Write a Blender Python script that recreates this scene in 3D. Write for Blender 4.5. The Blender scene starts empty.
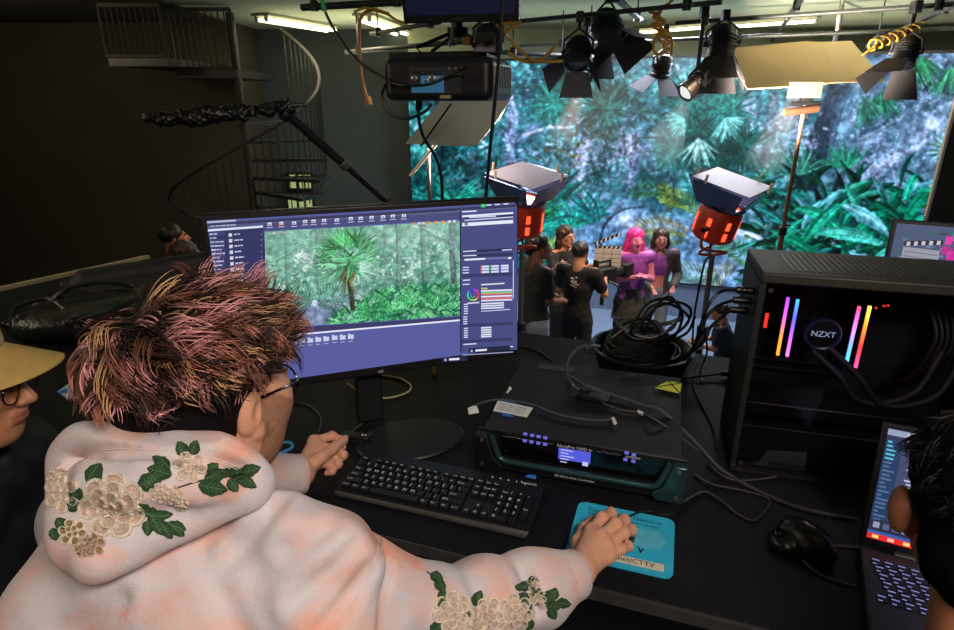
import bpy, math, random
import numpy as np
from mathutils import Vector, Matrix
from mathutils.bvhtree import BVHTree
random.seed(7); rng = np.random.default_rng(7)
scene = bpy.context.scene
COL = scene.collection
R = math.radians
DECK = 1.33            # the control position stands on a raised deck above the studio floor
CAMZ = 2.87
DESK = 2.07            # desk top height
FPX = 600.0; PITCH = R(20); ct, st = math.cos(PITCH), math.sin(PITCH)
CAM = np.array([0.0, 0.0, CAMZ])

# ---- measuring helpers: photograph pixel -> place in the room ----
def ray(px, py):
    x = (px-477)/FPX; y = (py-315)/FPX
    return np.array([x, ct-y*st, -(st+y*ct)])
def Pz(px, py, z):
    r = ray(px, py); return CAM + r*(z-CAMZ)/r[2]
def PY(px, py, Y):
    r = ray(px, py); return CAM + r*Y/r[1]
def PD(px, py, d):
    return CAM + ray(px, py)*d
def V(*a): return np.array(a, float)
def unit(v):
    v = np.asarray(v, float); return v/max(np.linalg.norm(v), 1e-9)
def proj(P):
    d = np.asarray(P, float)-CAM
    zc = d[..., 1]*ct-d[..., 2]*st; yc = -(d[..., 1]*st+d[..., 2]*ct)
    return np.stack([477+FPX*d[..., 0]/zc, 315+FPX*yc/zc], -1)

def lin(c):
    out = []
    for v in c[:3]:
        v = v/255.0
        out.append(v/12.92 if v <= .04045 else ((v+.055)/1.055)**2.4)
    return tuple(out)
def lina(a):
    a = np.asarray(a, float)/255.0
    return np.where(a <= .04045, a/12.92, ((a+.055)/1.055)**2.4)

# ---- materials ----
MATS = {}
def mat(name, col=(128, 128, 128), rough=.5, metal=0., emit=None, es=1., noise=.12, ns=30., bump=0., bs=150., spec=.5, trans=0., attr=None, coat=0., alpha=1., sheen=0., sss=0.):
    if name in MATS: return MATS[name]
    m = bpy.data.materials.new(name); m.use_nodes = True
    nt = m.node_tree; N, L = nt.nodes, nt.links
    b = N['Principled BSDF']
    c = lin(col)
    tc = N.new('ShaderNodeTexCoord')
    if attr:
        a = N.new('ShaderNodeAttribute'); a.attribute_name = attr
        src = a.outputs['Color']
    else:
        src = None
    nz = N.new('ShaderNodeTexNoise'); nz.inputs['Scale'].default_value = ns; nz.inputs['Detail'].default_value = 5
    L.new(tc.outputs['Object'], nz.inputs['Vector'])
    mx = N.new('ShaderNodeMix'); mx.data_type = 'RGBA'; mx.blend_type = 'MULTIPLY'
    rp = N.new('ShaderNodeMapRange'); rp.inputs['From Min'].default_value = .25; rp.inputs['From Max'].default_value = .75
    rp.inputs['To Min'].default_value = 1-noise; rp.inputs['To Max'].default_value = 1+noise
    L.new(nz.outputs['Fac'], rp.inputs['Value'])
    mx.inputs[0].default_value = 1.0
    if src: L.new(src, mx.inputs[6])
    else: mx.inputs[6].default_value = (*c, 1)
    L.new(rp.outputs['Result'], mx.inputs[7])
    L.new(mx.outputs[2], b.inputs['Base Color'])
    b.inputs['Roughness'].default_value = rough
    b.inputs['Metallic'].default_value = metal
    b.inputs['Specular IOR Level'].default_value = spec
    b.inputs['Transmission Weight'].default_value = trans
    b.inputs['Coat Weight'].default_value = coat
    b.inputs['Alpha'].default_value = alpha
    if sheen:
        b.inputs['Sheen Weight'].default_value = sheen
    if sss:
        b.inputs['Subsurface Weight'].default_value = sss
        b.inputs['Subsurface Radius'].default_value = (.012, .004, .002)
    if emit is not None:
        b.inputs['Emission Color'].default_value = (*lin(emit), 1)
        b.inputs['Emission Strength'].default_value = es
    if bump:
        n2 = N.new('ShaderNodeTexNoise'); n2.inputs['Scale'].default_value = bs; n2.inputs['Detail'].default_value = 4
        L.new(tc.outputs['Object'], n2.inputs['Vector'])
        bp = N.new('ShaderNodeBump'); bp.inputs['Strength'].default_value = bump; bp.inputs['Distance'].default_value = .01
        L.new(n2.outputs['Fac'], bp.inputs['Height']); L.new(bp.outputs['Normal'], b.inputs['Normal'])
    MATS[name] = m
    return m
def emat(name, attr=None, col=(255, 255, 255), es=1.):
    """a light-giving surface (a lit screen, a tube): emission, coloured per vertex when attr is given"""
    if name in MATS: return MATS[name]
    m = bpy.data.materials.new(name); m.use_nodes = True
    nt = m.node_tree; N, L = nt.nodes, nt.links
    b = N['Principled BSDF']; b.inputs['Base Color'].default_value = (.004, .004, .005, 1)
    b.inputs['Roughness'].default_value = .35
    if attr:
        a = N.new('ShaderNodeAttribute'); a.attribute_name = attr
        L.new(a.outputs['Color'], b.inputs['Emission Color'])
    else:
        b.inputs['Emission Color'].default_value = (*lin(col), 1)
    b.inputs['Emission Strength'].default_value = es
    MATS[name] = m
    return m

# ---- objects ----
def tag(o, label=None, cat=None, group=None, kind=None):
    if label: o['label'] = label
    if cat: o['category'] = cat
    if group: o['group'] = group
    if kind: o['kind'] = kind
    return o
def thing(name, label, cat, loc=(0, 0, 0), rz=0., group=None):
    o = bpy.data.objects.new(name, None); COL.objects.link(o)
    o.empty_display_size = .05
    o.location = Vector([float(a) for a in loc]); o.rotation_euler = (0, 0, rz)
    return tag(o, label, cat, group)
def copy_thing(o, loc=None, rz=None, label=None, group=None, parent=None):
    c = o.copy(); COL.objects.link(c)
    if parent is not None: c.parent = parent
    if loc is not None: c.location = Vector([float(a) for a in loc])
    if rz is not None: c.rotation_euler = (0, 0, rz)
    if label: c['label'] = label
    if group: c['group'] = group
    for ch in [x for x in o.children]:
        copy_thing(ch, parent=c)
    return c
def to_local(o, P):
    Mx = (Matrix.Translation(o.location) @ o.rotation_euler.to_matrix().to_4x4()).inverted()
    A = np.array(Mx); P = np.asarray(P, float)
    return P @ A[:3, :3].T + A[:3, 3]
def mesh_obj(name, verts, faces, mats, parent=None, loc=None, smooth=True, sharp=40, mi=None, cols=None, bevel=0, bseg=2, shift=True):
    verts = np.asarray(verts, float)
    if loc is not None and shift: verts = verts-np.asarray(loc, float)
    me = bpy.data.meshes.new(name)
    if isinstance(faces, np.ndarray):
        n, k = faces.shape
        me.vertices.add(len(verts)); me.vertices.foreach_set('co', verts.astype(np.float32).ravel())
        me.loops.add(n*k); me.loops.foreach_set('vertex_index', faces.astype(np.int32).ravel())
        me.polygons.add(n); me.polygons.foreach_set('loop_start', np.arange(0, n*k, k, dtype=np.int32))
        me.update(calc_edges=True); me.validate()
    else:
        me.from_pydata([tuple(v) for v in verts], [], [tuple(int(i) for i in f) for f in faces]); me.update()
    if not isinstance(mats, (list, tuple)): mats = [mats]
    for m in mats: me.materials.append(m)
    if mi is not None: me.polygons.foreach_set('material_index', np.asarray(mi, np.int32))
    if cols is not None:
        at = me.color_attributes.new('Col', 'FLOAT_COLOR', 'POINT')
        c4 = np.ones((len(verts), 4), np.float32); c4[:, :3] = cols
        at.data.foreach_set('color', c4.ravel())
    if smooth:
        me.shade_smooth()
        if sharp: me.set_sharp_from_angle(angle=R(sharp))
    o = bpy.data.objects.new(name, me); COL.objects.link(o)
    if loc is not None: o.location = Vector([float(a) for a in loc])
    if parent is not None: o.parent = parent
    if bevel:
        bv = o.modifiers.new('bevel', 'BEVEL'); bv.width = bevel; bv.segments = bseg; bv.limit_method = 'ANGLE'; bv.angle_limit = R(40)
    return o

class MB:
    """collects shapes into ONE mesh"""
    def __init__(s, mats=None):
        s.v = []; s.f = []; s.m = []; s.n = 0; s.mats = list(mats) if mats else []
    def mid(s, m):
        if m is None: return 0
        if m not in s.mats: s.mats.append(m)
        return s.mats.index(m)
    def raw(s, vs, fs, m=None):
        vs = [tuple(float(c) for c in p) for p in vs]
        b = s.n; s.v += vs; s.n += len(vs); k = s.mid(m)
        for f in fs: s.f.append(tuple(b+int(i) for i in f)); s.m.append(k)
        return s
    def box(s, c, d, m=None, rot=None):
        c = V(*c); h = V(*d)/2
        P = np.array([[x, y, z] for z in (-1, 1) for y in (-1, 1) for x in (-1, 1)])*h
        if rot is not None: P = P @ np.array(rot).T
        return s.raw(P+c, [(0, 2, 3, 1), (4, 5, 7, 6), (0, 1, 5, 4), (2, 6, 7, 3), (0, 4, 6, 2), (1, 3, 7, 5)], m)
    def b2(s, lo, hi, m=None):
        lo = V(*lo); hi = V(*hi); return s.box((lo+hi)/2, hi-lo, m)
    def hexa(s, P, m=None):
        return s.raw(P, [(0, 3, 2, 1), (4, 5, 6, 7), (0, 1, 5, 4), (1, 2, 6, 5), (2, 3, 7, 6), (3, 0, 4, 7)], m)
    def slab(s, poly, t, m=None, n=None):
        """flat polygon (3-D points) given thickness t along its normal"""
        P = np.asarray(poly, float)
        if n is None:
            n = np.zeros(3)
            for i in range(len(P)): n += np.cross(P[i]-P[0], P[(i+1) % len(P)]-P[0])
            n = unit(n)
        k = len(P); A = P; B = P+np.asarray(n)*t
        fs = [tuple(range(k))[::-1], tuple(range(k, 2*k))]+[(i, (i+1) % k, k+(i+1) % k, k+i) for i in range(k)]
        return s.raw(np.vstack([A, B]), fs, m)
    def cyl(s, a, b, r, r2=None, m=None, seg=16, caps=True):
        a = V(*a); b = V(*b); r2 = r if r2 is None else r2
        w = unit(b-a); t = unit(np.cross(w, (0, 0, 1) if abs(w[2]) < .9 else (1, 0, 0))); q = np.cross(w, t)
        A = np.arange(seg)*2*np.pi/seg
        ring = np.cos(A)[:, None]*t+np.sin(A)[:, None]*q
        vs = np.vstack([a+ring*r, b+ring*r2])
        fs = [(i, (i+1) % seg, seg+(i+1) % seg, seg+i) for i in range(seg)]
        if caps: fs += [tuple(range(seg))[::-1], tuple(range(seg, 2*seg))]
        return s.raw(vs, fs, m)
    def tube(s, pts, r, m=None, seg=8, caps=True):
        P = np.asarray(pts, float); k = len(P)
        rr = np.full(k, r, float) if np.isscalar(r) else np.asarray(r, float)
        T = np.gradient(P, axis=0); T /= np.maximum(np.linalg.norm(T, axis=1)[:, None], 1e-9)
        n = unit(np.cross(T[0], (0, 0, 1) if abs(T[0][2]) < .9 else (1, 0, 0)))
        A = np.arange(seg)*2*np.pi/seg; vs = []
        for i in range(k):
            n = unit(n-T[i]*(n@T[i])); q = np.cross(T[i], n)
            vs.append(P[i]+rr[i]*(np.cos(A)[:, None]*n+np.sin(A)[:, None]*q))
        fs = [(i*seg+j, i*seg+(j+1) % seg, (i+1)*seg+(j+1) % seg, (i+1)*seg+j) for i in range(k-1) for j in range(seg)]
        if caps: fs += [tuple(range(seg))[::-1], tuple(range((k-1)*seg, k*seg))]
        return s.raw(np.vstack(vs), fs, m)
    def lathe(s, prof, c=(0, 0, 0), m=None, seg=24, ax=None, sy=1.):
        """profile of (radius, height) pairs turned about z (or about axis ax through c)"""
        c = V(*c); A = np.arange(seg)*2*np.pi/seg; vs = []
        if ax is None: t, q, w = V(1, 0, 0), V(0, 1, 0)*sy, V(0, 0, 1)
        else:
            w = unit(ax); t = unit(np.cross(w, (0, 0, 1) if abs(w[2]) < .9 else (1, 0, 0))); q = np.cross(w, t)
        for r, h in prof:
            vs.append(c+w*h+max(r, 1e-5)*(np.cos(A)[:, None]*t+np.sin(A)[:, None]*q))
        k = len(prof)
        fs = [(i*seg+j, i*seg+(j+1) % seg, (i+1)*seg+(j+1) % seg, (i+1)*seg+j) for i in range(k-1) for j in range(seg)]
        return s.raw(np.vstack(vs), fs, m)
    def ball(s, c, r, m=None, seg=14, rot=None):
        r = V(r, r, r) if np.isscalar(r) else V(*r)
        k = seg//2; vs = []
        for i in range(k+1):
            a = np.pi*(i/k-.5)
            for j in range(seg):
                b = 2*np.pi*j/seg
                vs.append([max(np.cos(a), 1e-4)*np.cos(b), max(np.cos(a), 1e-4)*np.sin(b), np.sin(a)])
        P = np.array(vs)*r
        if rot is not None: P = P@np.array(rot).T
        fs = [(i*seg+j, i*seg+(j+1) % seg, (i+1)*seg+(j+1) % seg, (i+1)*seg+j) for i in range(k) for j in range(seg)]
        return s.raw(P+V(*c), fs, m)
    def text(s, txt, o, ux, uy, size, m=None, align='LEFT', sx=1., lift=0.):
        """lettering lying in the plane spanned by ux, uy; o is the baseline start (or centre)"""
        vs, fs = glyphs(txt, align)
        if len(vs) == 0: return s
        ux = unit(ux); uy = unit(uy); n = np.cross(ux, uy)
        P = V(*o)+vs[:, :1]*size*sx*ux+vs[:, 1:2]*size*uy+n*lift
        return s.raw(P, fs, m)
    def build(s, name, parent=None, m=None, loc=None, smooth=True, sharp=40, bevel=0, bseg=2, local=None, shift=True):
        mats = s.mats if s.mats else [m]
        vs = np.array(s.v)
        if local is not None: vs = to_local(local, vs)
        return mesh_obj(name, vs, s.f, mats, parent, loc, smooth, sharp, s.m, None, bevel, bseg, shift)
_GL = {}
def glyphs(txt, align='LEFT'):
    key = (txt, align)
    if key in _GL: return _GL[key]
    cu = bpy.data.curves.new('lettering', 'FONT'); cu.body = txt; cu.size = 1; cu.align_x = align; cu.resolution_u = 2
    o = bpy.data.objects.new('lettering', cu); COL.objects.link(o)
    dg = bpy.context.evaluated_depsgraph_get(); dg.update()
    me = bpy.data.meshes.new_from_object(o.evaluated_get(dg))
    vs = np.array([tuple(v.co) for v in me.vertices]).reshape(-1, 3); fs = [tuple(p.vertices) for p in me.polygons]
    bpy.data.objects.remove(o); bpy.data.curves.remove(cu); bpy.data.meshes.remove(me)
    _GL[key] = (vs, fs); return vs, fs
def rotz(a): return np.array([[math.cos(a), -math.sin(a), 0], [math.sin(a), math.cos(a), 0], [0, 0, 1]])
def rotx(a): return np.array([[1, 0, 0], [0, math.cos(a), -math.sin(a)], [0, math.sin(a), math.cos(a)]])
def roty(a): return np.array([[math.cos(a), 0, math.sin(a)], [0, 1, 0], [-math.sin(a), 0, math.cos(a)]])
def frame_z(w, up=(0, 0, 1)):
    """rotation whose +y axis is w and whose z is near up"""
    y = unit(w); x = unit(np.cross(y, up)); z = np.cross(x, y)
    return np.stack([x, y, z], 1)
def spline(pts, n=40):
    """Catmull-Rom through points"""
    P = np.asarray(pts, float); P = np.vstack([2*P[0]-P[1], P, 2*P[-1]-P[-2]])
    out = []; k = len(P)-3
    per = max(2, n//k)
    for i in range(k):
        for t in np.linspace(0, 1, per, endpoint=(i == k-1)):
            a, b, c, d = P[i:i+4]
            out.append(.5*((2*b)+(c-a)*t+(2*a-5*b+4*c-d)*t*t+(3*b-a-3*c+d)*t**3))
    return np.array(out)

# ---- organic shapes: a distance field and its surface ----
class SDF:
    def __init__(s, lo, hi, h):
        s.lo = V(*lo); s.h = h; s.n = np.ceil((V(*hi)-s.lo)/h).astype(int)+1
        s.F = np.full(s.n, 1.0, np.float32)
    def _blk(s, lo, hi):
        a = np.clip(np.floor((lo-s.lo)/s.h).astype(int), 0, s.n); b = np.clip(np.ceil((hi-s.lo)/s.h).astype(int)+1, 0, s.n)
        if (b <= a).any(): return None
        sl = tuple(slice(int(x), int(y)) for x, y in zip(a, b))
        ax = [(np.arange(x, y)*s.h+o).astype(np.float32) for x, y, o in zip(a, b, s.lo)]
        return sl, np.stack(np.meshgrid(*ax, indexing='ij'), -1)
    def _mix(s, sl, d, k, sub):
        a = s.F[sl]
        if sub:
            d = -d
            if k > 0:
                h = np.maximum(k-np.abs(a-d), 0)/k; s.F[sl] = np.maximum(a, d)+h*h*k*.25
            else: s.F[sl] = np.maximum(a, d)
        else:
            if k > 0:
                h = np.maximum(k-np.abs(a-d), 0)/k; s.F[sl] = np.minimum(a, d)-h*h*k*.25
            else: s.F[sl] = np.minimum(a, d)
    def ell(s, c, r, rot=None, k=.01, sub=False):
        c = V(*c); r = V(r, r, r) if np.isscalar(r) else V(*r)
        e = r.max()+k+3*s.h; q = s._blk(c-e, c+e)
        if q is None: return s
        sl, P = q; p = (P-c.astype(np.float32))
        if rot is not None: p = p@np.asarray(rot, np.float32)
        k0 = np.linalg.norm(p/r, axis=-1); k1 = np.linalg.norm(p/(r*r), axis=-1)
        s._mix(sl, (k0*(k0-1)/np.maximum(k1, 1e-6)).astype(np.float32), k, sub); return s
    def rc(s, a, b, ra, rb=None, k=.01, sub=False, flat=None):
        a = V(*a); b = V(*b); rb = ra if rb is None else rb; e = max(ra, rb)+k+3*s.h
        q = s._blk(np.minimum(a, b)-e, np.maximum(a, b)+e)
        if q is None: return s
        sl, P = q; p = P-a.astype(np.float32); w = (b-a).astype(np.float32)
        t = np.clip((p@w)/max(float(w@w), 1e-9), 0, 1)
        d = p-t[..., None]*w
        if flat is not None:      # squash along a direction: (dir, factor)
            n = np.asarray(unit(flat[0]), np.float32); dn = d@n
            d = d+n*(dn*(flat[1]-1))[..., None]
        s._mix(sl, (np.linalg.norm(d, axis=-1)-(ra+(rb-ra)*t)).astype(np.float32), k, sub); return s
    def chain(s, pts, rad, k=.01, sub=False, flat=None):
        for i in range(len(pts)-1): s.rc(pts[i], pts[i+1], rad[i], rad[i+1], k, sub, flat)
        return s
    def box(s, c, hd, rot=None, rd=.01, k=.01, sub=False):
        c = V(*c); hd = V(*hd); e = np.linalg.norm(hd)+k+3*s.h; q = s._blk(c-e, c+e)
        if q is None: return s
        sl, P = q; p = P-c.astype(np.float32)
        if rot is not None: p = p@np.asarray(rot, np.float32)
        g = np.abs(p)-(hd-rd)
        d = np.linalg.norm(np.maximum(g, 0), axis=-1)+np.minimum(g.max(-1), 0)-rd
        s._mix(sl, d.astype(np.float32), k, sub); return s
    def cut(s, pt, n, k=0.):
        """keep the side opposite to n"""
        q = s._blk(s.lo, s.lo+s.n*s.h); sl, P = q
        d = ((P-V(*pt))@unit(n)).astype(np.float32)
        a = s.F[sl]
        if k > 0:
            h = np.maximum(k-np.abs(a-d), 0)/k; s.F[sl] = np.maximum(a, d)+h*h*k*.25
        else: s.F[sl] = np.maximum(a, d)
        return s
    def field(s, fn):
        q = s._blk(s.lo, s.lo+s.n*s.h); s.F[q[0]] += fn(q[1]).astype(np.float32); return s
    def mesh(s):
        F = s.F; F[0] = F[-1] = 1; F[:, 0] = F[:, -1] = 1; F[:, :, 0] = F[:, :, -1] = 1
        I = F < 0; nx, ny, nz = F.shape
        any_ = np.zeros((nx-1, ny-1, nz-1), bool); all_ = np.ones_like(any_)
        for i in (0, 1):
            for j in (0, 1):
                for k in (0, 1):
                    c = I[i:nx-1+i, j:ny-1+j, k:nz-1+k]; any_ |= c; all_ &= c
        act = any_ & ~all_; co = np.argwhere(act); idx = np.full(act.shape, -1, np.int64); idx[act] = np.arange(len(co))
        p = np.zeros((len(co), 3)); n = np.zeros(len(co))
        corners = [(i, j, k) for i in (0, 1) for j in (0, 1) for k in (0, 1)]
        for a in corners:
            for ax in range(3):
                if a[ax]: continue
                b = list(a); b[ax] = 1
                fa = F[tuple((co+a).T)]; fb = F[tuple((co+b).T)]
                cr = (fa < 0) != (fb < 0); t = np.where(cr, fa/np.where(cr, fa-fb, 1), 0)
                q = np.array(a)+t[:, None]*(np.array(b)-np.array(a)); p += q*cr[:, None]; n += cr
        v = (co+p/np.maximum(n, 1)[:, None])*s.h+s.lo
        fs = []
        for ax in range(3):
            o = [0, 1, 2]; o.remove(ax); u, w = o
            A = [slice(None)]*3; B = [slice(None)]*3; A[ax] = slice(0, -1); B[ax] = slice(1, None)
            for q in (u, w): A[q] = B[q] = slice(1, -1)
            e = I[tuple(A)] != I[tuple(B)]; c = np.argwhere(e); c[:, u] += 1; c[:, w] += 1
            if len(c) == 0: continue
            ins = I[tuple(c.T)]
            def g(du, dw):
                d = c.copy(); d[:, u] -= du; d[:, w] -= dw; return idx[tuple(d.T)]
            Q = np.stack([g(1, 1), g(0, 1), g(0, 0), g(1, 0)], 1)
            flip = ins if ax != 1 else ~ins
            Q = np.where(flip[:, None], Q, Q[:, ::-1]); fs.append(Q)
        return v, np.vstack(fs)
def smooth_mesh(v, f, it=2, lam=.5):
    n = len(v)
    for _ in range(it):
        acc = np.zeros_like(v); cnt = np.zeros(n)
        for k in range(4):
            a = f[:, k]; b = f[:, (k+1) % 4]
            np.add.at(acc, a, v[b]); np.add.at(cnt, a, 1)
        v = v+(acc/np.maximum(cnt, 1)[:, None]-v)*lam
    return v
def vnoise(P, scale, seed=0):
    """smooth value noise in 0..1 at points P (n,3)"""
    q = np.asarray(P, float)*scale+seed*17.13; i = np.floor(q).astype(np.int64); f = q-i; f = f*f*(3-2*f)
    def h(a):
        x = (a[..., 0]*374761393+a[..., 1]*668265263+a[..., 2]*2147483647+seed*974634777) & 0x7fffffff
        x = ((x ^ (x >> 13))*1274126177) & 0x7fffffff
        return ((x ^ (x >> 16)) & 0xffff)/65535.0
    r = 0
    for dx in (0, 1):
        for dy in (0, 1):
            for dz in (0, 1):
                w = (f[..., 0] if dx else 1-f[..., 0])*(f[..., 1] if dy else 1-f[..., 1])*(f[..., 2] if dz else 1-f[..., 2])
                r = r+w*h(i+np.array([dx, dy, dz]))
    return r
# ---- the pictures shown on the lit screens, painted leaf by leaf into an array ----
class Canvas:
    def __init__(s, x0, y0, x1, y1, sc):
        s.x0, s.y0, s.sc = x0, y0, sc
        s.w = int((x1-x0)*sc); s.h = int((y1-y0)*sc)
        yy, xx = np.mgrid[0:s.h, 0:s.w]
        s.X = x0+(xx+.5)/sc; s.Y = y0+(yy+.5)/sc
        s.A = np.zeros((s.h, s.w, 3))
    def fbm(s, scale, seed=0, oct=5, ax=1., ay=1., rot=0.):
        c, n = math.cos(rot), math.sin(rot)
        P = np.stack([(s.X*c+s.Y*n)*ax, (-s.X*n+s.Y*c)*ay, np.full_like(s.X, seed*3.7)], -1).reshape(-1, 3)
        r = 0; a = .5
        for o in range(oct):
            r = r+a*vnoise(P, scale*2**o, seed+o); a *= .5
        return (r/(1-.5**oct)).reshape(s.h, s.w)
    def ramp(s, v, stops):
        xs = [k for k, _ in stops]; cs = np.array([c for _, c in stops], float)
        return np.stack([np.interp(v, xs, cs[:, i]) for i in range(3)], -1)
    def poly(s, P, col, a=1.):
        P = (np.asarray(P, float)-[s.x0, s.y0])*s.sc
        lo = np.floor(P.min(0)).astype(int); hi = np.ceil(P.max(0)).astype(int)+1
        lo = np.maximum(lo, 0); hi = np.minimum(hi, [s.w, s.h])
        if (hi <= lo).any(): return
        x = np.arange(lo[0], hi[0])+.5; y = (np.arange(lo[1], hi[1])+.5)[:, None]
        ins = np.zeros((hi[1]-lo[1], hi[0]-lo[0]), bool)
        for i in range(len(P)):
            (ax, ay), (bx, by) = P[i], P[(i+1) % len(P)]
            if ay == by: continue
            ins ^= ((ay > y) != (by > y)) & (x < (bx-ax)*(y-ay)/(by-ay)+ax)
        B = s.A[lo[1]:hi[1], lo[0]:hi[0]]
        B[ins] = B[ins]*(1-a)+np.asarray(col, float)*a
    def leaf(s, x, y, ang, ln, w, col, bend=0., a=1., n=7, tip=None):
        t = np.linspace(0, 1, n); th = ang+bend*t
        dx = np.cos(th)*ln/(n-1); dy = np.sin(th)*ln/(n-1)
        cx = x+np.concatenate([[0], np.cumsum(dx[:-1])]); cy = y+np.concatenate([[0], np.cumsum(dy[:-1])])
        ww = w*np.sin(np.pi*np.clip(t*.92+.06, 0, 1))**.8*.5
        nx, ny = -np.sin(th), np.cos(th)
        L = np.stack([cx+nx*ww, cy+ny*ww], 1); Rr = np.stack([cx-nx*ww, cy-ny*ww], 1); C = np.stack([cx, cy], 1)
        c = np.asarray(col, float)
        s.poly(np.vstack([L, C[::-1]]), c*.82, a); s.poly(np.vstack([C, Rr[::-1]]), np.minimum(c*1.12+4, 255), a)
    def fan(s, x, y, r, a0, a1, n, col, w=None, jit=.15, a=1.):
        for t in np.linspace(a0, a1, n):
            c = np.clip(np.asarray(col)*rng.uniform(.7, 1.25), 0, 255)
            s.leaf(x, y, t+rng.normal()*jit*.4, r*rng.uniform(.75, 1.1), w or max(1.2, r*.11), c, rng.normal()*.25, a)
    def frond(s, x, y, ang, ln, bend, col, lw=.28, n=16, w=1.6, a=1.):
        px, py, th = x, y, ang; st = ln/n
        for i in range(n):
            th += bend/n; px += math.cos(th)*st; py += math.sin(th)*st
            k = math.sin(math.pi*min(1, (i+1.5)/(n+.5)))**.6
            for sg in (-1, 1):
                c = np.clip(np.asarray(col)*rng.uniform(.7, 1.3), 0, 255)
                s.leaf(px, py, th+sg*.95, ln*lw*k*rng.uniform(.8, 1.1), w, c, sg*-.25, a, 5)
    def trunk(s, pts, w0, w1, col, spots=None, a=1.):
        P = spline(np.c_[np.array(pts, float), np.zeros(len(pts))], 24)[:, :2]; k = len(P)
        T = np.gradient(P, axis=0); T /= np.linalg.norm(T, axis=1)[:, None]; N = np.stack([-T[:, 1], T[:, 0]], 1)
        W = np.linspace(w0, w1, k)[:, None]/2
        s.poly(np.vstack([P+N*W, (P-N*W)[::-1]]), col, a)
        s.poly(np.vstack([P+N*W*.9, (P+N*W*.2)[::-1]]), np.asarray(col)*.7, a)
        if spots is not None:
            for _ in range(int(k*max(w0, 2)*.9)):
                i = rng.integers(0, k); q = P[i]+N[i]*W[i]*rng.uniform(-.9, .9)
                s.leaf(q[0], q[1], rng.uniform(0, 6.28), rng.uniform(1.5, 4), rng.uniform(1, 2.2), np.asarray(spots)*rng.uniform(.75, 1.1), 0, .8, 4)
    def blur(s, n=1):
        for _ in range(n):
            A = np.pad(s.A, ((1, 1), (1, 1), (0, 0)), mode='edge')
            s.A = (A[1:-1, 1:-1]*2+A[:-2, 1:-1]+A[2:, 1:-1]+A[1:-1, :-2]+A[1:-1, 2:])/6

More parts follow.
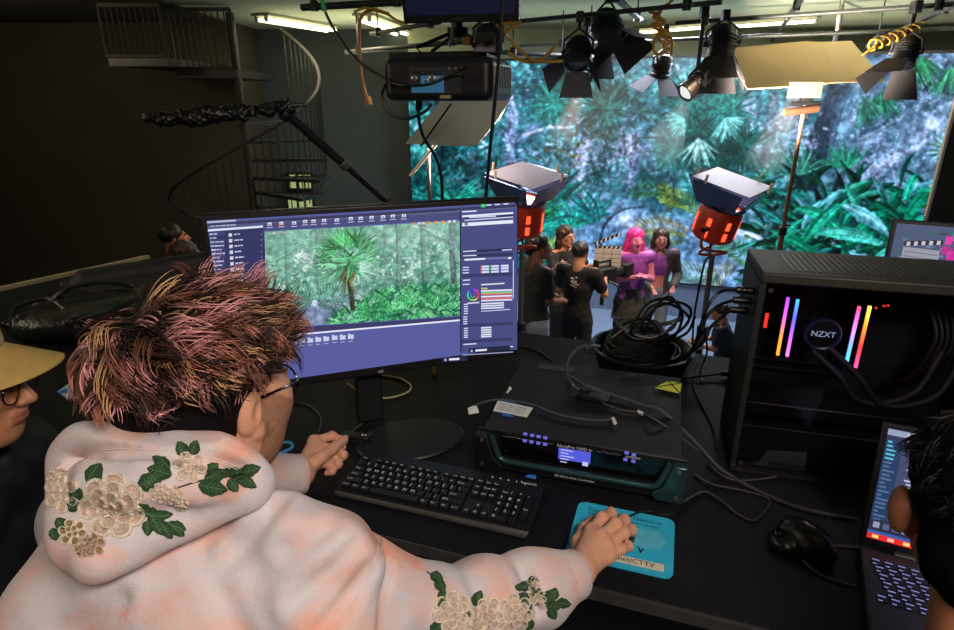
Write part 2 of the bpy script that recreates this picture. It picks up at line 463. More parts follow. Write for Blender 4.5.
def paint_big_jungle():
    c = Canvas(396, 26, 1000, 300, 1.35)
    X, Y = c.X, c.Y
    n = c.fbm(.028, 3, 5); n2 = c.fbm(.10, 9, 4); n3 = c.fbm(.3, 5, 3)
    v = np.clip((n*.55+n2*.3+n3*.15-.5)*2.4+.5, 0, 1)
    A = c.ramp(v, [(0, (10, 32, 38)), (.3, (18, 62, 66)), (.5, (36, 98, 98)), (.68, (62, 140, 132)), (.82, (110, 176, 178)), (1, (190, 220, 228))])
    # the misty rock slope in the upper right of the picture
    m = np.clip((X-805-(150-Y)*.25)/50, 0, 1)*np.clip((232-Y)/30, 0, 1)
    stx = c.fbm(.05, 21, 5, .35, 1.6, -.5)
    B = c.ramp(np.clip((stx-.5)*2.2+.5, 0, 1), [(0, (44, 66, 78)), (.45, (84, 112, 126)), (.7, (112, 138, 156)), (1, (176, 190, 214))])
    A = A*(1-m[..., None])+B*m[..., None]
    # pale sand and water low in the middle
    m = np.clip((Y-192-12*np.sin(X*.03))/18, 0, 1)*np.clip((X-555)/25, 0, 1)*np.clip((790-X)/60, 0, 1)
    st2 = c.fbm(.05, 33, 5, .5, 1.6)
    B = c.ramp(np.clip((st2-.5)*2.4+.5, 0, 1), [(0, (58, 88, 108)), (.5, (104, 134, 162)), (1, (172, 190, 214))])
    A = A*(1-m[..., None]*.92)+B*m[..., None]*.92
    c.A = A
    dk, md, lt = (14, 46, 50), (40, 112, 104), (120, 196, 186)
    # small leaf mottling of the canopy
    for _ in range(5200):
        x = rng.uniform(400, 990); y = rng.uniform(28, 190)
        if x > 815 and y > 40+(x-815)*-.2 and rng.random() < .96: continue
        t = vnoise(np.array([[x, y, 0.]]), .03, 4)[0]+rng.normal()*.18
        col = (12, 44, 46) if t < .40 else (30, 92, 84) if t < .55 else (52, 136, 120) if t < .70 else (108, 190, 182) if t < .84 else (180, 220, 226)
        c.leaf(x, y, rng.uniform(0, 6.28), rng.uniform(3, 9), rng.uniform(1.4, 3.4), np.asarray(col)*rng.uniform(.8, 1.15), rng.normal()*.4, .85, 5)
    c.blur(1)
    # glints of sky between the leaves
    for cx, cy, r, k in ((548, 80, 16, 60), (500, 75, 10, 40), (612, 92, 12, 60), (640, 150, 22, 150), (575, 160, 14, 50), (745, 150, 16, 120), (660, 170, 16, 60), (602, 132, 24, 60), (700, 120, 20, 60), (470, 160, 12, 30),
                         (795, 125, 18, 140), (930, 60, 26, 120), (880, 150, 24, 80), (845, 120, 20, 70), (590, 180, 18, 60), (540, 160, 16, 40), (905, 100, 30, 90), (770, 190, 14, 40), (560, 108, 14, 30)):
        for _ in range(k):
            c.leaf(cx+rng.normal()*r, cy+rng.normal()*r, rng.uniform(-.8, .8), rng.uniform(1.5, 5), rng.uniform(1, 2.2), np.asarray((176, 200, 226))*rng.uniform(.75, 1.12), 0, .8, 4)
    # trunks and boughs
    for pts, w0, w1, col, sp in (
            ([(508, 92), (513, 118), (509, 150), (520, 190)], 9, 11, (78, 112, 136), (206, 220, 240)),
            ([(585, 140), (580, 165), (577, 200)], 11, 13, (84, 112, 128), (196, 210, 226)),
            ([(838, 84), (826, 120), (812, 158), (806, 190)], 17, 24, (24, 38, 44), None),
            ([(850, 84), (838, 112), (826, 160)], 7, 10, (44, 68, 78), None),
            ([(520, 140), (536, 126), (556, 112)], 5, 3, (92, 118, 150), None),
            ([(523, 136), (548, 128), (572, 127), (585, 117), (595, 111)], 3.6, 1.8, (186, 196, 210), None),
            ([(470, 150), (476, 172), (480, 200)], 6, 8, (66, 96, 110), (170, 190, 210)),
            ([(436, 120), (444, 150), (440, 190)], 5, 7, (20, 50, 56), None),
            ([(455, 175), (462, 155), (476, 140)], 3, 2, (30, 66, 70), None),
            ([(775, 96), (770, 130), (764, 180)], 10, 14, (82, 104, 104), (150, 168, 172)),
            ([(622, 128), (634, 150), (630, 185)], 8, 9, (70, 98, 116), (186, 202, 224)),
            ([(746, 92), (748, 130), (742, 170)], 9, 10, (92, 122, 140), (204, 214, 230)),
            ([(600, 250), (604, 226), (622, 210), (648, 206)], 2.2, 1.4, (36, 52, 58), None),
            ([(660, 90), (664, 130), (660, 170)], 5, 6, (28, 66, 68), None),
            ([(860, 140), (900, 118), (954, 92), (990, 80)], 2, 1.5, (128, 150, 156), None)):
        c.trunk(pts, w0, w1, col, sp)
    # streaky leaf texture, with studio haze and bloom painted into the picture's colour
    X, Y = c.X, c.Y
    h1 = c.fbm(.16, 51, 4, 1.2, .7, .5); h2 = c.fbm(.35, 61, 3)
    k = np.clip(1+(h1-.5)*1.15+(h2-.5)*.5, .45, 1.6)[..., None]
    c.A = c.A*k*1.08+np.array([4, 9, 12])
    hot = np.clip((c.fbm(.11, 71, 5)-.60)*5, 0, 1)[..., None]*np.clip((200-Y)/40, 0, 1)[..., None]
    c.A = c.A*(1-hot*.55)+np.array([178, 200, 230])*hot*.55
    lm = (np.exp(-((X-640)/55)**2-((Y-150)/45)**2)*.34+np.exp(-((X-860)/60)**2-((Y-120)/50)**2)*.22+np.exp(-((X-515)/45)**2-((Y-120)/60)**2)*.24)[..., None]
    c.A = c.A*(1-lm)+np.array([140, 160, 204])*lm
    mist = (np.exp(-((X-700)/120)**2-((Y-85)/60)**2)*.26+np.exp(-((X-770)/50)**2-((Y-140)/70)**2)*.20+np.exp(-((X-560)/60)**2-((Y-170)/40)**2)*.14)[..., None]
    c.A = c.A*(1-mist)+np.array([150, 186, 196])*mist
    dk2 = np.clip((.50-c.fbm(.020, 81, 4))*5, 0, 1)[..., None]*.62*np.clip((215-Y)/30, 0, 1)[..., None]*np.clip((860-X)/60, .25, 1)[..., None]
    c.A = np.clip(c.A*(1-dk2)+np.array([12, 46, 50])*dk2, 0, 255)
    # dark soft palms behind
    for _ in range(14):
        x = rng.uniform(560, 760); y = rng.uniform(70, 175)
        c.fan(x, y, rng.uniform(12, 24), rng.uniform(0, 2), rng.uniform(3.4, 5.6), 11, (22, 78, 76), 2.2, a=.75)
    for cx, cy, rr_, col, k in ((590, 128, 24, (86, 96, 66), 60), (560, 150, 18, (96, 100, 60), 40), (612, 145, 20, (44, 62, 60), 60), (640, 168, 26, (130, 146, 190), 40), (588, 156, 16, (166, 176, 216), 40), (625, 150, 12, (196, 206, 240), 50), (745, 128, 14, (176, 188, 224), 36), (800, 140, 16, (176, 188, 226), 60), (790, 118, 14, (190, 200, 236), 50), (880, 165, 22, (150, 160, 196), 40), (924, 196, 14, (188, 184, 226), 40), (604, 112, 20, (40, 170, 150), 50), (665, 96, 24, (36, 150, 140), 60), (548, 112, 16, (40, 180, 170), 50), (470, 140, 26, (40, 150, 150), 70), (512, 160, 22, (150, 180, 220), 60)):
        for _ in range(k): c.leaf(cx+rng.normal()*rr_*.7, cy+rng.normal()*rr_*.55, rng.uniform(-2, 2), rng.uniform(3, 9), rng.uniform(1.4, 3), np.asarray(col)*rng.uniform(.65, 1.15), rng.normal()*.4, .8, 5)
    for x, y, r in ((700, 128, 42), (684, 100, 36), (730, 104, 38), (672, 150, 30), (738, 142, 34), (708, 165, 32), (610, 110, 30), (556, 96, 30)):
        for _ in range(3): c.fan(x+rng.normal()*5, y+rng.normal()*5, r*rng.uniform(.6, 1), rng.uniform(0, 1), 6.0, 20, np.array((40, 118, 108))*rng.uniform(.6, 1.25), 2.6)
    c.blur(1)
    for x, y, r, a0, a1, col in ((698, 138, 30, .7, 2.5, (150, 214, 202)), (724, 118, 26, .0, 2.2, (116, 196, 184)), (684, 118, 22, 1.5, 3.6, (92, 176, 164)), (880, 92, 34, .6, 2.3, (46, 120, 96)),
                                  (920, 56, 40, .7, 2.1, (60, 142, 100)), (950, 66, 36, 1.0, 2.2, (70, 150, 112)), (950, 150, 26, 2.9, 4.3, (140, 196, 190)), (862, 96, 36, .6, 1.9, (64, 130, 112)), (846, 170, 30, 3.4, 5.6, (50, 140, 110)),
                                  (800, 175, 32, 3.3, 6.0, (70, 150, 128)), (770, 185, 28, 3.1, 5.4, (52, 136, 112)), (760, 205, 28, 3.6, 6.0, (40, 130, 90))):
        c.fan(x, y, r, a0, a1, 15, col, 2.6)
    # strap-leaved plants low on the left
    for x, y, n_, col in ((545, 232, 30, (36, 150, 134)), (572, 228, 26, (50, 170, 150)), (530, 222, 20, (58, 150, 96)), (596, 222, 18, (40, 130, 130)), (425, 200, 22, (40, 120, 116)), (455, 205, 22, (44, 140, 120)), (560, 200, 20, (36, 120, 112))):
        for _ in range(n_):
            a = rng.uniform(-2.7, -.45)
            c.leaf(x+rng.normal()*5, y, a, rng.uniform(20, 44), rng.uniform(2.2, 4), np.asarray(col)*rng.uniform(.6, 1.3), np.sign(math.cos(a))*rng.uniform(.2, 1.1), .95, 8)
    # golden palm fronds
    for x, y, a, ln, b, col in ((690, 236, -2.5, 58, -1.0, (150, 148, 70)), (690, 240, -2.9, 64, -.9, (110, 138, 84)), (700, 216, -2.2, 50, -.9, (120, 150, 60)), (672, 196, -2.6, 44, -.9, (60, 116, 84)),
                                (742, 238, -.5, 46, .9, (132, 150, 76)), (748, 250, -.2, 50, .8, (90, 150, 80)), (735, 262, 2.6, 60, -.5, (150, 160, 120)), (540, 262, -1.1, 38, .7, (128, 154, 62)), (548, 262, -.7, 40, .9, (110, 170, 80)), (540, 250, -1.7, 30, -.4, (130, 150, 60)),
                                (756, 275, -2.0, 56, -.8, (70, 140, 80)), (770, 280, -.9, 44, .5, (60, 150, 84)), (720, 280, -2.7, 60, -.7, (104, 150, 110)), (668, 214, -1.3, 34, -1.0, (100, 120, 60))):
        c.frond(x, y, a, ln, b, col)
    # rosettes of long strap leaves low on the right
    for x, y, n_, L_ in ((826, 246, 44, 74), (872, 262, 40, 66), (790, 262, 30, 54), (912, 236, 26, 50), (770, 240, 22, 40)):
        for k in range(n_):
            a = rng.uniform(-3.25, .1); cg = np.array(((16, 72, 58), (28, 128, 102), (60, 172, 144), (24, 48, 46), (120, 196, 210), (180, 206, 232), (46, 60, 50))[rng.integers(7)])
            c.leaf(x+rng.normal()*4, y+rng.normal()*3, a, L_*rng.uniform(.55, 1.05), rng.uniform(3, 7), cg*rng.uniform(.6, 1.1), np.sign(math.cos(a))*rng.uniform(.2, 1.1), .95, 10)
    # big banana leaves low on the right
    G = [(26, 136, 104), (40, 164, 132), (18, 92, 72), (74, 190, 164), (40, 130, 122), (112, 196, 206)]
    for _ in range(150):
        x = rng.uniform(755, 975); y = rng.uniform(186, 292)
        a = rng.uniform(-3.0, -.1)
        c.leaf(x, y, a, rng.uniform(18, 46), rng.uniform(3, 8), np.asarray(G[rng.integers(6)])*rng.uniform(.22, .72), np.sign(math.cos(a))*rng.uniform(.1, 1.1), 1, 9)
    for _ in range(60):
        x = rng.uniform(770, 965); y = rng.uniform(196, 285)
        a = rng.uniform(-3.0, -.1)
        c.leaf(x, y, a, rng.uniform(20, 44), rng.uniform(4, 9), np.asarray(G[rng.integers(6)])*rng.uniform(.6, 1.0), np.sign(math.cos(a))*rng.uniform(.1, .9), 1, 9)
    for x, y, a, ln, w, b, g in ((846, 238, -2.2, 62, 15, -.9, 1), (850, 240, -.9, 66, 14, .9, 0), (880, 244, -2.7, 70, 16, -.6, 3), (800, 250, -1.2, 56, 13, .8, 1), (905, 226, -1.3, 50, 14, .9, 0), (905, 226, -.4, 48, 13, .4, 1),
                                 (905, 228, -2.2, 44, 13, -.6, 2), (820, 262, -2.3, 60, 14, -.6, 0), (870, 262, -.6, 54, 13, .7, 3), (842, 205, .35, 56, 16, .5, 5), (838, 204, 2.5, 50, 12, -.4, 1), (905, 200, -1.4, 30, 10, .5, 1),
                                 (915, 192, -.1, 40, 9, .3, 0), (790, 232, -2.2, 44, 10, -.7, 4), (776, 246, -1.0, 40, 9, .5, 1), (925, 250, -1.9, 46, 13, -.4, 0), (940, 240, -1.2, 50, 12, .4, 3), (970, 250, -2.0, 60, 14, -.4, 0)):
        c.leaf(x, y, a, ln, w*.85, np.asarray(G[g])*.95, b, 1, 13)
        for _ in range(9):
            o_ = rng.uniform(-.35, .35); c.leaf(x+rng.normal()*1.5, y+rng.normal()*1.5, a+o_*.28, ln*rng.uniform(.5, .95), rng.uniform(1, 2.4), np.minimum(np.asarray(G[g])*rng.uniform(.45, 1.55), 255), b, .7, 9)
        c.leaf(x, y, a, ln*.96, 1.2, np.minimum(np.asarray(G[g])*1.3+20, 255), b, .8, 9)
    c.blur(1)
    k = np.clip(1+(c.fbm(.3, 91, 3)-.5)*.8, .6, 1.4)[..., None]
    c.A = np.clip((c.A*k-96)*1.22+84, 0, 255)*np.array([1., .97, 1.05])
    return c

def paint_small_jungle():
    """the game-engine view on the desk monitor (0..200 by 0..112)"""
    c = Canvas(0, 0, 200, 112, 2.4)
    X, Y = c.X, c.Y
    n = c.fbm(.05, 3, 5); n2 = c.fbm(.2, 9, 4)
    v = np.clip((n*.6+n2*.4-.5)*2.0+.5, 0, 1)
    A = c.ramp(v, [(0, (48, 96, 84)), (.35, (84, 146, 124)), (.6, (126, 182, 160)), (.8, (168, 208, 196)), (1, (226, 236, 240))])
    g = np.clip((Y-66-(X-40)*.06)/20, 0, 1)*np.clip((150-X)/60, .15, 1)
    B = c.ramp(np.clip((c.fbm(.09, 13, 5)-.5)*2.2+.5, 0, 1), [(0, (84, 104, 136)), (.5, (140, 154, 186)), (1, (204, 212, 234))])
    c.A = A*(1-g[..., None])+B*g[..., None]
    for cx, cy, r, k in ((36, 34, 6, 60), (58, 32, 5, 40), (100, 48, 10, 70), (150, 40, 14, 120), (128, 56, 10, 60), (30, 62, 14, 80), (176, 30, 8, 30)):
        for _ in range(k): c.leaf(cx+rng.normal()*r, cy+rng.normal()*r*.8, rng.uniform(0, 6), rng.uniform(2, 6), rng.uniform(1.2, 3), np.asarray((226, 234, 244))*rng.uniform(.85, 1.05), 0, .75, 4)
    for x0, x1, w, col in ((50, 51, 5, (110, 150, 140)), (132, 131, 6, (104, 140, 136)), (118, 120, 3, (110, 150, 140)), (20, 21, 4, (90, 140, 120)), (158, 160, 5, (84, 120, 116)), (190, 193, 6, (96, 110, 116)), (84, 85, 2, (120, 160, 150))):
        c.trunk([(x0, -2), (x0+.5, 40), (x1, 76)], w, w*1.2, col, None, .8)
    c.trunk([(150, -2), (168, 14), (186, 22), (201, 30)], 3, 2.4, (120, 136, 150)); c.trunk([(186, 22), (194, 50), (190, 84)], 2.6, 2, (70, 92, 96))
    for _ in range(1500):
        x = rng.uniform(0, 200); y = rng.uniform(0, 62)*(1 if x < 120 else 1.25)
        t = vnoise(np.array([[x, y, 0.]]), .08, 4)[0]+rng.normal()*.14
        if t > .60: continue
        col = (44, 98, 80) if t < .36 else (74, 140, 112) if t < .5 else (110, 176, 148)
        c.leaf(x, y, rng.uniform(0, 6.28), rng.uniform(2, 6), rng.uniform(1, 2.2), np.asarray(col)*rng.uniform(.85, 1.15), 0, .7, 4)
    X, Y = c.X, c.Y
    k = np.clip(1+(c.fbm(.22, 51, 4)-.5)*.8+(c.fbm(.6, 61, 2)-.5)*.4, .5, 1.6)[..., None]
    hz = (.26*np.clip((75-Y)/60, 0, 1)+.05)[..., None]
    c.A = np.clip((c.A*k)*(1-hz)+np.array([196, 226, 216])*hz, 0, 255)
    for _ in range(700):
        x = rng.uniform(60, 200); y = rng.uniform(72, 112)
        if (x-60)*.5+y < 100: continue
        a = rng.uniform(-2.9, -.2)
        col = ((24, 96, 60), (44, 140, 84), (84, 184, 110), (130, 214, 150), (30, 110, 84))[rng.integers(5)]
        c.leaf(x, y+4, a, rng.uniform(6, 15), rng.uniform(1.4, 3), np.asarray(col)*rng.uniform(.8, 1.1), np.sign(math.cos(a))*.5, .95, 6)
    for _ in range(70):
        c.leaf(rng.uniform(0, 90), rng.uniform(70, 112), rng.uniform(-2.6, -.5), rng.uniform(3, 7), 1.6, np.asarray((70, 120, 116))*rng.uniform(.7, 1.3), .2, .8, 5)
    # middle palm with a ragged trunk, and its smaller neighbour
    c.trunk([(80, 44), (81, 60), (84, 96)], 6, 5, (62, 62, 44))
    for _ in range(26): c.leaf(80+rng.normal()*2, 44+rng.uniform(0, 8), 1.57+rng.normal()*.25, rng.uniform(14, 34), 1.6, np.asarray((116, 110, 70))*rng.uniform(.5, 1.3), 0, 1, 5)
    for a, col in ((-2.9, (60, 140, 90)), (-2.5, (84, 168, 110)), (-2.1, (70, 150, 96)), (-1.75, (96, 180, 116)), (-1.4, (80, 164, 104)), (-1.0, (64, 140, 88)), (-.6, (110, 190, 130)), (-.2, (84, 160, 110)), (.3, (150, 212, 180)), (2.8, (120, 196, 150)), (.8, (170, 220, 200)), (2.3, (150, 210, 180))):
        ex, ey = 80+math.cos(a)*rng.uniform(10, 18), 40+math.sin(a)*rng.uniform(10, 18)-2
        c.fan(ex, ey, rng.uniform(18, 27), a-.95, a+.95, 15, np.asarray(col)*rng.uniform(.75, 1.1), 1.7)
    for _ in range(40): c.leaf(80+rng.normal()*3, 40+rng.normal()*3, rng.uniform(0, 6.28), rng.uniform(10, 26), 2.2, np.array((84, 166, 112))*rng.uniform(.5, 1.35), rng.normal()*.5, 1, 7)
    for a in (-2.8, -2.3, -1.9, -1.4, -1.0, -.5, -3.1, 0.): c.frond(46, 84, a, rng.uniform(26, 38), .8*np.sign(math.cos(a)), np.asarray((76, 134, 110))*rng.uniform(.7, 1.2), .3, 11, 1.5)
    for x, y, k in ((120, 104, 18), (146, 96, 18), (170, 100, 16), (100, 108, 14)):
        for _ in range(k):
            a = rng.uniform(-2.9, -.2); c.frond(x, y, a, rng.uniform(14, 26), .5*np.sign(math.cos(a)), np.asarray(((60, 170, 100), (110, 210, 140), (30, 110, 70))[rng.integers(3)]), .3, 8, 1.5)
    c.blur(1)
    return c
# ================= camera, world, render view =================
cam = bpy.data.cameras.new('camera'); camo = bpy.data.objects.new('camera', cam); COL.objects.link(camo)
cam.sensor_width = 36; cam.lens = 36*FPX/954; cam.clip_end = 100; cam.clip_start = .02
camo.location = (0, 0, CAMZ); camo.rotation_euler = (R(90)-PITCH, 0, 0)
scene.camera = camo
scene.view_settings.view_transform = 'Standard'; scene.view_settings.look = 'None'
scene.view_settings.exposure = 0; scene.view_settings.gamma = 1; scene.view_settings.use_curve_mapping = False
w = bpy.data.worlds.new('world'); scene.world = w; w.use_nodes = True
w.node_tree.nodes['Background'].inputs[0].default_value = (.05, .055, .06, 1)
w.node_tree.nodes['Background'].inputs[1].default_value = .25

# ================= materials of the room =================
m_wall = mat('charcoal_wall_paint', (60, 70, 72), .9, noise=.10, ns=3, bump=.05, bs=60)
m_wallw = mat('brown_black_drape', (58, 52, 40), .95, noise=.15, ns=2)
m_pale = mat('pale_green_wall_paint', (168, 176, 150), .9, noise=.06, ns=2)
m_ceil = mat('pale_green_ceiling', (186, 194, 166), .9, noise=.06, ns=1.5)
m_floor = mat('blue_grey_studio_paint', (104, 124, 150), .6, noise=.08, ns=1.2)
m_deck = mat('black_deck_carpet', (20, 20, 20), .95, noise=.2, ns=60)
m_black = mat('black_metal', (22, 22, 24), .45, noise=.15)
m_pipe = mat('dark_pipe', (44, 48, 46), .5, noise=.15, ns=8)
m_steel = mat('brushed_steel', (170, 165, 155), .35, .9, noise=.1)
m_rail = mat('dark_bronze_rail', (34, 31, 22), .7, .0, noise=.2, ns=6)
m_yellow = mat('yellow_cable_rubber', (216, 160, 40), .5, noise=.1)
m_cable = mat('black_cable_rubber', (14, 14, 15), .42, noise=.1)
m_cableg = mat('grey_cable_rubber', (74, 74, 76), .34, noise=.1)
m_tube = emat('fluorescent_tube', None, (255, 240, 186), 6.0)
m_fix = mat('fixture_enamel', (150, 150, 130), .6)
m_mask = mat('black_masking_cloth', (34, 36, 34), .95, noise=.15, ns=8)

def struct(name, mb, m=None, **k):
    o = mb.build(name, m=m, **k); o['kind'] = 'structure'; return o
SZT = 3.31
m_floorb = mat('black_studio_floor', (26, 27, 27), .7, noise=.15, ns=3)
struct('floor', MB().b2((-7.5, -3, -.1), (9, 9.6, 0)), m_floorb)
struct('floor_painted', MB().b2((-1.25, 3.6, 0), (8.9, 9.25, .006)), m_floor)
struct('floor_deck', MB().b2((-7.2, -2.8, 0), (3.6, 3.3, DECK)), m_deck)
struct('ceiling', MB().b2((-7.5, -3, 3.76), (9, 9.6, 3.86)), m_ceil)
struct('wall_back_left', MB().b2((-7.5, 9.3, 0), (-.98, 9.42, 3.76)), m_wall)
struct('wall_back_right', MB().b2((-.98, 9.3, 0), (9, 9.42, 3.76)), m_pale)
struct('wall_left', MB().b2((-7.3, -3, 0), (-7.2, 9.3, 3.76)), m_wallw)
struct('wall_right', MB().b2((8.9, -3, 0), (9.0, 9.3, 3.76)), m_wall)
struct('wall_front', MB().b2((-7.5, -3.1, 0), (9, -3.0, 3.76)), m_wall)
struct('wall_back_stairs', MB().b2((-7.2, 8.25, 0), (-3.1, 9.3, 3.76)), m_wallw)
struct('added_dark_ceiling', MB().b2((-7.2, 3.0, 3.735), (-3.1, 8.25, 3.76)), m_wallw)  # dark sheet added under the pale ceiling so this corner reads dark
# two small lit panes in the back wall
for i, (x0, y0, x1, y1) in enumerate(((290, 174.5, 310.5, 188), (289, 196, 312, 208))):
    a = PY(x0, y1, 9.27); b = PY(x1, y0, 9.27)
    wn = MB().b2((a[0]-.03, 9.24, a[2]-.03), (b[0]+.03, 9.30, a[2])).b2((a[0]-.03, 9.24, b[2]), (b[0]+.03, 9.30, b[2]+.03)).b2((a[0]-.03, 9.24, a[2]), (a[0], 9.30, b[2])).b2((b[0], 9.24, a[2]), (b[0]+.03, 9.30, b[2])).b2((a[0]+(b[0]-a[0])*.36, 9.24, a[2]), (a[0]+(b[0]-a[0])*.36+.03, 9.30, b[2])).b2((a[0]+(b[0]-a[0])*.68, 9.24, a[2]), (a[0]+(b[0]-a[0])*.68+.02, 9.30, b[2])).build('window_%d' % (i+1), m=m_black)
    wn['kind'] = 'structure'
    MB().b2((a[0], 9.27, a[2]), (b[0], 9.29, b[2])).build('pane', wn, emat('lit_pane', None, (170, 186, 120), .75))
# brown grey ledge of the low partition behind the bags
a = Pz(-60, 303, DESK); b = Pz(128, 263, DESK)

# ================= the jungle screen =================
jung = paint_big_jungle()
SL = PY(411, 150, 9.0); SR = PY(985, 150, 6.9)
su = unit(V(SR[0]-SL[0], SR[1]-SL[1], 0)); sw = float(np.linalg.norm((SR-SL)[:2]))+.25; sn = np.array([su[1], -su[0], 0])
z0, z1 = .50, SZT
base = V(SL[0], SL[1], 0)
scr = thing('projection_screen', 'wall-wide lit screen showing a misty green jungle, behind the actors', 'screen', base, math.atan2(su[1], su[0]))
NX, NY = 760, 400
gx, gz = np.meshgrid(np.linspace(0, sw, NX), np.linspace(z0, z1, NY))
P = base+gx[..., None]*su+gz[..., None]*V(0, 0, 1)
q = proj(P)
ix = np.clip((q[..., 0]-jung.x0)*jung.sc-.5, 0, jung.w-1.001); iy = np.clip((q[..., 1]-jung.y0)*jung.sc-.5, 0, jung.h-1.001)
ax, ay = ix.astype(int), iy.astype(int); fx, fy = (ix-ax)[..., None], (iy-ay)[..., None]
ax1 = np.minimum(ax+1, jung.w-1); ay1 = np.minimum(ay+1, jung.h-1)
cc = (jung.A[ay, ax]*(1-fx)+jung.A[ay, ax1]*fx)*(1-fy)+(jung.A[ay1, ax]*(1-fx)+jung.A[ay1, ax1]*fx)*fy
ii = np.arange(NX*NY).reshape(NY, NX)
fq = np.stack([ii[:-1, :-1], ii[:-1, 1:], ii[1:, 1:], ii[1:, :-1]], -1).reshape(-1, 4)
m_jungle = emat('jungle_picture', 'Col', es=1.05)
mesh_obj('picture', to_local(scr, (P+sn*.021).reshape(-1, 3)), fq, m_jungle, scr, smooth=False, cols=lina(cc.reshape(-1, 3)))
MB().b2((-.02, -.02, z0-.03), (sw+.02, .14, z1+.03)).build('panel', scr, mat('screen_back', (40, 42, 44), .8))
MB().b2((-.02, -.0, 0), (sw+.02, .14, z0-.03)).build('plinth', scr, m_floor)
# black masking flat at the right end
a = PY(943, 160, 5.9)
mk = thing('masking_flat', 'tall black masking flat standing at the right end of the jungle screen', 'stage flat', (a[0], a[1], 0), R(-12))
MB().b2((0, 0, 0), (1.4, .05, 3.5)).build('cloth_panel', mk, m_mask)
MB().b2((0, .05, 0), (.05, .09, 3.5)).b2((1.35, .05, 0), (1.4, .09, 3.5)).b2((0, .05, 1.7), (1.4, .09, 1.75)).build('frame', mk, mat('raw_timber', (140, 110, 76), .8))

# ================= ceiling: tubes, grid pipes =================
def tube_light(p, q, label, n=2):
    a = Pz(*p, 3.69); b = Pz(*q, 3.69); d = unit(b-a); s = np.array([d[1], -d[0], 0]); L = np.linalg.norm(b-a)
    t = thing('ceiling_tube_light', label, 'ceiling light', (a+b)/2+V(0, 0, .07), math.atan2(d[1], d[0]), 'fluorescent ceiling lights')
    MB().b2((-L/2-.03, -.13, -.03), (L/2+.03, .13, 0)).build('housing', t, m_fix, bevel=.008)
    for k in range(n):
        y = (k-(n-1)/2)*.14
        MB().cyl((-L/2, y, -.065), (L/2, y, -.065), .019, seg=10).build('tube', t, m_tube)
        for e in (-1, 1):
            MB().b2((e*(L/2+.01)-.01, y-.02, -.09), (e*(L/2+.01)+.01, y+.02, -.03)).build('lamp_holder', t, m_fix)
    return t
tube_light((262, 20), (331, 31), 'lit ceiling tube light above the spiral staircase, furthest left of them')
tube_light((364, 20), (396, 31), 'short lit ceiling tube light left of the hanging television, nearer the wall')
tube_light((394, 32.5), (427, 42), 'short lit ceiling tube light just above the projector')
tube_light((560, 39), (600, 35.5), 'short dim ceiling tube light half hidden behind two black barn door lamps', 1)
tube_light((640, 33), (702, 28), 'lit ceiling tube light crossed by the coiled yellow cable', 1)
tube_light((733, 27), (815, 21.5), 'lit ceiling tube light above the tan foam board', 1)

def pipe(p, q, za, zb, label, r=.019, name='grid_pipe', m=None, cat='pipe', hang=True):
    a = Pz(*p, za); b = Pz(*q, zb)
    c = (a+b)/2
    t = thing(name, label, cat, c, 0, 'lighting grid pipes')
    MB().cyl(a, b, r, seg=12).build('tube', t, m or m_pipe, local=t)
    if hang:
        for f in (.12, .88):
            k = a+(b-a)*f
            MB().cyl(k, (k[0], k[1], 3.76), .007, seg=8).build('hanger_rod', t, m_pipe, local=t)
            MB().cyl(k+V(0, 0, -.035), k+V(0, 0, .05), .034, seg=10).build('clamp', t, m_black, local=t)
    return t
pipe((490, 24), (722, 2), 3.52, 3.52, 'long dark grid pipe over the two big barn door lamps')
pipe((676, 23), (985, 2), 3.52, 3.52, 'dark grid pipe running over the tan foam board')
pipe((520, 46), (985, 27), 3.42, 3.42, 'thin dark grid pipe lowest across the top of the jungle screen', .018)
pipe((804, -4), (768, 47), 3.66, 3.60, 'dark grid pipe slanting down to the top of the tan foam board', .022)
pipe((958, 3), (868, 46), 3.58, 3.36, 'dark grid pipe slanting in from the top right corner', .024)
pipe((612, -6), (640, 20), 3.66, 3.60, 'short dark grid pipe above the coiled yellow cable', .03)
pipe((302, 7.5), (411, 1.5), 3.62, 3.62, 'dark grid pipe just above the left ceiling lights', .03)
pipe((346, 52), (470, 41), 3.36, 3.36, 'dark grid pipe behind the projector mount', .024)
pipe((371, 34), (440, 22), 3.50, 3.50, 'stubby dark grid pipe crossing the left ceiling lights', .022)
pipe((500, 52), (600, 58), 3.28, 3.26, 'dark grid pipe right of the projector carrying yellow cables', .024)
t = thing('conduit_pole', 'pale grey conduit dropping from the ceiling above the tan foam board', 'conduit', PY(840, 20, 6.6)*V(1, 1, 0)+V(0, 0, 3.2))
a = PY(843, -2, 6.6); b = PY(836, 42, 6.6)
MB().cyl((a[0], a[1], 3.76), (b[0], b[1], b[2]), .022, seg=10).build('tube', t, m_steel, local=t)
MB().cyl((b[0], b[1], b[2]-.05), (b[0], b[1], b[2]+.06), .035, seg=10).build('coupling', t, m_black, local=t)

# ================= spiral staircase and landing =================
Ys = 7.0
cx = PY(243, 120, Ys)[0]; rs = .86
stair = thing('spiral_staircase', 'dark spiral staircase with railed upper landing at the back left', 'staircase', (cx, Ys, 0))
MB().cyl((0, 0, 0), (0, 0, 3.7), .042, seg=14).build('centre_column', stair, m_rail)
zr = lambda th: 1.72+(th-math.pi)*(-1.42/math.pi)      # handrail height
ths = np.linspace(-1.25, math.pi*1.5, 90)
zz = np.interp(ths, [-1.25, 0, math.pi, math.pi*1.5], [3.62, 2.95, 1.62, .92])
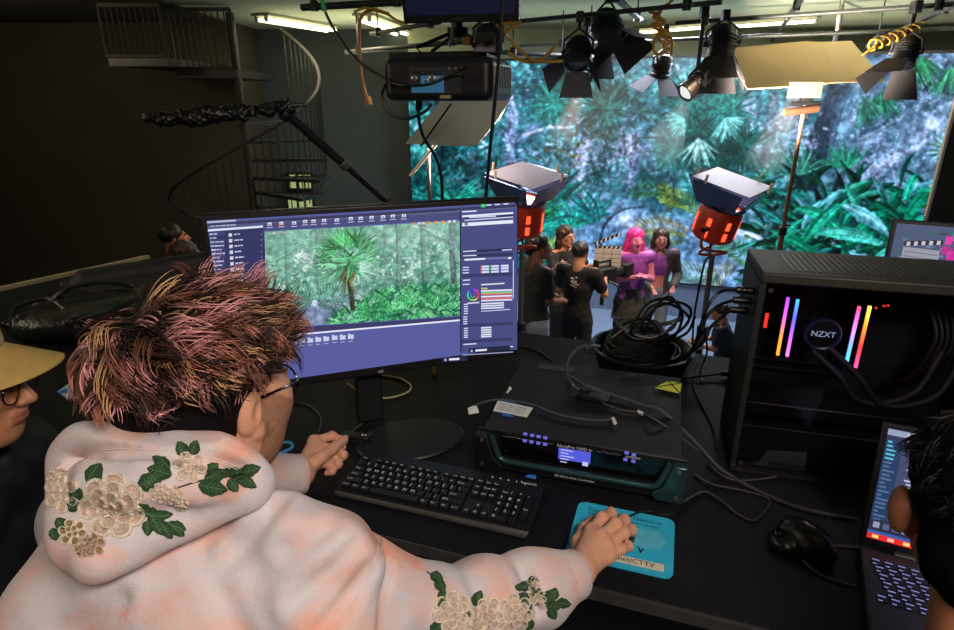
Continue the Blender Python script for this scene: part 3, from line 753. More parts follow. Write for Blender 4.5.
# the rail passes the right-hand side high, comes round the front and is low on the left
ang = lambda th: -th
rail = np.stack([rs*np.cos(ang(ths)), rs*np.sin(ang(ths)), zz], 1)
MB().tube(rail, .02, seg=8).build('handrail', stair, m_rail)
nb = 64
for k in range(nb):
    th = -1.2+(math.pi*1.5+1.15)*k/(nb-1); z = float(np.interp(th, ths, zz)); x, y = rs*math.cos(ang(th)), rs*math.sin(ang(th))
    MB().cyl((x, y, max(z-.98, .02)), (x, y, z), .0065, seg=6).build('baluster', stair, m_rail)
    if k % 4 == 1:
        a2 = 2*math.pi/nb*2.6; zt = max(z-.98, .05)
        pts = [(.04*math.cos(ang(th)), .04*math.sin(ang(th)), zt)]+[((rs+.02)*math.cos(ang(th)+s), (rs+.02)*math.sin(ang(th)+s), zt) for s in (-a2, 0, a2)]
        MB().slab(pts, .035).build('tread', stair, m_black, smooth=False)
xa = PY(106, 48, 6.6)[0]; xb = PY(166, 50, 6.6)[0]; xc = PY(236, 62, 6.9)[0]; xd = PY(174, 55, 6.9)[0]
MB().b2((xa, 6.6, 3.16), (xb, 8.2, 3.24)).b2((xd, 6.9, 3.06), (xc, 8.2, 3.14)).build('landing_slab', stair, m_black, local=stair)
g = MB()
for x0, x1, yy, zb in ((xa, xb, 6.6, 3.24), (xd, xc, 6.9, 3.14)):
    MB().b2((x0, yy-.02, 3.70), (x1, yy+.03, 3.735)).build('top_rail', stair, m_rail, local=stair)
    MB().b2((x0, yy-.02, zb), (x1, yy+.03, zb+.03)).build('bottom_rail', stair, m_rail, local=stair)
    nn = 11
    for k in range(nn):
        x = x0+(x1-x0)*k/(nn-1); r = .018 if k in (0, nn-1) else .008
        MB().cyl((x, yy, zb), (x, yy, 3.72), r, seg=8).build('post' if k in (0, nn-1) else 'baluster', stair, m_rail, local=stair)
# ================= the control desk and what stands on it =================
DY = R(-19); du = V(math.cos(DY), math.sin(DY), 0); dv = V(-math.sin(DY), math.cos(DY), 0)
DO = V(-.05, .905, 0)
m_desk = mat('black_desk_laminate', (18, 17, 20), .58, noise=.25, ns=14, bump=.03, bs=90, spec=.22)
def specks(m, scale, thr, col):
    """dust and worn specks scattered over a surface"""
    nt = m.node_tree; N, L = nt.nodes, nt.links; b = N['Principled BSDF']; src = b.inputs['Base Color'].links[0].from_socket
    tc = N.new('ShaderNodeTexCoord'); vo = N.new('ShaderNodeTexVoronoi'); vo.inputs['Scale'].default_value = scale; L.new(tc.outputs['Object'], vo.inputs['Vector'])
    lt = N.new('ShaderNodeMath'); lt.operation = 'LESS_THAN'; lt.inputs[1].default_value = thr; L.new(vo.outputs['Distance'], lt.inputs[0])
    nz = N.new('ShaderNodeTexNoise'); nz.inputs['Scale'].default_value = 7; L.new(tc.outputs['Object'], nz.inputs['Vector']); gt = N.new('ShaderNodeMath'); gt.operation = 'GREATER_THAN'; gt.inputs[1].default_value = .56; L.new(nz.outputs['Fac'], gt.inputs[0])
    mu = N.new('ShaderNodeMath'); mu.operation = 'MULTIPLY'; L.new(lt.outputs[0], mu.inputs[0]); L.new(gt.outputs[0], mu.inputs[1])
    mx = N.new('ShaderNodeMix'); mx.data_type = 'RGBA'; L.new(mu.outputs[0], mx.inputs[0]); L.new(src, mx.inputs[6]); mx.inputs[7].default_value = (*lin(col), 1); L.new(mx.outputs[2], b.inputs['Base Color'])
specks(m_desk, 55, .055, (120, 116, 112))
m_edge = mat('pale_desk_edge', (60, 57, 55), .5, noise=.3, ns=30)  # paler band along the front edge
m_plas = mat('black_plastic', (17, 17, 19), .42, noise=.12, bump=.02, bs=400)
m_plasg = mat('dark_grey_plastic', (44, 44, 48), .5, noise=.1)
m_gloss = mat('glossy_black', (8, 8, 9), .12)
m_white = mat('white_print', (226, 226, 226), .6, noise=.04)
m_paper = mat('white_paper', (218, 220, 214), .8, noise=.05)
m_blue = mat('blue_tape', (38, 116, 196), .6)
def desk_pt(a, b, z=DESK): return DO+du*a+dv*b+V(0, 0, z)
desk = thing('control_desk', 'long black control desk with pale front edge under the monitor and computer', 'desk', desk_pt(.3, .5, DECK), DY)
x0, x1 = -.77-.3, 1.75-.3
MB().b2((x0, -.5, DESK-DECK-.028), (x1, .62, DESK-DECK)).build('desk_top', desk, m_desk, bevel=.003)
MB().b2((x0, -.5035, DESK-DECK-.026), (x1, -.5005, DESK-DECK-.0015)).build('edge_band', desk, m_edge)
MB().b2((x0+.05, .50, .25), (x1-.05, .52, DESK-DECK-.03)).build('modesty_panel', desk, m_desk)
for sx in (x0+.06, x1-.06):
    for sy in (-.42, .56):
        MB().b2((sx-.025, sy-.025, 0), (sx+.025, sy+.025, DESK-DECK-.028)).build('leg', desk, m_black)
# corner table on the left, with the bags
ctp = [desk_pt(-.785, .12)[:2], desk_pt(-.785, 1.12)[:2], (-1.72, 3.07), (-2.62, 1.66), (-1.7, 1.44)]
cc = np.mean(ctp, 0)
ctab = thing('corner_table', 'black side table with pale edge strip holding the bags, left of the desk', 'table', (cc[0], cc[1], DECK))
loc2 = [(p[0]-cc[0], p[1]-cc[1], DESK-DECK-.03) for p in ctp]
MB().slab(loc2[::-1], -.03 if False else .03, n=(0, 0, 1)).build('table_top', ctab, m_desk, smooth=False)
a, b = V(*loc2[3]), V(*loc2[2]); dd = unit(b-a); nn = V(-dd[1], dd[0], 0)
MB().hexa([a, b, b+nn*.03, a+nn*.03, a+V(0, 0, .045), b+V(0, 0, .045), b+nn*.03+V(0, 0, .045), a+nn*.03+V(0, 0, .045)]).build('edge_strip', ctab, mat('beige_edge', (158, 146, 112), .7), smooth=False)
for k in (0, 1, 2, 3):
    p = V(*loc2[k])*.9
    MB().b2((p[0]-.025, p[1]-.025, 0), (p[0]+.025, p[1]+.025, DESK-DECK-.03)).build('leg', ctab, m_black)

# ---- big monitor ----
mc = V(-.231, 1.336, 2.437); myaw = .339; mtilt = .025
W_, H_ = .71, .412
mon = thing('computer_monitor', 'large black computer monitor showing a game engine jungle scene', 'monitor', (mc[0], mc[1], DESK), myaw)
mz = mc[2]-DESK
RT = rotx(-mtilt)
def mloc(x, y, z): return RT@V(x, y, z)+V(0, 0, mz)
def mpx(px, py, off=0.):
    o = to_local(mon, CAM); d = to_local(mon, CAM+ray(px, py))-o
    Ri = RT.T; o2 = Ri@(o-V(0, 0, mz)); d2 = Ri@d
    t = (-off-o2[1])/d2[1]; q = o2+d2*t; return q          # panel coordinates (x, -off, z)
g = MB(); P = [mloc(x, y, z) for z in (-H_/2, H_/2) for x, y in ((-W_/2, 0), (W_/2, 0), (W_/2, .03), (-W_/2, .03))]
g.hexa(P).build('bezel', mon, m_plas, bevel=.004)
MB().hexa([mloc(x, y, z) for z in (-.12, .12) for x, y in ((-.2, .03), (.2, .03), (.16, .06), (-.16, .06))]).build('back_cover', mon, m_plas, bevel=.006)
sb = to_local(mon, Pz(371, 424, DESK)); bc = to_local(mon, Pz(416, 441, DESK))
MB().hexa([V(sb[0]-.033, sb[1]-.005, .008), V(sb[0]+.033, sb[1]-.005, .008), V(sb[0]+.033, sb[1]+.03, .008), V(sb[0]-.033, sb[1]+.03, .008),
           V(-.02-.033, .06, mz+.03), V(-.02+.033, .06, mz+.03), V(-.02+.033, .085, mz+.03), V(-.02-.033, .085, mz+.03)]).build('stand_neck', mon, m_plas, bevel=.004)
MB().lathe([(.0, 0), (.132, 0), (.135, .004), (.131, .008), (.0, .010)], (bc[0]-.012, bc[1]+.008, 0), seg=48, sy=.70).build('stand_base', mon, mat('stand_base_satin', (20, 20, 22), .5))
m_ui = emat('screen_interface', 'Col', es=1.0)
class UI:
    """flat coloured shapes of a lit screen interface, stacked in thin layers"""
    def __init__(s, mapf): s.v = []; s.f = []; s.c = []; s.mp = mapf; s.k = 0
    def quad(s, pts, col, lay):
        b = len(s.v)
        for p in pts: s.v.append(s.mp(p[0], p[1], .0006+.00025*lay))
        s.f.append(tuple(range(b, b+len(pts)))); s.c += [lina(col)]*len(pts)
    def bar(s, a, b, h, col, lay=3):
        (x0, y0), (x1, y1) = a, b; s.quad([(x0, y0+h/2), (x1, y1+h/2), (x1, y1-h/2), (x0, y0-h/2)], col, lay)
    def rect(s, x0, y0, x1, y1, col, lay=3, sl=0.):
        s.quad([(x0, y1), (x1, y1+sl*(x1-x0)), (x1, y0+sl*(x1-x0)), (x0, y0)], col, lay)
    def words(s, x0, y0, x1, y1, h, col, lay=4, mn=1.0, mx=4.0, gap=.7):
        """a run of tiny illegible words"""
        x = x0
        while x < x1-.5:
            w = min(rng.uniform(mn, mx), x1-x); f0 = (x-x0)/max(x1-x0, .1); f1 = (x+w-x0)/max(x1-x0, .1)
            s.bar((x, y0+(y1-y0)*f0), (x+w, y0+(y1-y0)*f1), h, np.asarray(col)*rng.uniform(.8, 1), lay); x += w+gap
    def ring(s, c, r0, r1, n=24, lay=4):
        import colorsys
        for i in range(n):
            a, b = 2*math.pi*i/n, 2*math.pi*(i+1)/n
            col = np.array(colorsys.hsv_to_rgb(i/n, .75, .85))*255
            s.quad([(c[0]+r0*math.cos(a), c[1]+r0*math.sin(a)), (c[0]+r1*math.cos(a), c[1]+r1*math.sin(a)), (c[0]+r1*math.cos(b), c[1]+r1*math.sin(b)), (c[0]+r0*math.cos(b), c[1]+r0*math.sin(b))], col, lay)
    def build(s, name, parent): return mesh_obj(name, s.v, s.f, m_ui, parent, smooth=False, cols=np.array(s.c))
def mon_map(px, py, off):
    q = mpx(px, py); return mloc(q[0], -off, q[2])
ui = UI(mon_map)
cor = [mpx(207, 222), mpx(517, 203.5), mpx(517.5, 350.5)]
xL, xR, zT, zB = -W_/2+.012, W_/2-.011, H_/2-.013, -H_/2+.022
b0 = len(ui.v)
for x, z in ((xL, zB), (xR, zB), (xR, zT), (xL, zT)): ui.v.append(mloc(x, -.0005, z)); ui.c.append(lina((86, 92, 156)))
ui.f.append((0, 1, 2, 3))
lav = (214, 218, 246); dkp = (50, 52, 96); mid = (66, 70, 122)
# left panel, tab strip, tool bar, right panel
ui.quad([(240, 384), (268, 379), (263.5, 222), (208, 226)], (62, 64, 118), 1)
ui.quad([(225, 300), (268, 300), (263.5, 228), (225, 231)], dkp, 2)
ui.quad([(208, 228.5), (517, 209.5), (517, 204), (207, 223)], (98, 100, 138), 1)
ui.quad([(208, 226), (517, 207), (517, 204), (207, 223)], (54, 56, 92), 2)
ui.bar((207, 222.3), (236, 220.4), 2.0, (176, 180, 212), 3)
ui.words(210, 226.3, 236, 224.6, 1.2, lav, 4)
ui.quad([(263.5, 231), (460, 219), (460, 212), (263.5, 223.5)], (72, 75, 124), 2)
ui.quad([(461, 353), (517, 349.5), (517, 208), (460, 212)], (72, 76, 130), 2)
ui.bar((208, 230.3), (263, 226.4), 2.1, (224, 228, 250), 4)
for k in range(13):
    y = 234.3+k*3.9; ui.words(209.3+k*.5, y, 209.3+k*.5+rng.uniform(7, 14), y-.6, 1.3, lav, 4, 2, 6)
ui.bar((209, 238.2), (225, 237), 3.4, (48, 50, 92), 3)
for k in range(14):
    y = 235+k*5.75; x = 228.6+k*.35
    ui.bar((x, y), (x+3.4, y-.3), 3.4, (206, 208, 226), 4); ui.words(x+5.2, y-.6, x+5.2+rng.uniform(6, 13), y-1.3, 1.3, lav, 4, 2, 5)
    ui.bar((261, y-.9), (262, y-1), 1, (150, 152, 190), 4)
for x, y in ((218, 95), (250, 93), (285, 92), (315, 88), (338, 87), (367, 85), (402, 84), (440, 80), (467, 79), (497, 77), (528, 75), (555, 73), (585, 72)):
    X_, Y_ = 190+x/2.738, 190+y/2.738-.4
    ui.bar((X_-2, Y_-.2), (X_+2, Y_-.5), 3.0, (226, 226, 240), 4); ui.bar((X_-1, Y_), (X_+.8, Y_), 1.4, (90, 90, 130), 5)
    ui.bar((X_-3, Y_+3.3), (X_+3, Y_+2.9), .9, (180, 182, 214), 4)
ui.bar((252+27, 224.4), (282.6, 224.1), 1.6, (236, 150, 90), 6)
# the engine view
vq = [(266.5, 328.5), (461, 315.6), (459.6, 220.6), (264.8, 231.6)]
small = paint_small_jungle()
GX, GY = 330, 186
Pm = []
for j in range(GY):
    t = j/(GY-1)
    l = V(*vq[3])+(V(*vq[0])-V(*vq[3]))*t; r = V(*vq[2])+(V(*vq[1])-V(*vq[2]))*t
    Pm.append(l+(r-l)*np.linspace(0, 1, GX)[:, None])
qpts = [mpx(*p) for p in vq]; cen = lambda s_, t_: (qpts[3]*(1-s_)*(1-t_)+qpts[2]*s_*(1-t_)+qpts[1]*s_*t_+qpts[0]*(1-s_)*t_)
S_, T_ = np.meshgrid(np.linspace(0, 1, GX), np.linspace(0, 1, GY))
Q = (qpts[3][None, None]*((1-S_)*(1-T_))[..., None]+qpts[2]*(S_*(1-T_))[..., None]+qpts[1]*(S_*T_)[..., None]+qpts[0]*((1-S_)*T_)[..., None])
Q[..., 1] = -.0012; Q = Q.reshape(-1, 3)@RT.T+V(0, 0, mz)
cx_ = np.clip((S_*(small.w-1)).round().astype(int), 0, small.w-1); cy_ = np.clip((T_*(small.h-1)).round().astype(int), 0, small.h-1)
ii = np.arange(GX*GY).reshape(GY, GX)
mesh_obj('engine_view', Q, np.stack([ii[1:, :-1], ii[1:, 1:], ii[:-1, 1:], ii[:-1, :-1]], -1).reshape(-1, 4), m_jungle, mon, smooth=False, cols=lina(small.A[cy_, cx_].reshape(-1, 3)))
ui.words(268, 233.4, 290, 232.1, 1.5, (196, 206, 214), 7, 3, 7)
for x, c_ in ((414, (222, 130, 50)), (419, (200, 206, 214)), (423, (200, 206, 214)), (428, (230, 150, 40)), (436, (232, 154, 44)), (443, (236, 150, 40)), (449, (210, 214, 220)), (454, (210, 214, 220))):
    ui.bar((x-1.6, 223.6-(x-414)*.06), (x+1.6, 223.4-(x-414)*.06), 2.3, c_, 7)
# content drawer under the view
ui.bar((298, 334.2), (459.5, 320), 1.6, (232, 234, 250), 4); ui.quad([(250, 340), (460, 319), (460, 316.5), (266, 329)], (58, 60, 104), 3)
for k, (x, y) in enumerate(((285, 415), (307, 413), (329, 412), (351, 410), (373, 408), (396, 405), (418, 404), (440, 402))):
    X_, Y_ = 190+x/2.738, 190+y/2.738
    ui.bar((X_-2.9, Y_), (X_+2.9, Y_-.5), 4.2, (198, 204, 236), 4); ui.bar((X_-2.9, Y_-2.5), (X_-.4, Y_-2.7), 1.2, (198, 204, 236), 4); ui.bar((X_-2.4, Y_+4.5), (X_+2.2, Y_+4.1), .9, (160, 166, 214), 4)
# details panel
def rp(x, y): return 370+x/3.5, 190+y/3.5
def rbar(x0, y0, x1, y1, h, col, lay=4): ui.bar(rp(x0, y0), rp(x1, y1), h, col, lay)
rbar(388, 55, 402, 54, 3.0, (70, 220, 110), 6)
for k in range(3): rbar(406+k*30, 53-k*2, 424+k*30, 52-k*2, 1.2, lav)
rbar(322, 76, 372, 73, 1.4, lav); rbar(322, 92, 500, 80, 2.0, (228, 230, 250)); rbar(330, 98, 500, 87, 2.8, (44, 46, 82), 3); rbar(345, 96, 440, 91, 1.2, lav)
rbar(330, 106, 500, 94, 1.2, (200, 204, 236)); rbar(322, 121, 500, 110, 3.4, (232, 234, 250)); rbar(330, 119, 342, 118, 3.2, (120, 122, 170), 5)
rbar(322, 216, 500, 206, 2.6, (44, 46, 84), 3); rbar(325, 215, 372, 212, 1.1, lav); rbar(462, 210, 496, 208, 1.1, lav); rbar(322, 231, 500, 224, 3.2, (50, 52, 92), 3); rbar(325, 230, 372, 228, 1.1, lav)
rbar(330, 244, 402, 240, 1.8, (232, 234, 250)); rbar(402, 240, 478, 237, 1.4, (120, 124, 180)); rbar(482, 238, 494, 237, 1.8, (232, 234, 250))
for k, y in enumerate((268, 277, 287)):
    rbar(324, y+3, 345, y+2, 1.1, lav)
    for j, cc_ in enumerate(((220, 70, 70), (80, 190, 90), (90, 120, 230))):
        rbar(386+j*34, y-j*1.4, 390+j*34, y-j*1.4, 2.0, cc_, 6); rbar(390+j*34, y-j*1.4, 416+j*34, y-1.2-j*1.4, 2.0, (216, 220, 244), 5)
rbar(322, 300, 500, 293, 3.4, (56, 58, 100), 3); rbar(324, 316, 350, 314, 1.2, lav); rbar(324, 330, 348, 329, 1.1, lav); rbar(388, 331, 470, 326, 1.4, (216, 220, 244))
ui.ring(rp(360, 366), 4.6, 6.2, 28); ui.ring(rp(360, 366), 2.2, 2.7, 16); rbar(340, 396, 382, 393, 1.2, (220, 222, 240))
for y, c_ in ((345, (222, 190, 80)), (354, (232, 234, 250)), (361, (110, 210, 140)), (366, (230, 110, 110)), (374, (232, 234, 250)), (381, (226, 110, 120)), (388, (226, 228, 246))):
    rbar(388, y-1, 410 if y == 345 else 497, y-5 if y > 345 else y-1, 1.5, c_, 5)
for y in (398, 406, 414, 422, 430):
    if y < 420: rbar(388, y, 468, y-4, 1.5, (220, 224, 246), 5)
    rbar(328, y+2, 342, y+1, 1.1, lav)
rbar(388, 424, 490, 417, 1.0, (190, 194, 230), 5)
for y in (444, 452, 460, 468): rbar(326, y, 340, y-1, 1.1, lav)
rbar(322, 474, 500, 466, 3.0, (56, 58, 100), 3)
for y in (482, 490, 498, 506, 513): rbar(388, y, 424, y-2, 1.5, (222, 226, 246), 5); rbar(328, y+2, 342, y+1, 1.1, lav)
rbar(322, 530, 500, 521, 3.0, (56, 58, 100), 3); rbar(326, 540, 372, 537, 1.1, lav); rbar(420, 552, 500, 547, 1.1, lav)
rbar(345, 562, 490, 552, 5.0, (34, 36, 66), 5); rbar(368, 561, 408, 558, 2.0, (226, 228, 246), 6); rbar(352, 563, 358, 562, 2.4, (180, 184, 220), 6)
rbar(252, 594, 340, 588, 5.0, (36, 38, 70), 5); rbar(276, 592, 312, 590, 2.0, (226, 228, 246), 6); rbar(260, 594, 266, 593, 2.4, (180, 184, 220), 6)
rbar(322, 577, 500, 566, 1.0, (150, 154, 200), 4)
ui.quad([rp(499, 380), rp(502, 380), rp(502, 246), rp(499, 246)], (200, 204, 240), 6)
ui.quad([(460, 352), (461.4, 352), (460.6, 211), (459.4, 211)], (38, 40, 74), 5)
ui.build('screen', mon)
q = mpx(383, 376.6)
MB().text('LG', mloc(-.012, -.0012, zB-.016), (1, 0, 0), RT@V(0, 0, 1), .010, m_white).build('maker_logo', mon)

# ---- keyboard ----
kb0 = Pz(333, 490, 2.085); kb1 = Pz(528.5, 534, 2.085); ku = unit((kb1-kb0)*V(1, 1, 0)); kyaw = math.atan2(ku[1], ku[0]); KW = float(np.linalg.norm(kb1-kb0)); KD = .152
kb = thing('computer_keyboard', 'black full-size keyboard with white legends in front of the monitor', 'keyboard', (kb0[0], kb0[1], DESK), kyaw)
def kslope(y): return .016+.010*y/KD
g = MB(); g.hexa([(0, 0, .003), (KW, 0, .003), (KW, KD, .003), (0, KD, .003), (0, .004, .015), (KW, .004, .015), (KW, KD, .026), (0, KD, .026)])
g.build('case', kb, m_plas, bevel=.004)
MB().hexa([(.004, -.001, .004), (KW-.004, -.001, .004), (KW-.004, .004, .004), (.004, .004, .004), (.004, -.001, .010), (KW-.004, -.001, .010), (KW-.004, .004, .013), (.004, .004, .013)]).build('front_lip', kb, mat('smoke_grey_lip', (74, 72, 68), .35))
m_key = mat('keycap_black', (15, 15, 17), .5, noise=.1)
rows = [
 (5, .112, [('Esc', 0, 1)]+[('F%d' % (i+1), 2+i+(i//4)*.5, 1) for i in range(12)]+[('Prt', 15.25, 1), ('Scr', 16.25, 1), ('Pau', 17.25, 1)]),
 (4, .092, [(c, i, 1) for i, c in enumerate('`1234567890-=')]+[('Back', 13, 2), ('Ins', 15.25, 1), ('Hom', 16.25, 1), ('PU', 17.25, 1), ('Num', 18.5, 1), ('/', 19.5, 1), ('*', 20.5, 1), ('-', 21.5, 1)]),
 (3, .0735, [('Tab', 0, 1.5)]+[(c, 1.5+i, 1) for i, c in enumerate('QWERTYUIOP[]')]+[('\\', 13.5, 1.5), ('Del', 15.25, 1), ('End', 16.25, 1), ('PD', 17.25, 1), ('7', 18.5, 1), ('8', 19.5, 1), ('9', 20.5, 1), ('+', 21.5, 1, 2)]),
 (2, .055, [('Caps', 0, 1.75)]+[(c, 1.75+i, 1) for i, c in enumerate("ASDFGHJKL;'")]+[('Enter', 12.75, 2.25), ('4', 18.5, 1), ('5', 19.5, 1), ('6', 20.5, 1)]),
 (1, .0365, [('Shift', 0, 2.25)]+[(c, 2.25+i, 1) for i, c in enumerate('ZXCVBNM,./')]+[('Shift', 12.25, 2.75), ('\u2191', 16.25, 1), ('1', 18.5, 1), ('2', 19.5, 1), ('3', 20.5, 1), ('Ent', 21.5, 1, 2)]),
 (0, .018, [('Ctrl', 0, 1.25), ('Win', 1.25, 1.25), ('Alt', 2.5, 1.25), ('', 3.75, 6.25), ('Alt', 10, 1.25), ('Fn', 11.25, 1.25), ('Mn', 12.5, 1.25), ('Ctrl', 13.75, 1.25), ('\u2190', 15.25, 1), ('\u2193', 16.25, 1), ('\u2192', 17.25, 1), ('0', 18.5, 2), ('.', 20.5, 1)])]
unitw = (KW-.022)/22.5; keyn = 0; extra = MB()
for ri, y, ks in rows:
    for kk in ks:
        lab, kx, kw = kk[:3]; kh = kk[3] if len(kk) > 3 else 1
        xx0 = .011+kx*unitw+.0008; xx1 = .011+(kx+kw)*unitw-.0008; hh = .0165 if ri < 5 else .013
        y0 = y-hh/2; y1 = y+hh/2+(kh-1)*.0185
        zb = kslope(y)-.002; zt = zb+.008
        g = MB([m_key]) if keyn < 100 else extra
        if keyn == 100: g.mats = [m_key]
        g.hexa([(xx0, y0, zb), (xx1, y0, zb), (xx1, y1, zb), (xx0, y1, zb), (xx0+.0016, y0+.0016, zt), (xx1-.0016, y0+.0016, zt+.0), (xx1-.0016, y1-.001, zt+.0012), (xx0+.0016, y1-.001, zt+.0012)], m_key)
        if lab:
            sz = .0105 if len(lab) == 1 else .0066
            g.text(lab, (xx0+.0030, y1-.0105, zt+.0011), (1, 0, 0), (0, 1, .06), sz, m_white, sx=1.1)
        if keyn < 100: g.build('key', kb, smooth=False)
        keyn += 1
if extra.n:
    o = extra.build('key', kb, smooth=False); o['kind'] = 'stuff'
MB().text('logitech', (KW-.052, KD-.017, kslope(KD)+.0012), (1, 0, 0), (0, 1, .07), .011, m_white).build('maker_logo', kb)
for k in range(4): MB().cyl((KW-.115+k*.018, KD-.014, .0255), (KW-.115+k*.018, KD-.014, .0268), .0018, seg=8).build('media_button', kb, m_white)
bt = Pz(531, 477, DESK)
t = thing('tape_scrap', 'small scrap of blue tape on the desk behind the keyboard', 'tape', bt+V(0, 0, .001), kyaw)
tag(MB().hexa([(-.012, -.006, 0), (.012, -.006, 0), (.012, .005, 0), (-.008, .005, 0), (-.012, -.006, .001), (.012, -.006, .001), (.012, .009, .010), (-.008, .007, .002)]).build('strip', t, m_blue, smooth=False))

# ---- rack controller ----
NYAW = R(-17.3); n0 = Pz(478, 464, DESK); n1 = Pz(690, 500, DESK)
NW, ND, NH = .452, .40, .098
nov = thing('video_controller', 'wide black rack video controller with small blue display and angled brackets', 'video controller', (n0[0], n0[1], DESK), NYAW)
def ploc(root, px, py, y=0.):
    o = to_local(root, CAM); d = to_local(root, CAM+ray(px, py))-o; t_ = (y-o[1])/d[1]; return o+d*t_
m_teal = mat('anodised_dark_front', (58, 92, 94), .26, .7, noise=.1, ns=8)
MB().b2((.012, .004, .012), (NW-.012, ND, NH)).build('chassis', nov, mat('black_sheet_steel', (14, 13, 13), .6, noise=.15, ns=20, bump=.02), bevel=.002)
MB().b2((.0, -.002, .014), (NW, .004, NH)).build('front_plate', nov, m_plas, bevel=.001)
tz = NH-.004
for sx, flip in ((0, 1), (NW, -1)):
    pr = [(0, .006), (.060, .006), (.066, .022), (.044, .040), (.028, tz), (0, tz)]
    poly = [V(sx+flip*a_, -.026, b_) for a_, b_ in pr]
    g = MB().slab(poly if flip > 0 else poly[::-1], -.024 if True else 0, n=(0, -1, 0)); g.build('bracket', nov, m_teal if flip < 0 else m_plas, bevel=.003)
    for zz_ in (.022, .084):
        MB().cyl((sx+flip*.017, -.026, zz_), (sx+flip*.017, -.0285, zz_), .0042, seg=12).build('screw', nov, m_steel)
bar_pts = spline([(.034, -.012, tz-.002), (.050, -.016, .050), (.062, -.018, .036), (.10, -.018, .033), (NW*.5, -.018, .033), (NW-.10, -.018, .033), (NW-.062, -.018, .036), (NW-.050, -.016, .050), (NW-.034, -.012, tz-.002)], 80)
MB().tube(bar_pts, .0075, seg=10).build('bezel_bar', nov, m_teal)
MB().hexa([(.05, -.016, .008), (NW-.05, -.016, .008), (NW-.05, .0, .008), (.05, 0, .008), (.05, -.016, .030), (NW-.05, -.016, .030), (NW-.05, 0, .030), (.05, 0, .030)]).build('lower_front', nov, m_plas, bevel=.002)
MB().b2((.055, -.004, .040), (NW-.055, -.002, tz-.004)).build('control_panel', nov, m_gloss)
nx = lambda px, py: ploc(nov, px, py, -.004)
d0, d1 = nx(558.3, 457), nx(592, 438)
dsp = MB().b2((d0[0], -.0062, min(d0[2], d1[2])-.003), (d1[0], -.004, tz-.012)).build('display', nov, emat('controller_display', None, (88, 96, 226), .9))
g = MB(); zt_ = tz-.016
for r_ in range(5): g.b2((d0[0]+.005, -.0068, zt_-r_*.0075), (d0[0]+.005+rng.uniform(.01, .03), -.0062, zt_-r_*.0075+.002))
g.b2((d1[0]-.016, -.0068, zt_-.030), (d1[0]-.004, -.0062, zt_-.020)).build('display_icons', dsp, emat('display_icons_lit', None, (200, 205, 255), .9))
for x, y in ((230, 222), (258, 228), (285, 233), (313, 238), (228, 250), (256, 255), (284, 260), (312, 265), (650, 300), (680, 309), (645, 328), (678, 335)):
    p_ = nx(470+x/4.148, 380+y/4.148)
    MB().box((p_[0], -.0058, p_[2]), (.0085, .003, .0055)).build('button', nov, emat('lit_button', None, (120, 116, 236), .75))
for x, y in ((162, 220), (192, 217), (192, 232), (555, 293), (602, 305)):
    p_ = nx(470+x/4.148, 380+y/4.148); MB().box((p_[0], -.0055, p_[2]), (.008, .003, .005)).build('button', nov, m_plasg)
p_ = nx(556, 431); MB().text('NovaPro UHD Jr', (d0[0]-.004, -.0045, tz-.010), (1, 0, 0), (0, 0, 1), .0108, m_white).build('model_lettering', nov)
for a_, b_ in ((.058, d0[0]-.012), (d1[0]+.012, NW-.135)): MB().b2((a_, -.0048, tz-.0065), (b_, -.004, tz-.0055)).build('panel_line', nov, mat('grey_print', (120, 120, 120), .6))
MB().text('novastar', (NW-.125, -.0045, tz-.009), (1, 0, 0), (0, 0, 1), .009, m_white).build('maker_lettering', nov)
MB().text('4K All-in-One Controller', (NW*.40, -.0165, .016), (1, 0, 0), (0, 0, 1), .0085, m_white).build('front_lettering', nov)
for sx in (.04, NW-.04):
    for sy in (.03, ND-.04): MB().cyl((sx, sy, 0), (sx, sy, .013), .014, seg=14).build('foot', nov, m_cable)
g = MB().b2((.065, ND-.055, NH), (.16, ND-.025, NH+.0015)); g.build('top_plate', nov, mat('name_plate', (60, 58, 54), .5))
# white label with tapes on top of it
zt_ = DESK+NH+.001
lp = [Pz(498, 400.5, zt_), Pz(533, 408, zt_), Pz(527, 417.5, zt_), Pz(493, 411, zt_)]
c_ = np.mean(lp, 0); t = thing('paper_label', 'white paper label taped to the top of the rack controller', 'label', c_, 0)
MB().slab([to_local(t, p) for p in lp][::-1], .0008, n=(0, 0, 1)).build('sheet', t, m_paper, smooth=False)
g = MB()
for k in range(4):
    a_ = lp[0]+(lp[3]-lp[0])*(.25+k*.17); b_ = lp[1]+(lp[2]-lp[1])*(.25+k*.17); e_ = b_-a_
    for s0, s1 in ((.08, .3), (.34, .52), (.56, .86)): g.tube([to_local(t, a_+e_*s0+V(0, 0, .001)), to_local(t, a_+e_*s1+V(0, 0, .001))], .0006, seg=4)
g.build('writing', t, m_plasg)
for q0 in ((511, 401.5), (508, 415.5)):
    a_ = to_local(t, Pz(*q0, zt_)); MB().box((a_[0], a_[1], .0012), (.026, .012, .0012), rot=rotz(NYAW)).build('tape', t, m_blue, smooth=False)
t = thing('corner_label', 'folded white label sticking out at the left end of the rack controller', 'label', Pz(472, 412, zt_-.01), .4)
MB().hexa([(-.012, -.008, 0), (.014, -.010, 0), (.016, .010, 0), (-.006, .012, 0), (-.012, -.008, .001), (.014, -.010, .001), (.016, .010, .012), (-.006, .012, .006)]).build('sheet', t, m_paper, smooth=False)

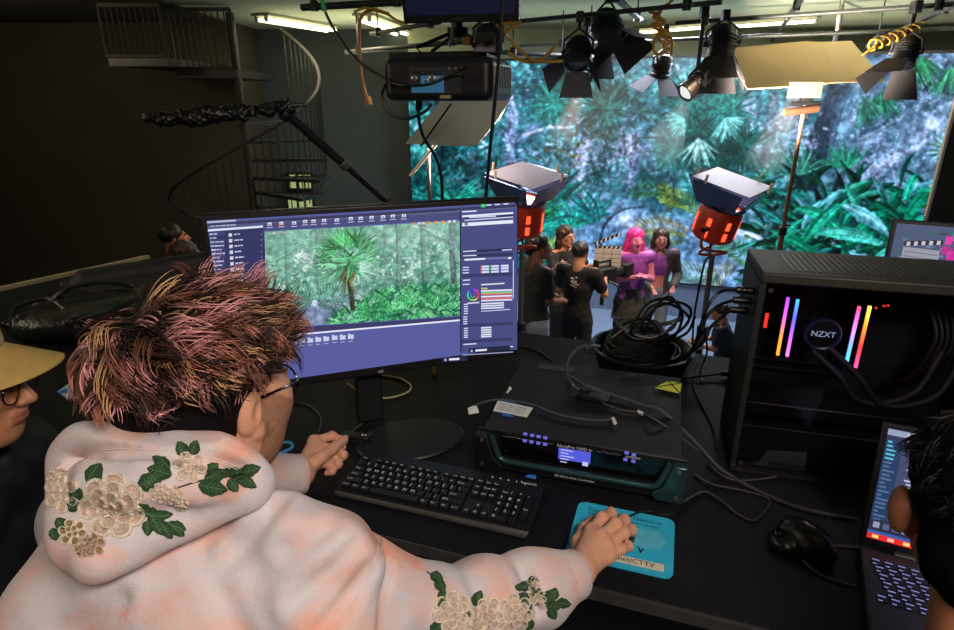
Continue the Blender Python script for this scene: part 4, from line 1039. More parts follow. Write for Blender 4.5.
# ---- mouse mat ----
pc_ = [Pz(*p, DESK+.004) for p in ((561, 556), (668, 577), (676.5, 521), (585, 500))]
c_ = np.mean(pc_, 0); mx_ = unit(pc_[1]-pc_[0]+pc_[2]-pc_[3]); myw = math.atan2(mx_[1], mx_[0]); MWd, MDp = .192, .166
pad = thing('mouse_mat', 'cyan mouse mat with black lettering under a hand', 'mouse mat', (c_[0], c_[1], DESK), myw)
def rr(w_, h_, r_, n=7):
    out = []
    for sx, sy, a0 in ((1, -1, -90), (1, 1, 0), (-1, 1, 90), (-1, -1, 180)):
        for k in range(n):
            a_ = R(a0+90*k/(n-1)); out.append((sx*(w_/2-r_)+r_*math.cos(a_), sy*(h_/2-r_)+r_*math.sin(a_)))
    return out
MB().slab([(x, y, .0005) for x, y in rr(MWd, MDp, .017)], .0035, n=(0, 0, 1)).build('mat', pad, mat('cyan_cloth', (40, 178, 214), .75, noise=.05, ns=60))
m_ink = mat('black_ink', (14, 22, 30), .7)
MB().text('City of Tampa Television', (-.074, .057, .0042), (1, 0, 0), (0, 1, 0), .0172, m_ink, sx=.84).text('Television & Government Access', (-.074, .045, .0042), (1, 0, 0), (0, 1, 0), .0105, m_ink).build('title_lettering', pad)
MB().text('CTTV', (-.035, -.036, .0042), (1, 0, 0), (0, 1, 0), .036, m_ink, sx=.9).build('logo_lettering', pad)
MB().slab([(-.045, .02, .0042), (-.02, -.005, .0042), (-.010, .005, .0042), (-.030, .030, .0042)], .0003, n=(0, 0, 1)).build('logo_mark', pad, m_ink)
MB().slab([(-.068, -.071, .0042), (.080, -.071, .0042), (.080, -.052, .0042), (-.068, -.052, .0042)], .0003, n=(0, 0, 1)).build('address_strip', pad, mat('cream_strip', (212, 206, 180), .7))
MB().text('tampagov.net/CTTV', (-.066, -.066, .0048), (1, 0, 0), (0, 1, 0), .0165, m_ink, sx=.96).build('address_lettering', pad)
MB().lathe([(0, .0041), (.036, .0041), (.036, .0043), (0, .0043)], (.045, .008, 0), seg=28, sy=.8).build('worn_patch', pad, mat('worn_pale_patch', (82, 184, 210), .8, noise=.18, ns=60))

# ---- mice ----
def mouse(name, label, p, yaw, L=.105, Wd=.06, Hh=.036):
    t = thing(name, label, 'mouse', (p[0], p[1], p[2]), yaw)
    n_, k_ = 20, 14; vs, fs = [], []
    for i in range(n_+1):
        u_ = i/n_; y = (u_-.5)*L; w_ = Wd/2*(math.sin(math.pi*min(max(u_*.94+.03, 0), 1))**.42)*(1-.12*math.sin(math.pi*u_)); h_ = Hh*(math.sin(math.pi*min(max(u_*.9+.02, 0), 1))**.6)*(1-.25*u_)
        for j in range(k_+1):
            a_ = math.pi*j/k_; vs.append((w_*math.copysign(abs(math.cos(a_))**.7, math.cos(a_)), y, h_*math.sin(a_)**.75+.0015))
    for i in range(n_):
        for j in range(k_): b_ = i*(k_+1)+j; fs.append((b_, b_+1, b_+k_+2, b_+k_+1))
        fs.append((i*(k_+1), (i+1)*(k_+1), (i+1)*(k_+1)+k_, i*(k_+1)+k_))
    fs.append(tuple(range(k_+1))); fs.append(tuple(n_*(k_+1)+j for j in range(k_+1))[::-1])
    MB().raw(vs, fs).build('shell', t, m_plas)
    MB().cyl((-.004, L*.28, Hh*.72), (.004, L*.28, Hh*.72), .009, seg=16).build('scroll_wheel', t, m_plasg)
    MB().tube([(0, L*.05, Hh*.93), (0, L*.2, Hh*.82), (0, L*.44, Hh*.42)], .0008, seg=5).build('button_seam', t, m_gloss)
    return t
mp = Pz(614, 545, DESK+.0042)
mouse('computer_mouse', 'black mouse under the hand on the cyan mouse mat', (mp[0], mp[1], DESK+.0042), R(-50), .10, .056, .030)
# thumb mouse with a tall body
tp = Pz(800, 548, DESK)
tm = thing('trackball_mouse', 'black sculpted mouse with a shiny thumb rest beside the laptop', 'mouse', tp, R(20))
s = SDF((-.06, -.075, -.005), (.065, .075, .07), .003)
s.ell((.008, -.004, .016), (.034, .056, .040), rotz(.15), .012).ell((-.030, .014, .010), (.024, .030, .020), None, .014).ell((.018, .02, .010), (.026, .04, .024), None, .012)
s.cut((0, 0, .001), (0, 0, -1))
v, f = s.mesh(); v = smooth_mesh(v, f, 2)
mesh_obj('shell', v, f, mat('satin_black', (26, 26, 27), .3), tm)
MB().ball((-.034, .022, .024), .0125).build('ball', tm, m_gloss)
MB().cyl((.018, .046, .028), (.026, .044, .026), .009, seg=16).build('scroll_wheel', tm, m_plasg)

# ---- laptop ----
LY = R(-27); l0 = Pz(862, 548, DESK+.012)
lap = thing('laptop_computer', 'open black laptop with red bar on screen at the right end of the desk', 'laptop', (l0[0], l0[1], DESK), LY)
LW, LD = .36, .245
MB().b2((-.006, -LD, .002), (LW, 0, .017)).build('base', lap, mat('laptop_shell', (40, 40, 44), .42, .3, noise=.06), bevel=.003)
m_lk = mat('laptop_key', (22, 22, 30), .5); m_lit = emat('lit_legend', None, (150, 156, 236), .8)
for r_ in range(6):
    y = -.030-r_*.0188
    for k in range(14):
        x = .010+k*.0196+(.004*r_ if r_ < 5 else 0)
        if x > LW-.07: continue
        if r_ == 5 and 4 <= k <= 8:
            if k > 4: continue
            wk = .0196*5-.003
        else: wk = .0165
        MB([m_lk]).b2((x, y-.0155, .0165), (x+wk, y, .0188), m_lk).b2((x+.002, y-.0040, .0188), (x+min(wk-.002, .0135), y-.0022, .0192), m_lit).b2((x+.002, y-.0150, .0188), (x+.008, y-.0132, .0192), m_lit).build('key', lap, smooth=False)
MB().text('SERIES', (.012, -LD+.02, .0172), (1, 0, 0), (0, 1, 0), .010, m_white).build('palm_rest_lettering', lap) if False else None
MB().b2((.11, -LD+.012, .0168), (.24, -.155, .0176)).build('touchpad', lap, mat('touchpad_grey', (46, 46, 50), .35), bevel=.0005)
MB().cyl((.05, .004, .014), (LW-.05, .004, .014), .007, seg=12).build('hinge', lap, m_plasg)
LT = R(14)
def lloc(x, z, off=0.): return V(x, .008+z*math.sin(LT)-off*math.cos(LT), .018+z*math.cos(LT)+off*math.sin(LT)*0)
LH = .232
MB().hexa([lloc(-.006, 0), lloc(LW, 0), lloc(LW, 0)+V(0, .008, 0), lloc(-.006, 0)+V(0, .008, 0), lloc(-.006, LH), lloc(LW, LH), lloc(LW, LH)+V(0, .008, 0), lloc(-.006, LH)+V(0, .008, 0)]).build('lid', lap, m_plas, bevel=.002)
lu = UI(lambda x, z, off: lloc(x, z, off))
def lr(x0, z0, x1, z1, col, lay): lu.quad([(x0, z0), (x1, z0), (x1, z1), (x0, z1)], col, lay)
LS = LW-.014
lr(.004, .014, LS, LH-.008, (58, 62, 92), 0)
lr(.004, .014, .030, LH-.020, (40, 62, 100), 1); lr(.030, .052, .13, LH-.03, (70, 74, 108), 1); lr(.13, .052, LS, LH-.03, (120, 126, 186), 1)
lr(.004, LH-.020, LS, LH-.009, (150, 160, 190), 1); lr(.034, LH-.0165, .2, LH-.0125, (226, 230, 246), 2); lr(.004, LH-.031, LS, LH-.020, (52, 56, 84), 1)
for k in range(8): lr(.036+k*.015, LH-.0285, .046+k*.015, LH-.023, (200, 204, 226), 2)
for k in range(13):
    z = LH-.040-k*.0065; lr(.042+.004*(k % 3), z, .042+.004*(k % 3)+rng.uniform(.015, .04), z+.003, (190, 194, 222), 2)
for k in range(20): lr(.007, .05+k*.0078, .007+rng.uniform(.006, .018), .0535+k*.0078, (90, 190, 210) if k > 14 else (84, 110, 150), 2)
lr(.004, .030, LS, .052, (44, 46, 70), 2)
for k in range(22): lr(.010+k*.015, .036, .020+k*.015, .047, (90, 94, 126) if k % 3 else (150, 154, 186), 3)
lr(.004, .0225, LS, .030, (56, 96, 170), 2); lr(.004, .014, LS, .0245, (232, 44, 40), 3)
for k in range(9): lr(.012+k*.024, .0165, .022+k*.024, .0225, (250, 190, 170) if k % 2 else (250, 220, 120), 4)
lu.build('screen', lap)
# ================= desktop computer tower =================
TY = R(-15.5)
t0 = Pz(729, 471, DESK)
tw = thing('desktop_computer', 'black tower computer with glass side and rainbow lit memory sticks', 'computer', (t0[0], t0[1], DESK), TY)
TW, TD, TH_ = .47, .215, .468
m_case = mat('black_case_steel', (30, 29, 28), .5, noise=.12, ns=10, bump=.02)
m_dark = mat('dark_interior', (26, 26, 34), .55, noise=.2, ns=30)
def glass_mat():
    m = bpy.data.materials.new('smoked_glass'); m.use_nodes = True; N, L = m.node_tree.nodes, m.node_tree.links
    N.remove(N['Principled BSDF']); o = N['Material Output']
    t = N.new('ShaderNodeBsdfTransparent'); t.inputs[0].default_value = (.80, .80, .84, 1)
    g = N.new('ShaderNodeBsdfGlossy'); g.inputs['Roughness'].default_value = .04; g.inputs[0].default_value = (.8, .8, .85, 1)
    f = N.new('ShaderNodeFresnel'); f.inputs[0].default_value = 1.45; mx = N.new('ShaderNodeMixShader')
    L.new(f.outputs[0], mx.inputs[0]); L.new(t.outputs[0], mx.inputs[1]); L.new(g.outputs[0], mx.inputs[2]); L.new(mx.outputs[0], o.inputs[0]); return m
m_glass = glass_mat()
MB().b2((0, .0, TH_-.022), (TW, TD, TH_)).build('top_panel', tw, mat('brown_black_top', (44, 40, 34), .55, noise=.1, ns=20), bevel=.004)
MB().b2((0, 0, .0), (TW, TD, .02)).build('bottom_panel', tw, m_case, bevel=.003)
MB().b2((0, .0, .02), (.012, TD, TH_-.022)).build('rear_panel', tw, m_case)
MB().b2((TW-.02, .0, .02), (TW, TD, TH_-.022)).build('front_panel', tw, m_case)
MB().b2((.012, TD-.008, .02), (TW-.02, TD, TH_-.022)).build('far_panel', tw, m_case)
MB().b2((.012, TD-.03, .02), (TW-.02, TD-.01, TH_-.022)).build('motherboard_tray', tw, m_dark)
g = MB()
for k in range(26): g.b2((.06+k*.012, .03, TH_-.0), (.066+k*.012, TD-.03, TH_+.001))
g.build('top_vent', tw, m_black)
MB().b2((.012, .012, .02), (TW-.02, TD-.032, .118)).build('power_shroud', tw, m_dark, bevel=.003)
MB().b2((.012, .006, .148), (.34, .12, .178)).build('graphics_card', tw, mat('card_shroud', (24, 24, 27), .4), bevel=.004)
MB().b2((.015, .03, .195), (.3, TD-.03, .198)).b2((.015, .03, .215), (.22, TD-.03, .217)).build('slot_rail', tw, m_black) if False else None
for z in (.192, .214):
    MB().b2((.02, TD-.05, z), (.24, TD-.03, z+.006)).build('expansion_slot', tw, m_plasg)
g = MB().b2((.10, TD-.055, TH_-.075), (.30, TD-.03, TH_-.045)); g.build('power_heatsink', tw, m_plasg, bevel=.003)
def tpx(px, py, y): return ploc(tw, px, py, y)
m_ram = mat('memory_body', (20, 20, 22), .4)
def rgb_bar(name, cols, z0, z1, x, y, wd):
    n_ = 24; vs, fs, cs = [], [], []
    for i in range(n_+1):
        t_ = i/n_; z = z0+(z1-z0)*t_
        c_ = np.array([np.interp(t_, np.linspace(0, 1, len(cols)), [k[j] for k in cols]) for j in range(3)])
        for dx, dy in ((-wd, 0), (wd, 0), (wd, .006), (-wd, .006)): vs.append((x+dx, y+dy, z)); cs.append(lina(c_))
    for i in range(n_):
        for j in range(4): fs.append((i*4+j, i*4+(j+1) % 4, i*4+4+(j+1) % 4, i*4+4+j))
    fs += [(3, 2, 1, 0), tuple(n_*4+j for j in range(4))]
    return mesh_obj(name, vs, fs, emat('rainbow_light', 'Col', es=3.4), tw, smooth=False, cols=np.array(cs))
for (xa_, ya_), (xb_, yb_), cols in (((788, 298), (778.3, 355.5), [(255, 150, 40), (255, 140, 60), (220, 90, 200), (150, 70, 255)]), ((798, 300), (787.6, 356.6), [(255, 120, 220), (190, 90, 255), (90, 90, 255), (60, 170, 255)]),
                                      ((859, 307), (847.2, 366), [(60, 200, 255), (110, 160, 255), (230, 120, 255), (255, 70, 120)]), ((869.7, 306.7), (856.7, 368), [(255, 80, 150), (255, 60, 60), (255, 140, 40), (230, 240, 90)])):
    a = tpx(xb_, yb_, .085); b = tpx(xa_, ya_, .085); x = (a[0]+b[0])/2
    MB().b2((x-.0042, .092, a[2]-.006), (x+.0042, .165, b[2]+.006)).build('memory_stick', tw, m_ram)
    rgb_bar('memory_light', cols, a[2], b[2], x, .085, .0026)
    for z in (a[2]-.005, b[2]+.004): MB().b2((x-.004, .084, z-.0015), (x+.004, .092, z+.0015)).build('stick_clip', tw, m_plasg)
pc_ = tpx(823, 334.5, .075)
pump = MB().lathe([(0, 0), (.036, 0), (.036, -.05), (0, -.05)][::-1], pc_, ax=(0, -1, 0), seg=32).build('cooler_pump', tw, m_ram)
MB().lathe([(.030, .0005), (.034, .003), (.036, .0005)], pc_, ax=(0, -1, 0), seg=32).build('pump_ring', pump, emat('pump_ring_glow', None, (70, 84, 150), .07))
MB().text('NZXT', pc_+V(-.0005, -.004, -.004), (1, 0, 0), (0, 0, 1), .0175, emat('white_glow', None, (190, 210, 240), .9), align='CENTER').build('pump_lettering', pump)
m_hose = mat('braided_hose', (38, 36, 44), .6, noise=.3, ns=200)
for a_, b_ in (((812, 350), (862, 402)), ((829, 348), (884, 405))):
    p = [tpx(*a_, .075), tpx((a_[0]+b_[0])/2+2, (a_[1]+b_[1])/2, .05), tpx(*b_, .045), tpx(b_[0]+50, b_[1]-8, .06), tpx(b_[0]+80, b_[1]-50, .09)]
    MB().tube(spline(p, 40), .0068, seg=10).build('cooling_hose', tw, m_hose)
rl = tpx(766.5, 320, .05); MB().b2((rl[0]-.003, .05, rl[2]-.018), (rl[0]+.003, .056, rl[2]+.014)).build('status_light', tw, emat('red_glow', None, (255, 60, 44), 1.6))
for px_, py_ in ((884, 306), (888, 305.5), (876, 308)):
    q_ = tpx(px_, py_, .10); MB().box(q_, (.004, .003, .003)).build('status_light', tw, emat('red_glow', None, (255, 60, 44), 1.6))
lb = [tpx(*p, .0115) for p in ((754, 467), (805, 471), (807, 452), (768, 450))]
MB().slab([p+V(0, -.0005, 0) for p in lb], .0006, n=(0, -1, 0)).build('supply_label', tw, mat('label_grey', (112, 116, 114), .7))
MB().text('RM1000', tpx(767, 465.5, .0096), (1, 0, 0), (0, 0, 1), .0185, mat('label_dark', (20, 20, 20), .6), sx=1.25).build('supply_lettering', tw)
for k in range(3):
    a_ = tpx(752+k*5-3, 466-k*.0, .0108); MB().hexa([a_, a_+V(.004, 0, 0), a_+V(.004, .0006, 0), a_+V(0, .0006, 0), a_+V(.014, 0, .016), a_+V(.018, 0, .016), a_+V(.018, .0006, .016), a_+V(.014, .0006, .016)]).build('label_stripe', tw, mat('label_grey', (112, 116, 114), .7))
for k in range(5):
    p = [V(.30+k*.012, .12, .20), V(.34+k*.013, .09, .24+k*.01), V(.37+k*.01, .10, .32), V(.36+k*.012, .13, .38)]
    MB().tube(spline(p, 24), .004, seg=7).build('internal_cable', tw, m_cable)
MB().b2((.012, -.003, .018), (TW-.016, .0, TH_-.022)).build('glass_side', tw, m_glass, smooth=False)
for x_, z_ in ((.02, .03), (.02, TH_-.034), (TW-.03, .03), (TW-.03, TH_-.034)): MB().cyl((x_, -.003, z_), (x_, -.007, z_), .005, seg=12).build('thumb_screw', tw, m_plasg)
q_ = ploc(tw, 949, 283, 0.); MB().b2((TW-.095, .03, TH_), (TW-.05, .055, TH_+.014)).build('top_button', tw, m_plas, bevel=.002)
# cables plugged into its left end
def cable(name, label, pts, r=.003, m=None, group=None, n=50, cat='cable', parts=()):
    P = spline(pts, n); c = P[np.argmin(P[:, 2])]
    t = thing(name, label, cat, c, 0, group)
    MB().tube(P-c, r, seg=8).build('cord', t, m or m_cable)
    for kind, a_, b_, rr_, mm in parts:
        MB().cyl(V(*a_)-c, V(*b_)-c, rr_, seg=10).build(kind, t, mm)
    return t
def D(px, py, h=.003): return Pz(px, py, DESK+h)
for k, (py0, mids, lab) in enumerate(((290, [(722, 291, 1.30), (709, 304, 1.30), (702, 322, 1.32)], 'uppermost of the three black leads plugged into the tower computer'),
                              (303, [(718, 306, 1.29), (706, 318, 1.29), (699, 338, 1.31)], 'middle of the three black leads plugged into the tower computer'),
                              (316, [(722, 317, 1.28), (710, 328, 1.28), (703, 342, 1.3)], 'lowest of the three black leads plugged into the tower computer'))):
    s_ = np.array(tw.matrix_world) if False else None
    pz_ = ploc(tw, 740, py0, .05); Rz = rotz(TY); start = Rz@V(0, .05+k*.02, pz_[2])+V(t0[0], t0[1], DESK)
    p = [start-Rz@V(.002, 0, 0), start-Rz@V(.03, 0, 0)]+[PY(*q) for q in mids]+[D(692-k*4, 352+k*3, .004)]
    cable('computer_lead', lab, p, .0038, m_cable, 'leads into the tower computer', parts=[('plug', start-Rz@V(.001, 0, 0), start-Rz@V(.035, 0, 0), .008, m_cable)])

# ================= round tub with a tangle of cables behind the controller =================
tc = Pz(640, 368, DESK); tc = V(tc[0], tc[1], DESK)
tub = thing('round_tub', 'low round navy tub heaped with black cables behind the rack controller', 'tub', tc)
m_navy = mat('navy_plastic', (20, 24, 38), .4, noise=.1)
RT0 = .150
MB().lathe([(0, .003), (RT0*.80, .0), (RT0*.86, .004), (RT0, .066), (RT0+.006, .070), (RT0+.006, .076), (RT0-.003, .076), (RT0-.012, .068), (RT0*.8, .012), (0, .010)], seg=40).build('bowl', tub, m_navy)
for s_ in (-1, 1):
    MB().tube(spline([(s_*RT0, -.03, .066), (s_*(RT0+.022), -.018, .066), (s_*(RT0+.024), .018, .066), (s_*RT0, .03, .066)], 16), .006, seg=8).build('handle', tub, m_navy)
# soft pouch sitting in it
s = SDF((-.11, -.09, 0), (.11, .09, .15), .004); s.box((0, 0, .06), (.085, .055, .055), rotz(.2), .03, 0).field(lambda P: .006*np.sin(P[..., 0]*60+P[..., 2]*30)*np.cos(P[..., 1]*50))
v, f = s.mesh(); t = thing('black_pouch', 'soft black pouch sitting in the round tub under the cables', 'pouch', tc+V(.0, .02, .012))
mesh_obj('pouch_body', v, f, mat('black_nylon', (15, 15, 16), .7, bump=.2, bs=300), t)
MB().tube(spline([(-.06, -.045, .112), (0, -.055, .118), (.06, -.04, .112)], 14), .002, seg=6).build('zip', t, m_plasg)
labs = ['thick black cable coiled upright on the round tub, widest loops', 'black cable looped loosely over the left rim of the round tub', 'thin dark cable tangled on top of the black pouch', 'black cable coil lying flat inside the round tub']
for k in range(4):
    pts = []; nl = (4, 3, 4, 4)[k]; rg = np.random.default_rng(40+k)
    for i in range(nl*9+1):
        a_ = 2*math.pi*i/9+k; lp_ = i/9
        if k == 0: rx_, rz_ = .075+.014*math.sin(lp_*2.1), .056+.012*math.cos(lp_*3); pts.append(tc+V(.045+rx_*math.cos(a_)+.012*lp_-.02, -.05+.010*lp_+.03*math.cos(a_), .168+rz_*1.2*math.sin(a_)))
        elif k == 1: pts.append(tc+V(-.045+(.07+.012*math.sin(lp_*4))*math.cos(a_), -.07+.035*math.sin(a_)+.01*lp_, .125+.045*math.sin(a_+.6)+.004*lp_))
        elif k == 2: pts.append(tc+V((.09+.01*lp_)*math.cos(a_)*.8, -.02+.05*math.sin(a_), .135+.018*math.sin(2*a_+k)+.006*lp_))
        else: pts.append(tc+V((.125-.006*lp_)*math.cos(a_), (.12-.006*lp_)*math.sin(a_), .032+.012*lp_+.004*math.sin(3*a_)))
    pts = np.array(pts)+rg.normal(size=(len(pts), 3))*.004
    cable('coiled_cable', labs[k], pts, (.0042, .0036, .0026, .004)[k], m_cable if k != 2 else m_cableg, 'cables heaped on the round tub', n=len(pts)*6)

# ================= loose cables on the desk =================
wt = mat('white_plastic', (214, 214, 206), .45)
top = .101
def N_(px, py, h=0.): return Pz(px, py, DESK+top+h)
cable('loose_cable', 'thick grey cable sweeping from the tub to the tower computer', [PY(566, 372, 1.60), PY(572, 378, 1.42), N_(585, 385, .02), N_(600, 391, .008), N_(640, 404, .004), N_(664, 413, .004), D(697, 444, .05), D(722, 470, .008), D(760, 492, .004), D(800, 508, .004), D(857, 520, .004)], .0042, m_cableg, 'loose cables on the desk', 80)
cable('loose_cable', 'grey cable bent in a tight arch left of the round tub', [PY(600, 346, 1.44), PY(582, 347, 1.40), PY(570, 357, 1.38), PY(567, 372, 1.37), N_(574, 386, .01), N_(590, 397, .004), N_(604, 402, .003)], .0036, m_cableg, 'loose cables on the desk', 60)
cable('loose_cable', 'thin dark cable crossing the top of the rack controller to a white tipped plug', [N_(463, 413, -.04), N_(478, 404, .004), N_(500, 399.5, .005), N_(530, 404, .004), N_(560, 415, .003), N_(590, 420, .003), N_(606, 420, .003), N_(614, 417, .004)], .0022, m_cableg, 'loose cables on the desk', 60, parts=[('plug', N_(613, 418.5, .004), N_(615, 423, .004), .0045, wt)])
cable('loose_cable', 'thin cable with a white collar lying behind the right of the rack controller', [N_(604, 404, .003), N_(622, 410, .003), N_(641, 413, .003), N_(662, 424, .003), D(700, 452, .03), D(712, 462, .003)], .0022, m_cableg, 'loose cables on the desk', 50, parts=[('collar', N_(638, 411.5, .003), N_(643, 414, .003), .0045, wt)])
cable('loose_cable', 'thin cable making a pointed loop in front of the tower computer', [D(684, 501), D(704, 491.5), D(720, 500), D(738, 514), D(755, 520), D(769, 505), D(765, 497), D(740, 490), D(712, 484), D(694, 474)], .0024, m_cableg, 'loose cables on the desk', 70)  # lighter grey puts the cord's highlight into its colour
cable('loose_cable', 'black cable running low across the front of the tower computer to the laptop', [D(706, 462), D(725, 477), D(745, 480.5), D(779, 476), D(828, 465), D(860, 457, .02), D(884, 452, .03)], .0024, m_cableg, 'loose cables on the desk', 50)
cable('loose_cable', 'black cable from the sculpted mouse to the laptop side, upper of two', [D(808, 549, .012), D(820, 546), D(840, 546), D(860, 548)], .0024, m_cableg, 'loose cables on the desk', 30)
cable('loose_cable', 'black cable curving below the sculpted mouse to the laptop side, lower of two', [D(803, 560), D(815, 571), D(833, 580), D(856, 586)], .0024, m_cableg, 'loose cables on the desk', 30)
cable('mouse_cable', 'thin black lead of the mouse under the hand, leaving the cyan mat', [D(622, 524, .02), D(630, 516, .012), D(646, 511, .008), D(664, 515, .007), D(677, 512, .006), D(684, 500)], .0019, m_cable, None, 40)
cable('loose_cable', 'pale cable loop lying behind the monitor stand', [Pz(347, 383, DESK+.02), Pz(364, 394, DESK+.012), D(386, 398), D(406, 393), D(411, 386), D(402, 379), D(388, 376), D(370, 374)], .0028, mat('beige_cable', (176, 164, 122), .5), 'loose cables on the desk', 60)
cable('loose_cable', 'thin grey cable arching down behind the left hand', [D(294, 402), D(306, 404), D(316, 411), D(321, 420), D(319, 432)], .0022, m_cableg, 'loose cables on the desk', 40)
cable('loose_cable', 'black cable from the monitor stand to the small dark hub', [D(369, 410), D(366, 420), D(356, 428), D(345, 436)], .0022, m_cableg, 'loose cables on the desk', 40)
cable('loose_cable', 'dark cable trailing along the far edge of the desk behind the monitor', [D(520, 345), D(540, 352), D(558, 366), D(578, 376)], .003, m_cable, 'loose cables on the desk', 40)
cable('loose_cable', 'dark cable running to a pale tipped plug beside the tower computer', [D(620, 392, .01), D(650, 385, .006), D(680, 379, .006), D(712, 375, .01), D(722, 374, .012)], .0028, m_cable, 'loose cables on the desk', 40, parts=[('plug', D(722, 374, .012), D(728, 373.6, .012), .0075, m_plas), ('plug_tip', D(728, 373.6, .012), D(737, 373, .012), .0062, mat('pale_gold', (206, 190, 120), .4)), ])
cable('loose_cable', 'thin cable dropping behind the yellow note', [D(700, 350), D(693, 380), D(699, 400), D(712, 425), D(716, 448)], .0024, m_cable, 'loose cables on the desk', 40)
cable('loose_cable', 'dark lead hanging in a tight bend beside the round tub', [PY(705, 335, 1.5), PY(707, 352, 1.48), D(700, 372, .01), D(702, 384)], .0028, m_cable, 'loose cables on the desk', 40)
# small adapter on the controller
aa = N_(594, 398.5); t = thing('cable_adapter', 'flat black adapter block lying on the rack controller', 'adapter', (aa[0], aa[1], DESK+top-.002), NYAW-.1)
MB().b2((-.042, -.016, 0), (.04, .02, .014)).build('block', t, m_plas, bevel=.003)
# hub by the left hand
hb = D(357, 441, 0); t = thing('usb_hub', 'small black hub with white marks between the left hand and keyboard', 'hub', hb, R(-10))
MB().b2((-.038, -.014, 0), (.034, .014, .020)).build('body', t, m_plas, bevel=.003)
for k in range(3): MB().b2((-.028+k*.02, -.0148, .007), (-.018+k*.02, -.0139, .012)).build('port', t, m_plasg)
MB().b2((.014, -.004, .020), (.020, .001, .0206)).b2((.023, -.004, .020), (.027, .001, .0206)).build('printed_marks', t, m_white)
# light blue strap loop
bl = D(276, 450, 0); P = spline([D(268, 446, .004), D(276, 443, .008), D(289, 442.5, .010), D(292.5, 446.5, .008), D(288, 450, .006), D(272, 455.5, .004), D(262, 457, .003)], 36)
t = thing('blue_strap', 'bright blue strap loop lying beside the cuff of the left hand', 'strap', P[np.argmin(P[:, 2])]); MB().tube(P-np.array(t.location), .0034, seg=8).build('band', t, mat('bright_blue', (60, 160, 226), .5))
# notes
yp = [N_(*p, .002) for p in ((654, 388), (668, 381.5), (682, 383.5), (680, 394))]; c_ = np.mean(yp, 0)
t = thing('yellow_note', 'crumpled yellow note with dark lines at the back of the rack controller', 'note', c_)
MB().slab([(p-c_)*V(1, 1, 0)+V(0, 0, .0006) for p in yp], .0008, n=(0, 0, 1)).build('sheet', t, mat('yellow_paper', (206, 214, 70), .7), smooth=False)
for a_, b_ in ((0, 2), (.2, 1)):
    MB().tube([(yp[0]-c_)*V(1, 1, 0)+V(0, 0, .002), (yp[2]-c_)*V(1, 1, 0)+V(0, .0, .002)] if a_ == 0 else [(yp[1]-c_)*V(1, 1, 0)+V(0, 0, .002), (yp[3]-c_)*V(1, 1, 0)+V(0, 0, .002)], .0016, seg=5).build('ink_line', t, m_plas)
wp = Pz(508, 393, DESK+top); t = thing('white_connector', 'tiny white connector standing on the rack controller behind its paper label', 'connector', (wp[0], wp[1], DESK+top-.003)); MB().cyl((-.003, 0, .003), (.004, .006, .010), .003, seg=8).cyl((.004, .006, .010), (.007, .009, .014), .0045, seg=8).build('shell', t, wt)
t = thing('desk_clip', 'tiny yellow clip on the desk edge behind the monitor', 'clip', D(434, 374, 0)); MB().b2((-.006, -.004, 0), (.006, .004, .012)).b2((-.003, -.002, .012), (.005, .002, .022)).build('body', t, mat('clip_yellow', (220, 190, 60), .5))

# ================= bags and paper on the corner table =================
m_leather = mat('black_leather', (24, 24, 24), .34, noise=.2, ns=10, bump=.35, bs=70)
bp = Pz(88, 334, DESK); bp = V(bp[0], bp[1], DESK)
s = SDF((-.34, -.26, -.01), (.34, .3, .26), .007)
s.ell((0, 0, .055), (.20, .12, .065), rotz(.35), .03).ell((.12, .08, .07), (.14, .09, .06), rotz(.5), .04).ell((-.13, -.03, .05), (.11, .08, .05), rotz(.2), .04)
for k in range(9):
    a_ = k*.7; s.rc((-.20+.045*k, -.10+.02*math.sin(a_), .075+.02*math.sin(a_*2)), (-.10+.045*k, .08, .095+.02*math.cos(a_)), .016, .012, .012)
s.rc((-.18, .04, .09), (.1, .10, .11), .025, .025, .02).rc((.05, .1, .11), (.24, .14, .09), .03, .02, .02)
s.cut((0, 0, .002), (0, 0, -1))
v, f = s.mesh(); v = smooth_mesh(v, f, 1)
bag = thing('leather_bag', 'slouched black leather bag on the corner table behind the pink haired person', 'bag', bp)
mesh_obj('bag_body', v, f, m_leather, bag)
MB().tube(spline([(-.2, -.08, .07), (-.19, -.05, .12), (-.10, -.02, .14), (-.02, -.05, .11)], 24), .008, seg=8).build('handle', bag, m_leather)
MB().tube(spline([(-.16, .0, .08), (-.08, .07, .15), (.08, .10, .16), (.2, .1, .10)], 24), .009, seg=8).build('shoulder_strap', bag, m_leather)
for x, y, z in ((-.2, -.08, .07), (-.02, -.06, .105)): MB().lathe([(.010, -.002), (.014, 0), (.010, .002)], (x, y, z), ax=(0, 1, .3), seg=16).build('buckle', bag, m_steel)
t = thing('leather_jacket', 'black jacket folded over the far side of the corner table', 'jacket', Pz(150, 292, DESK)*V(1, 1, 0)+V(0, 0, DESK))
s = SDF((-.36, -.2, -.01), (.36, .24, .2), .008)
s.box((0, 0, .04), (.28, .12, .04), rotz(.45), .03, .02)
for k in range(7): s.rc((-.26+.06*k, -.14+.03*k, .07), (-.12+.06*k, .08+.02*k, .085), .025, .02, .03)
s.rc((-.2, -.1, .09), (.2, .13, .11), .04, .04, .03); s.cut((0, 0, .002), (0, 0, -1)); v, f = s.mesh(); v = smooth_mesh(v, f, 1)
mesh_obj('jacket_body', v, f, mat('black_cloth', (27, 27, 26), .6, noise=.2, ns=12, bump=.2, bs=90), t)
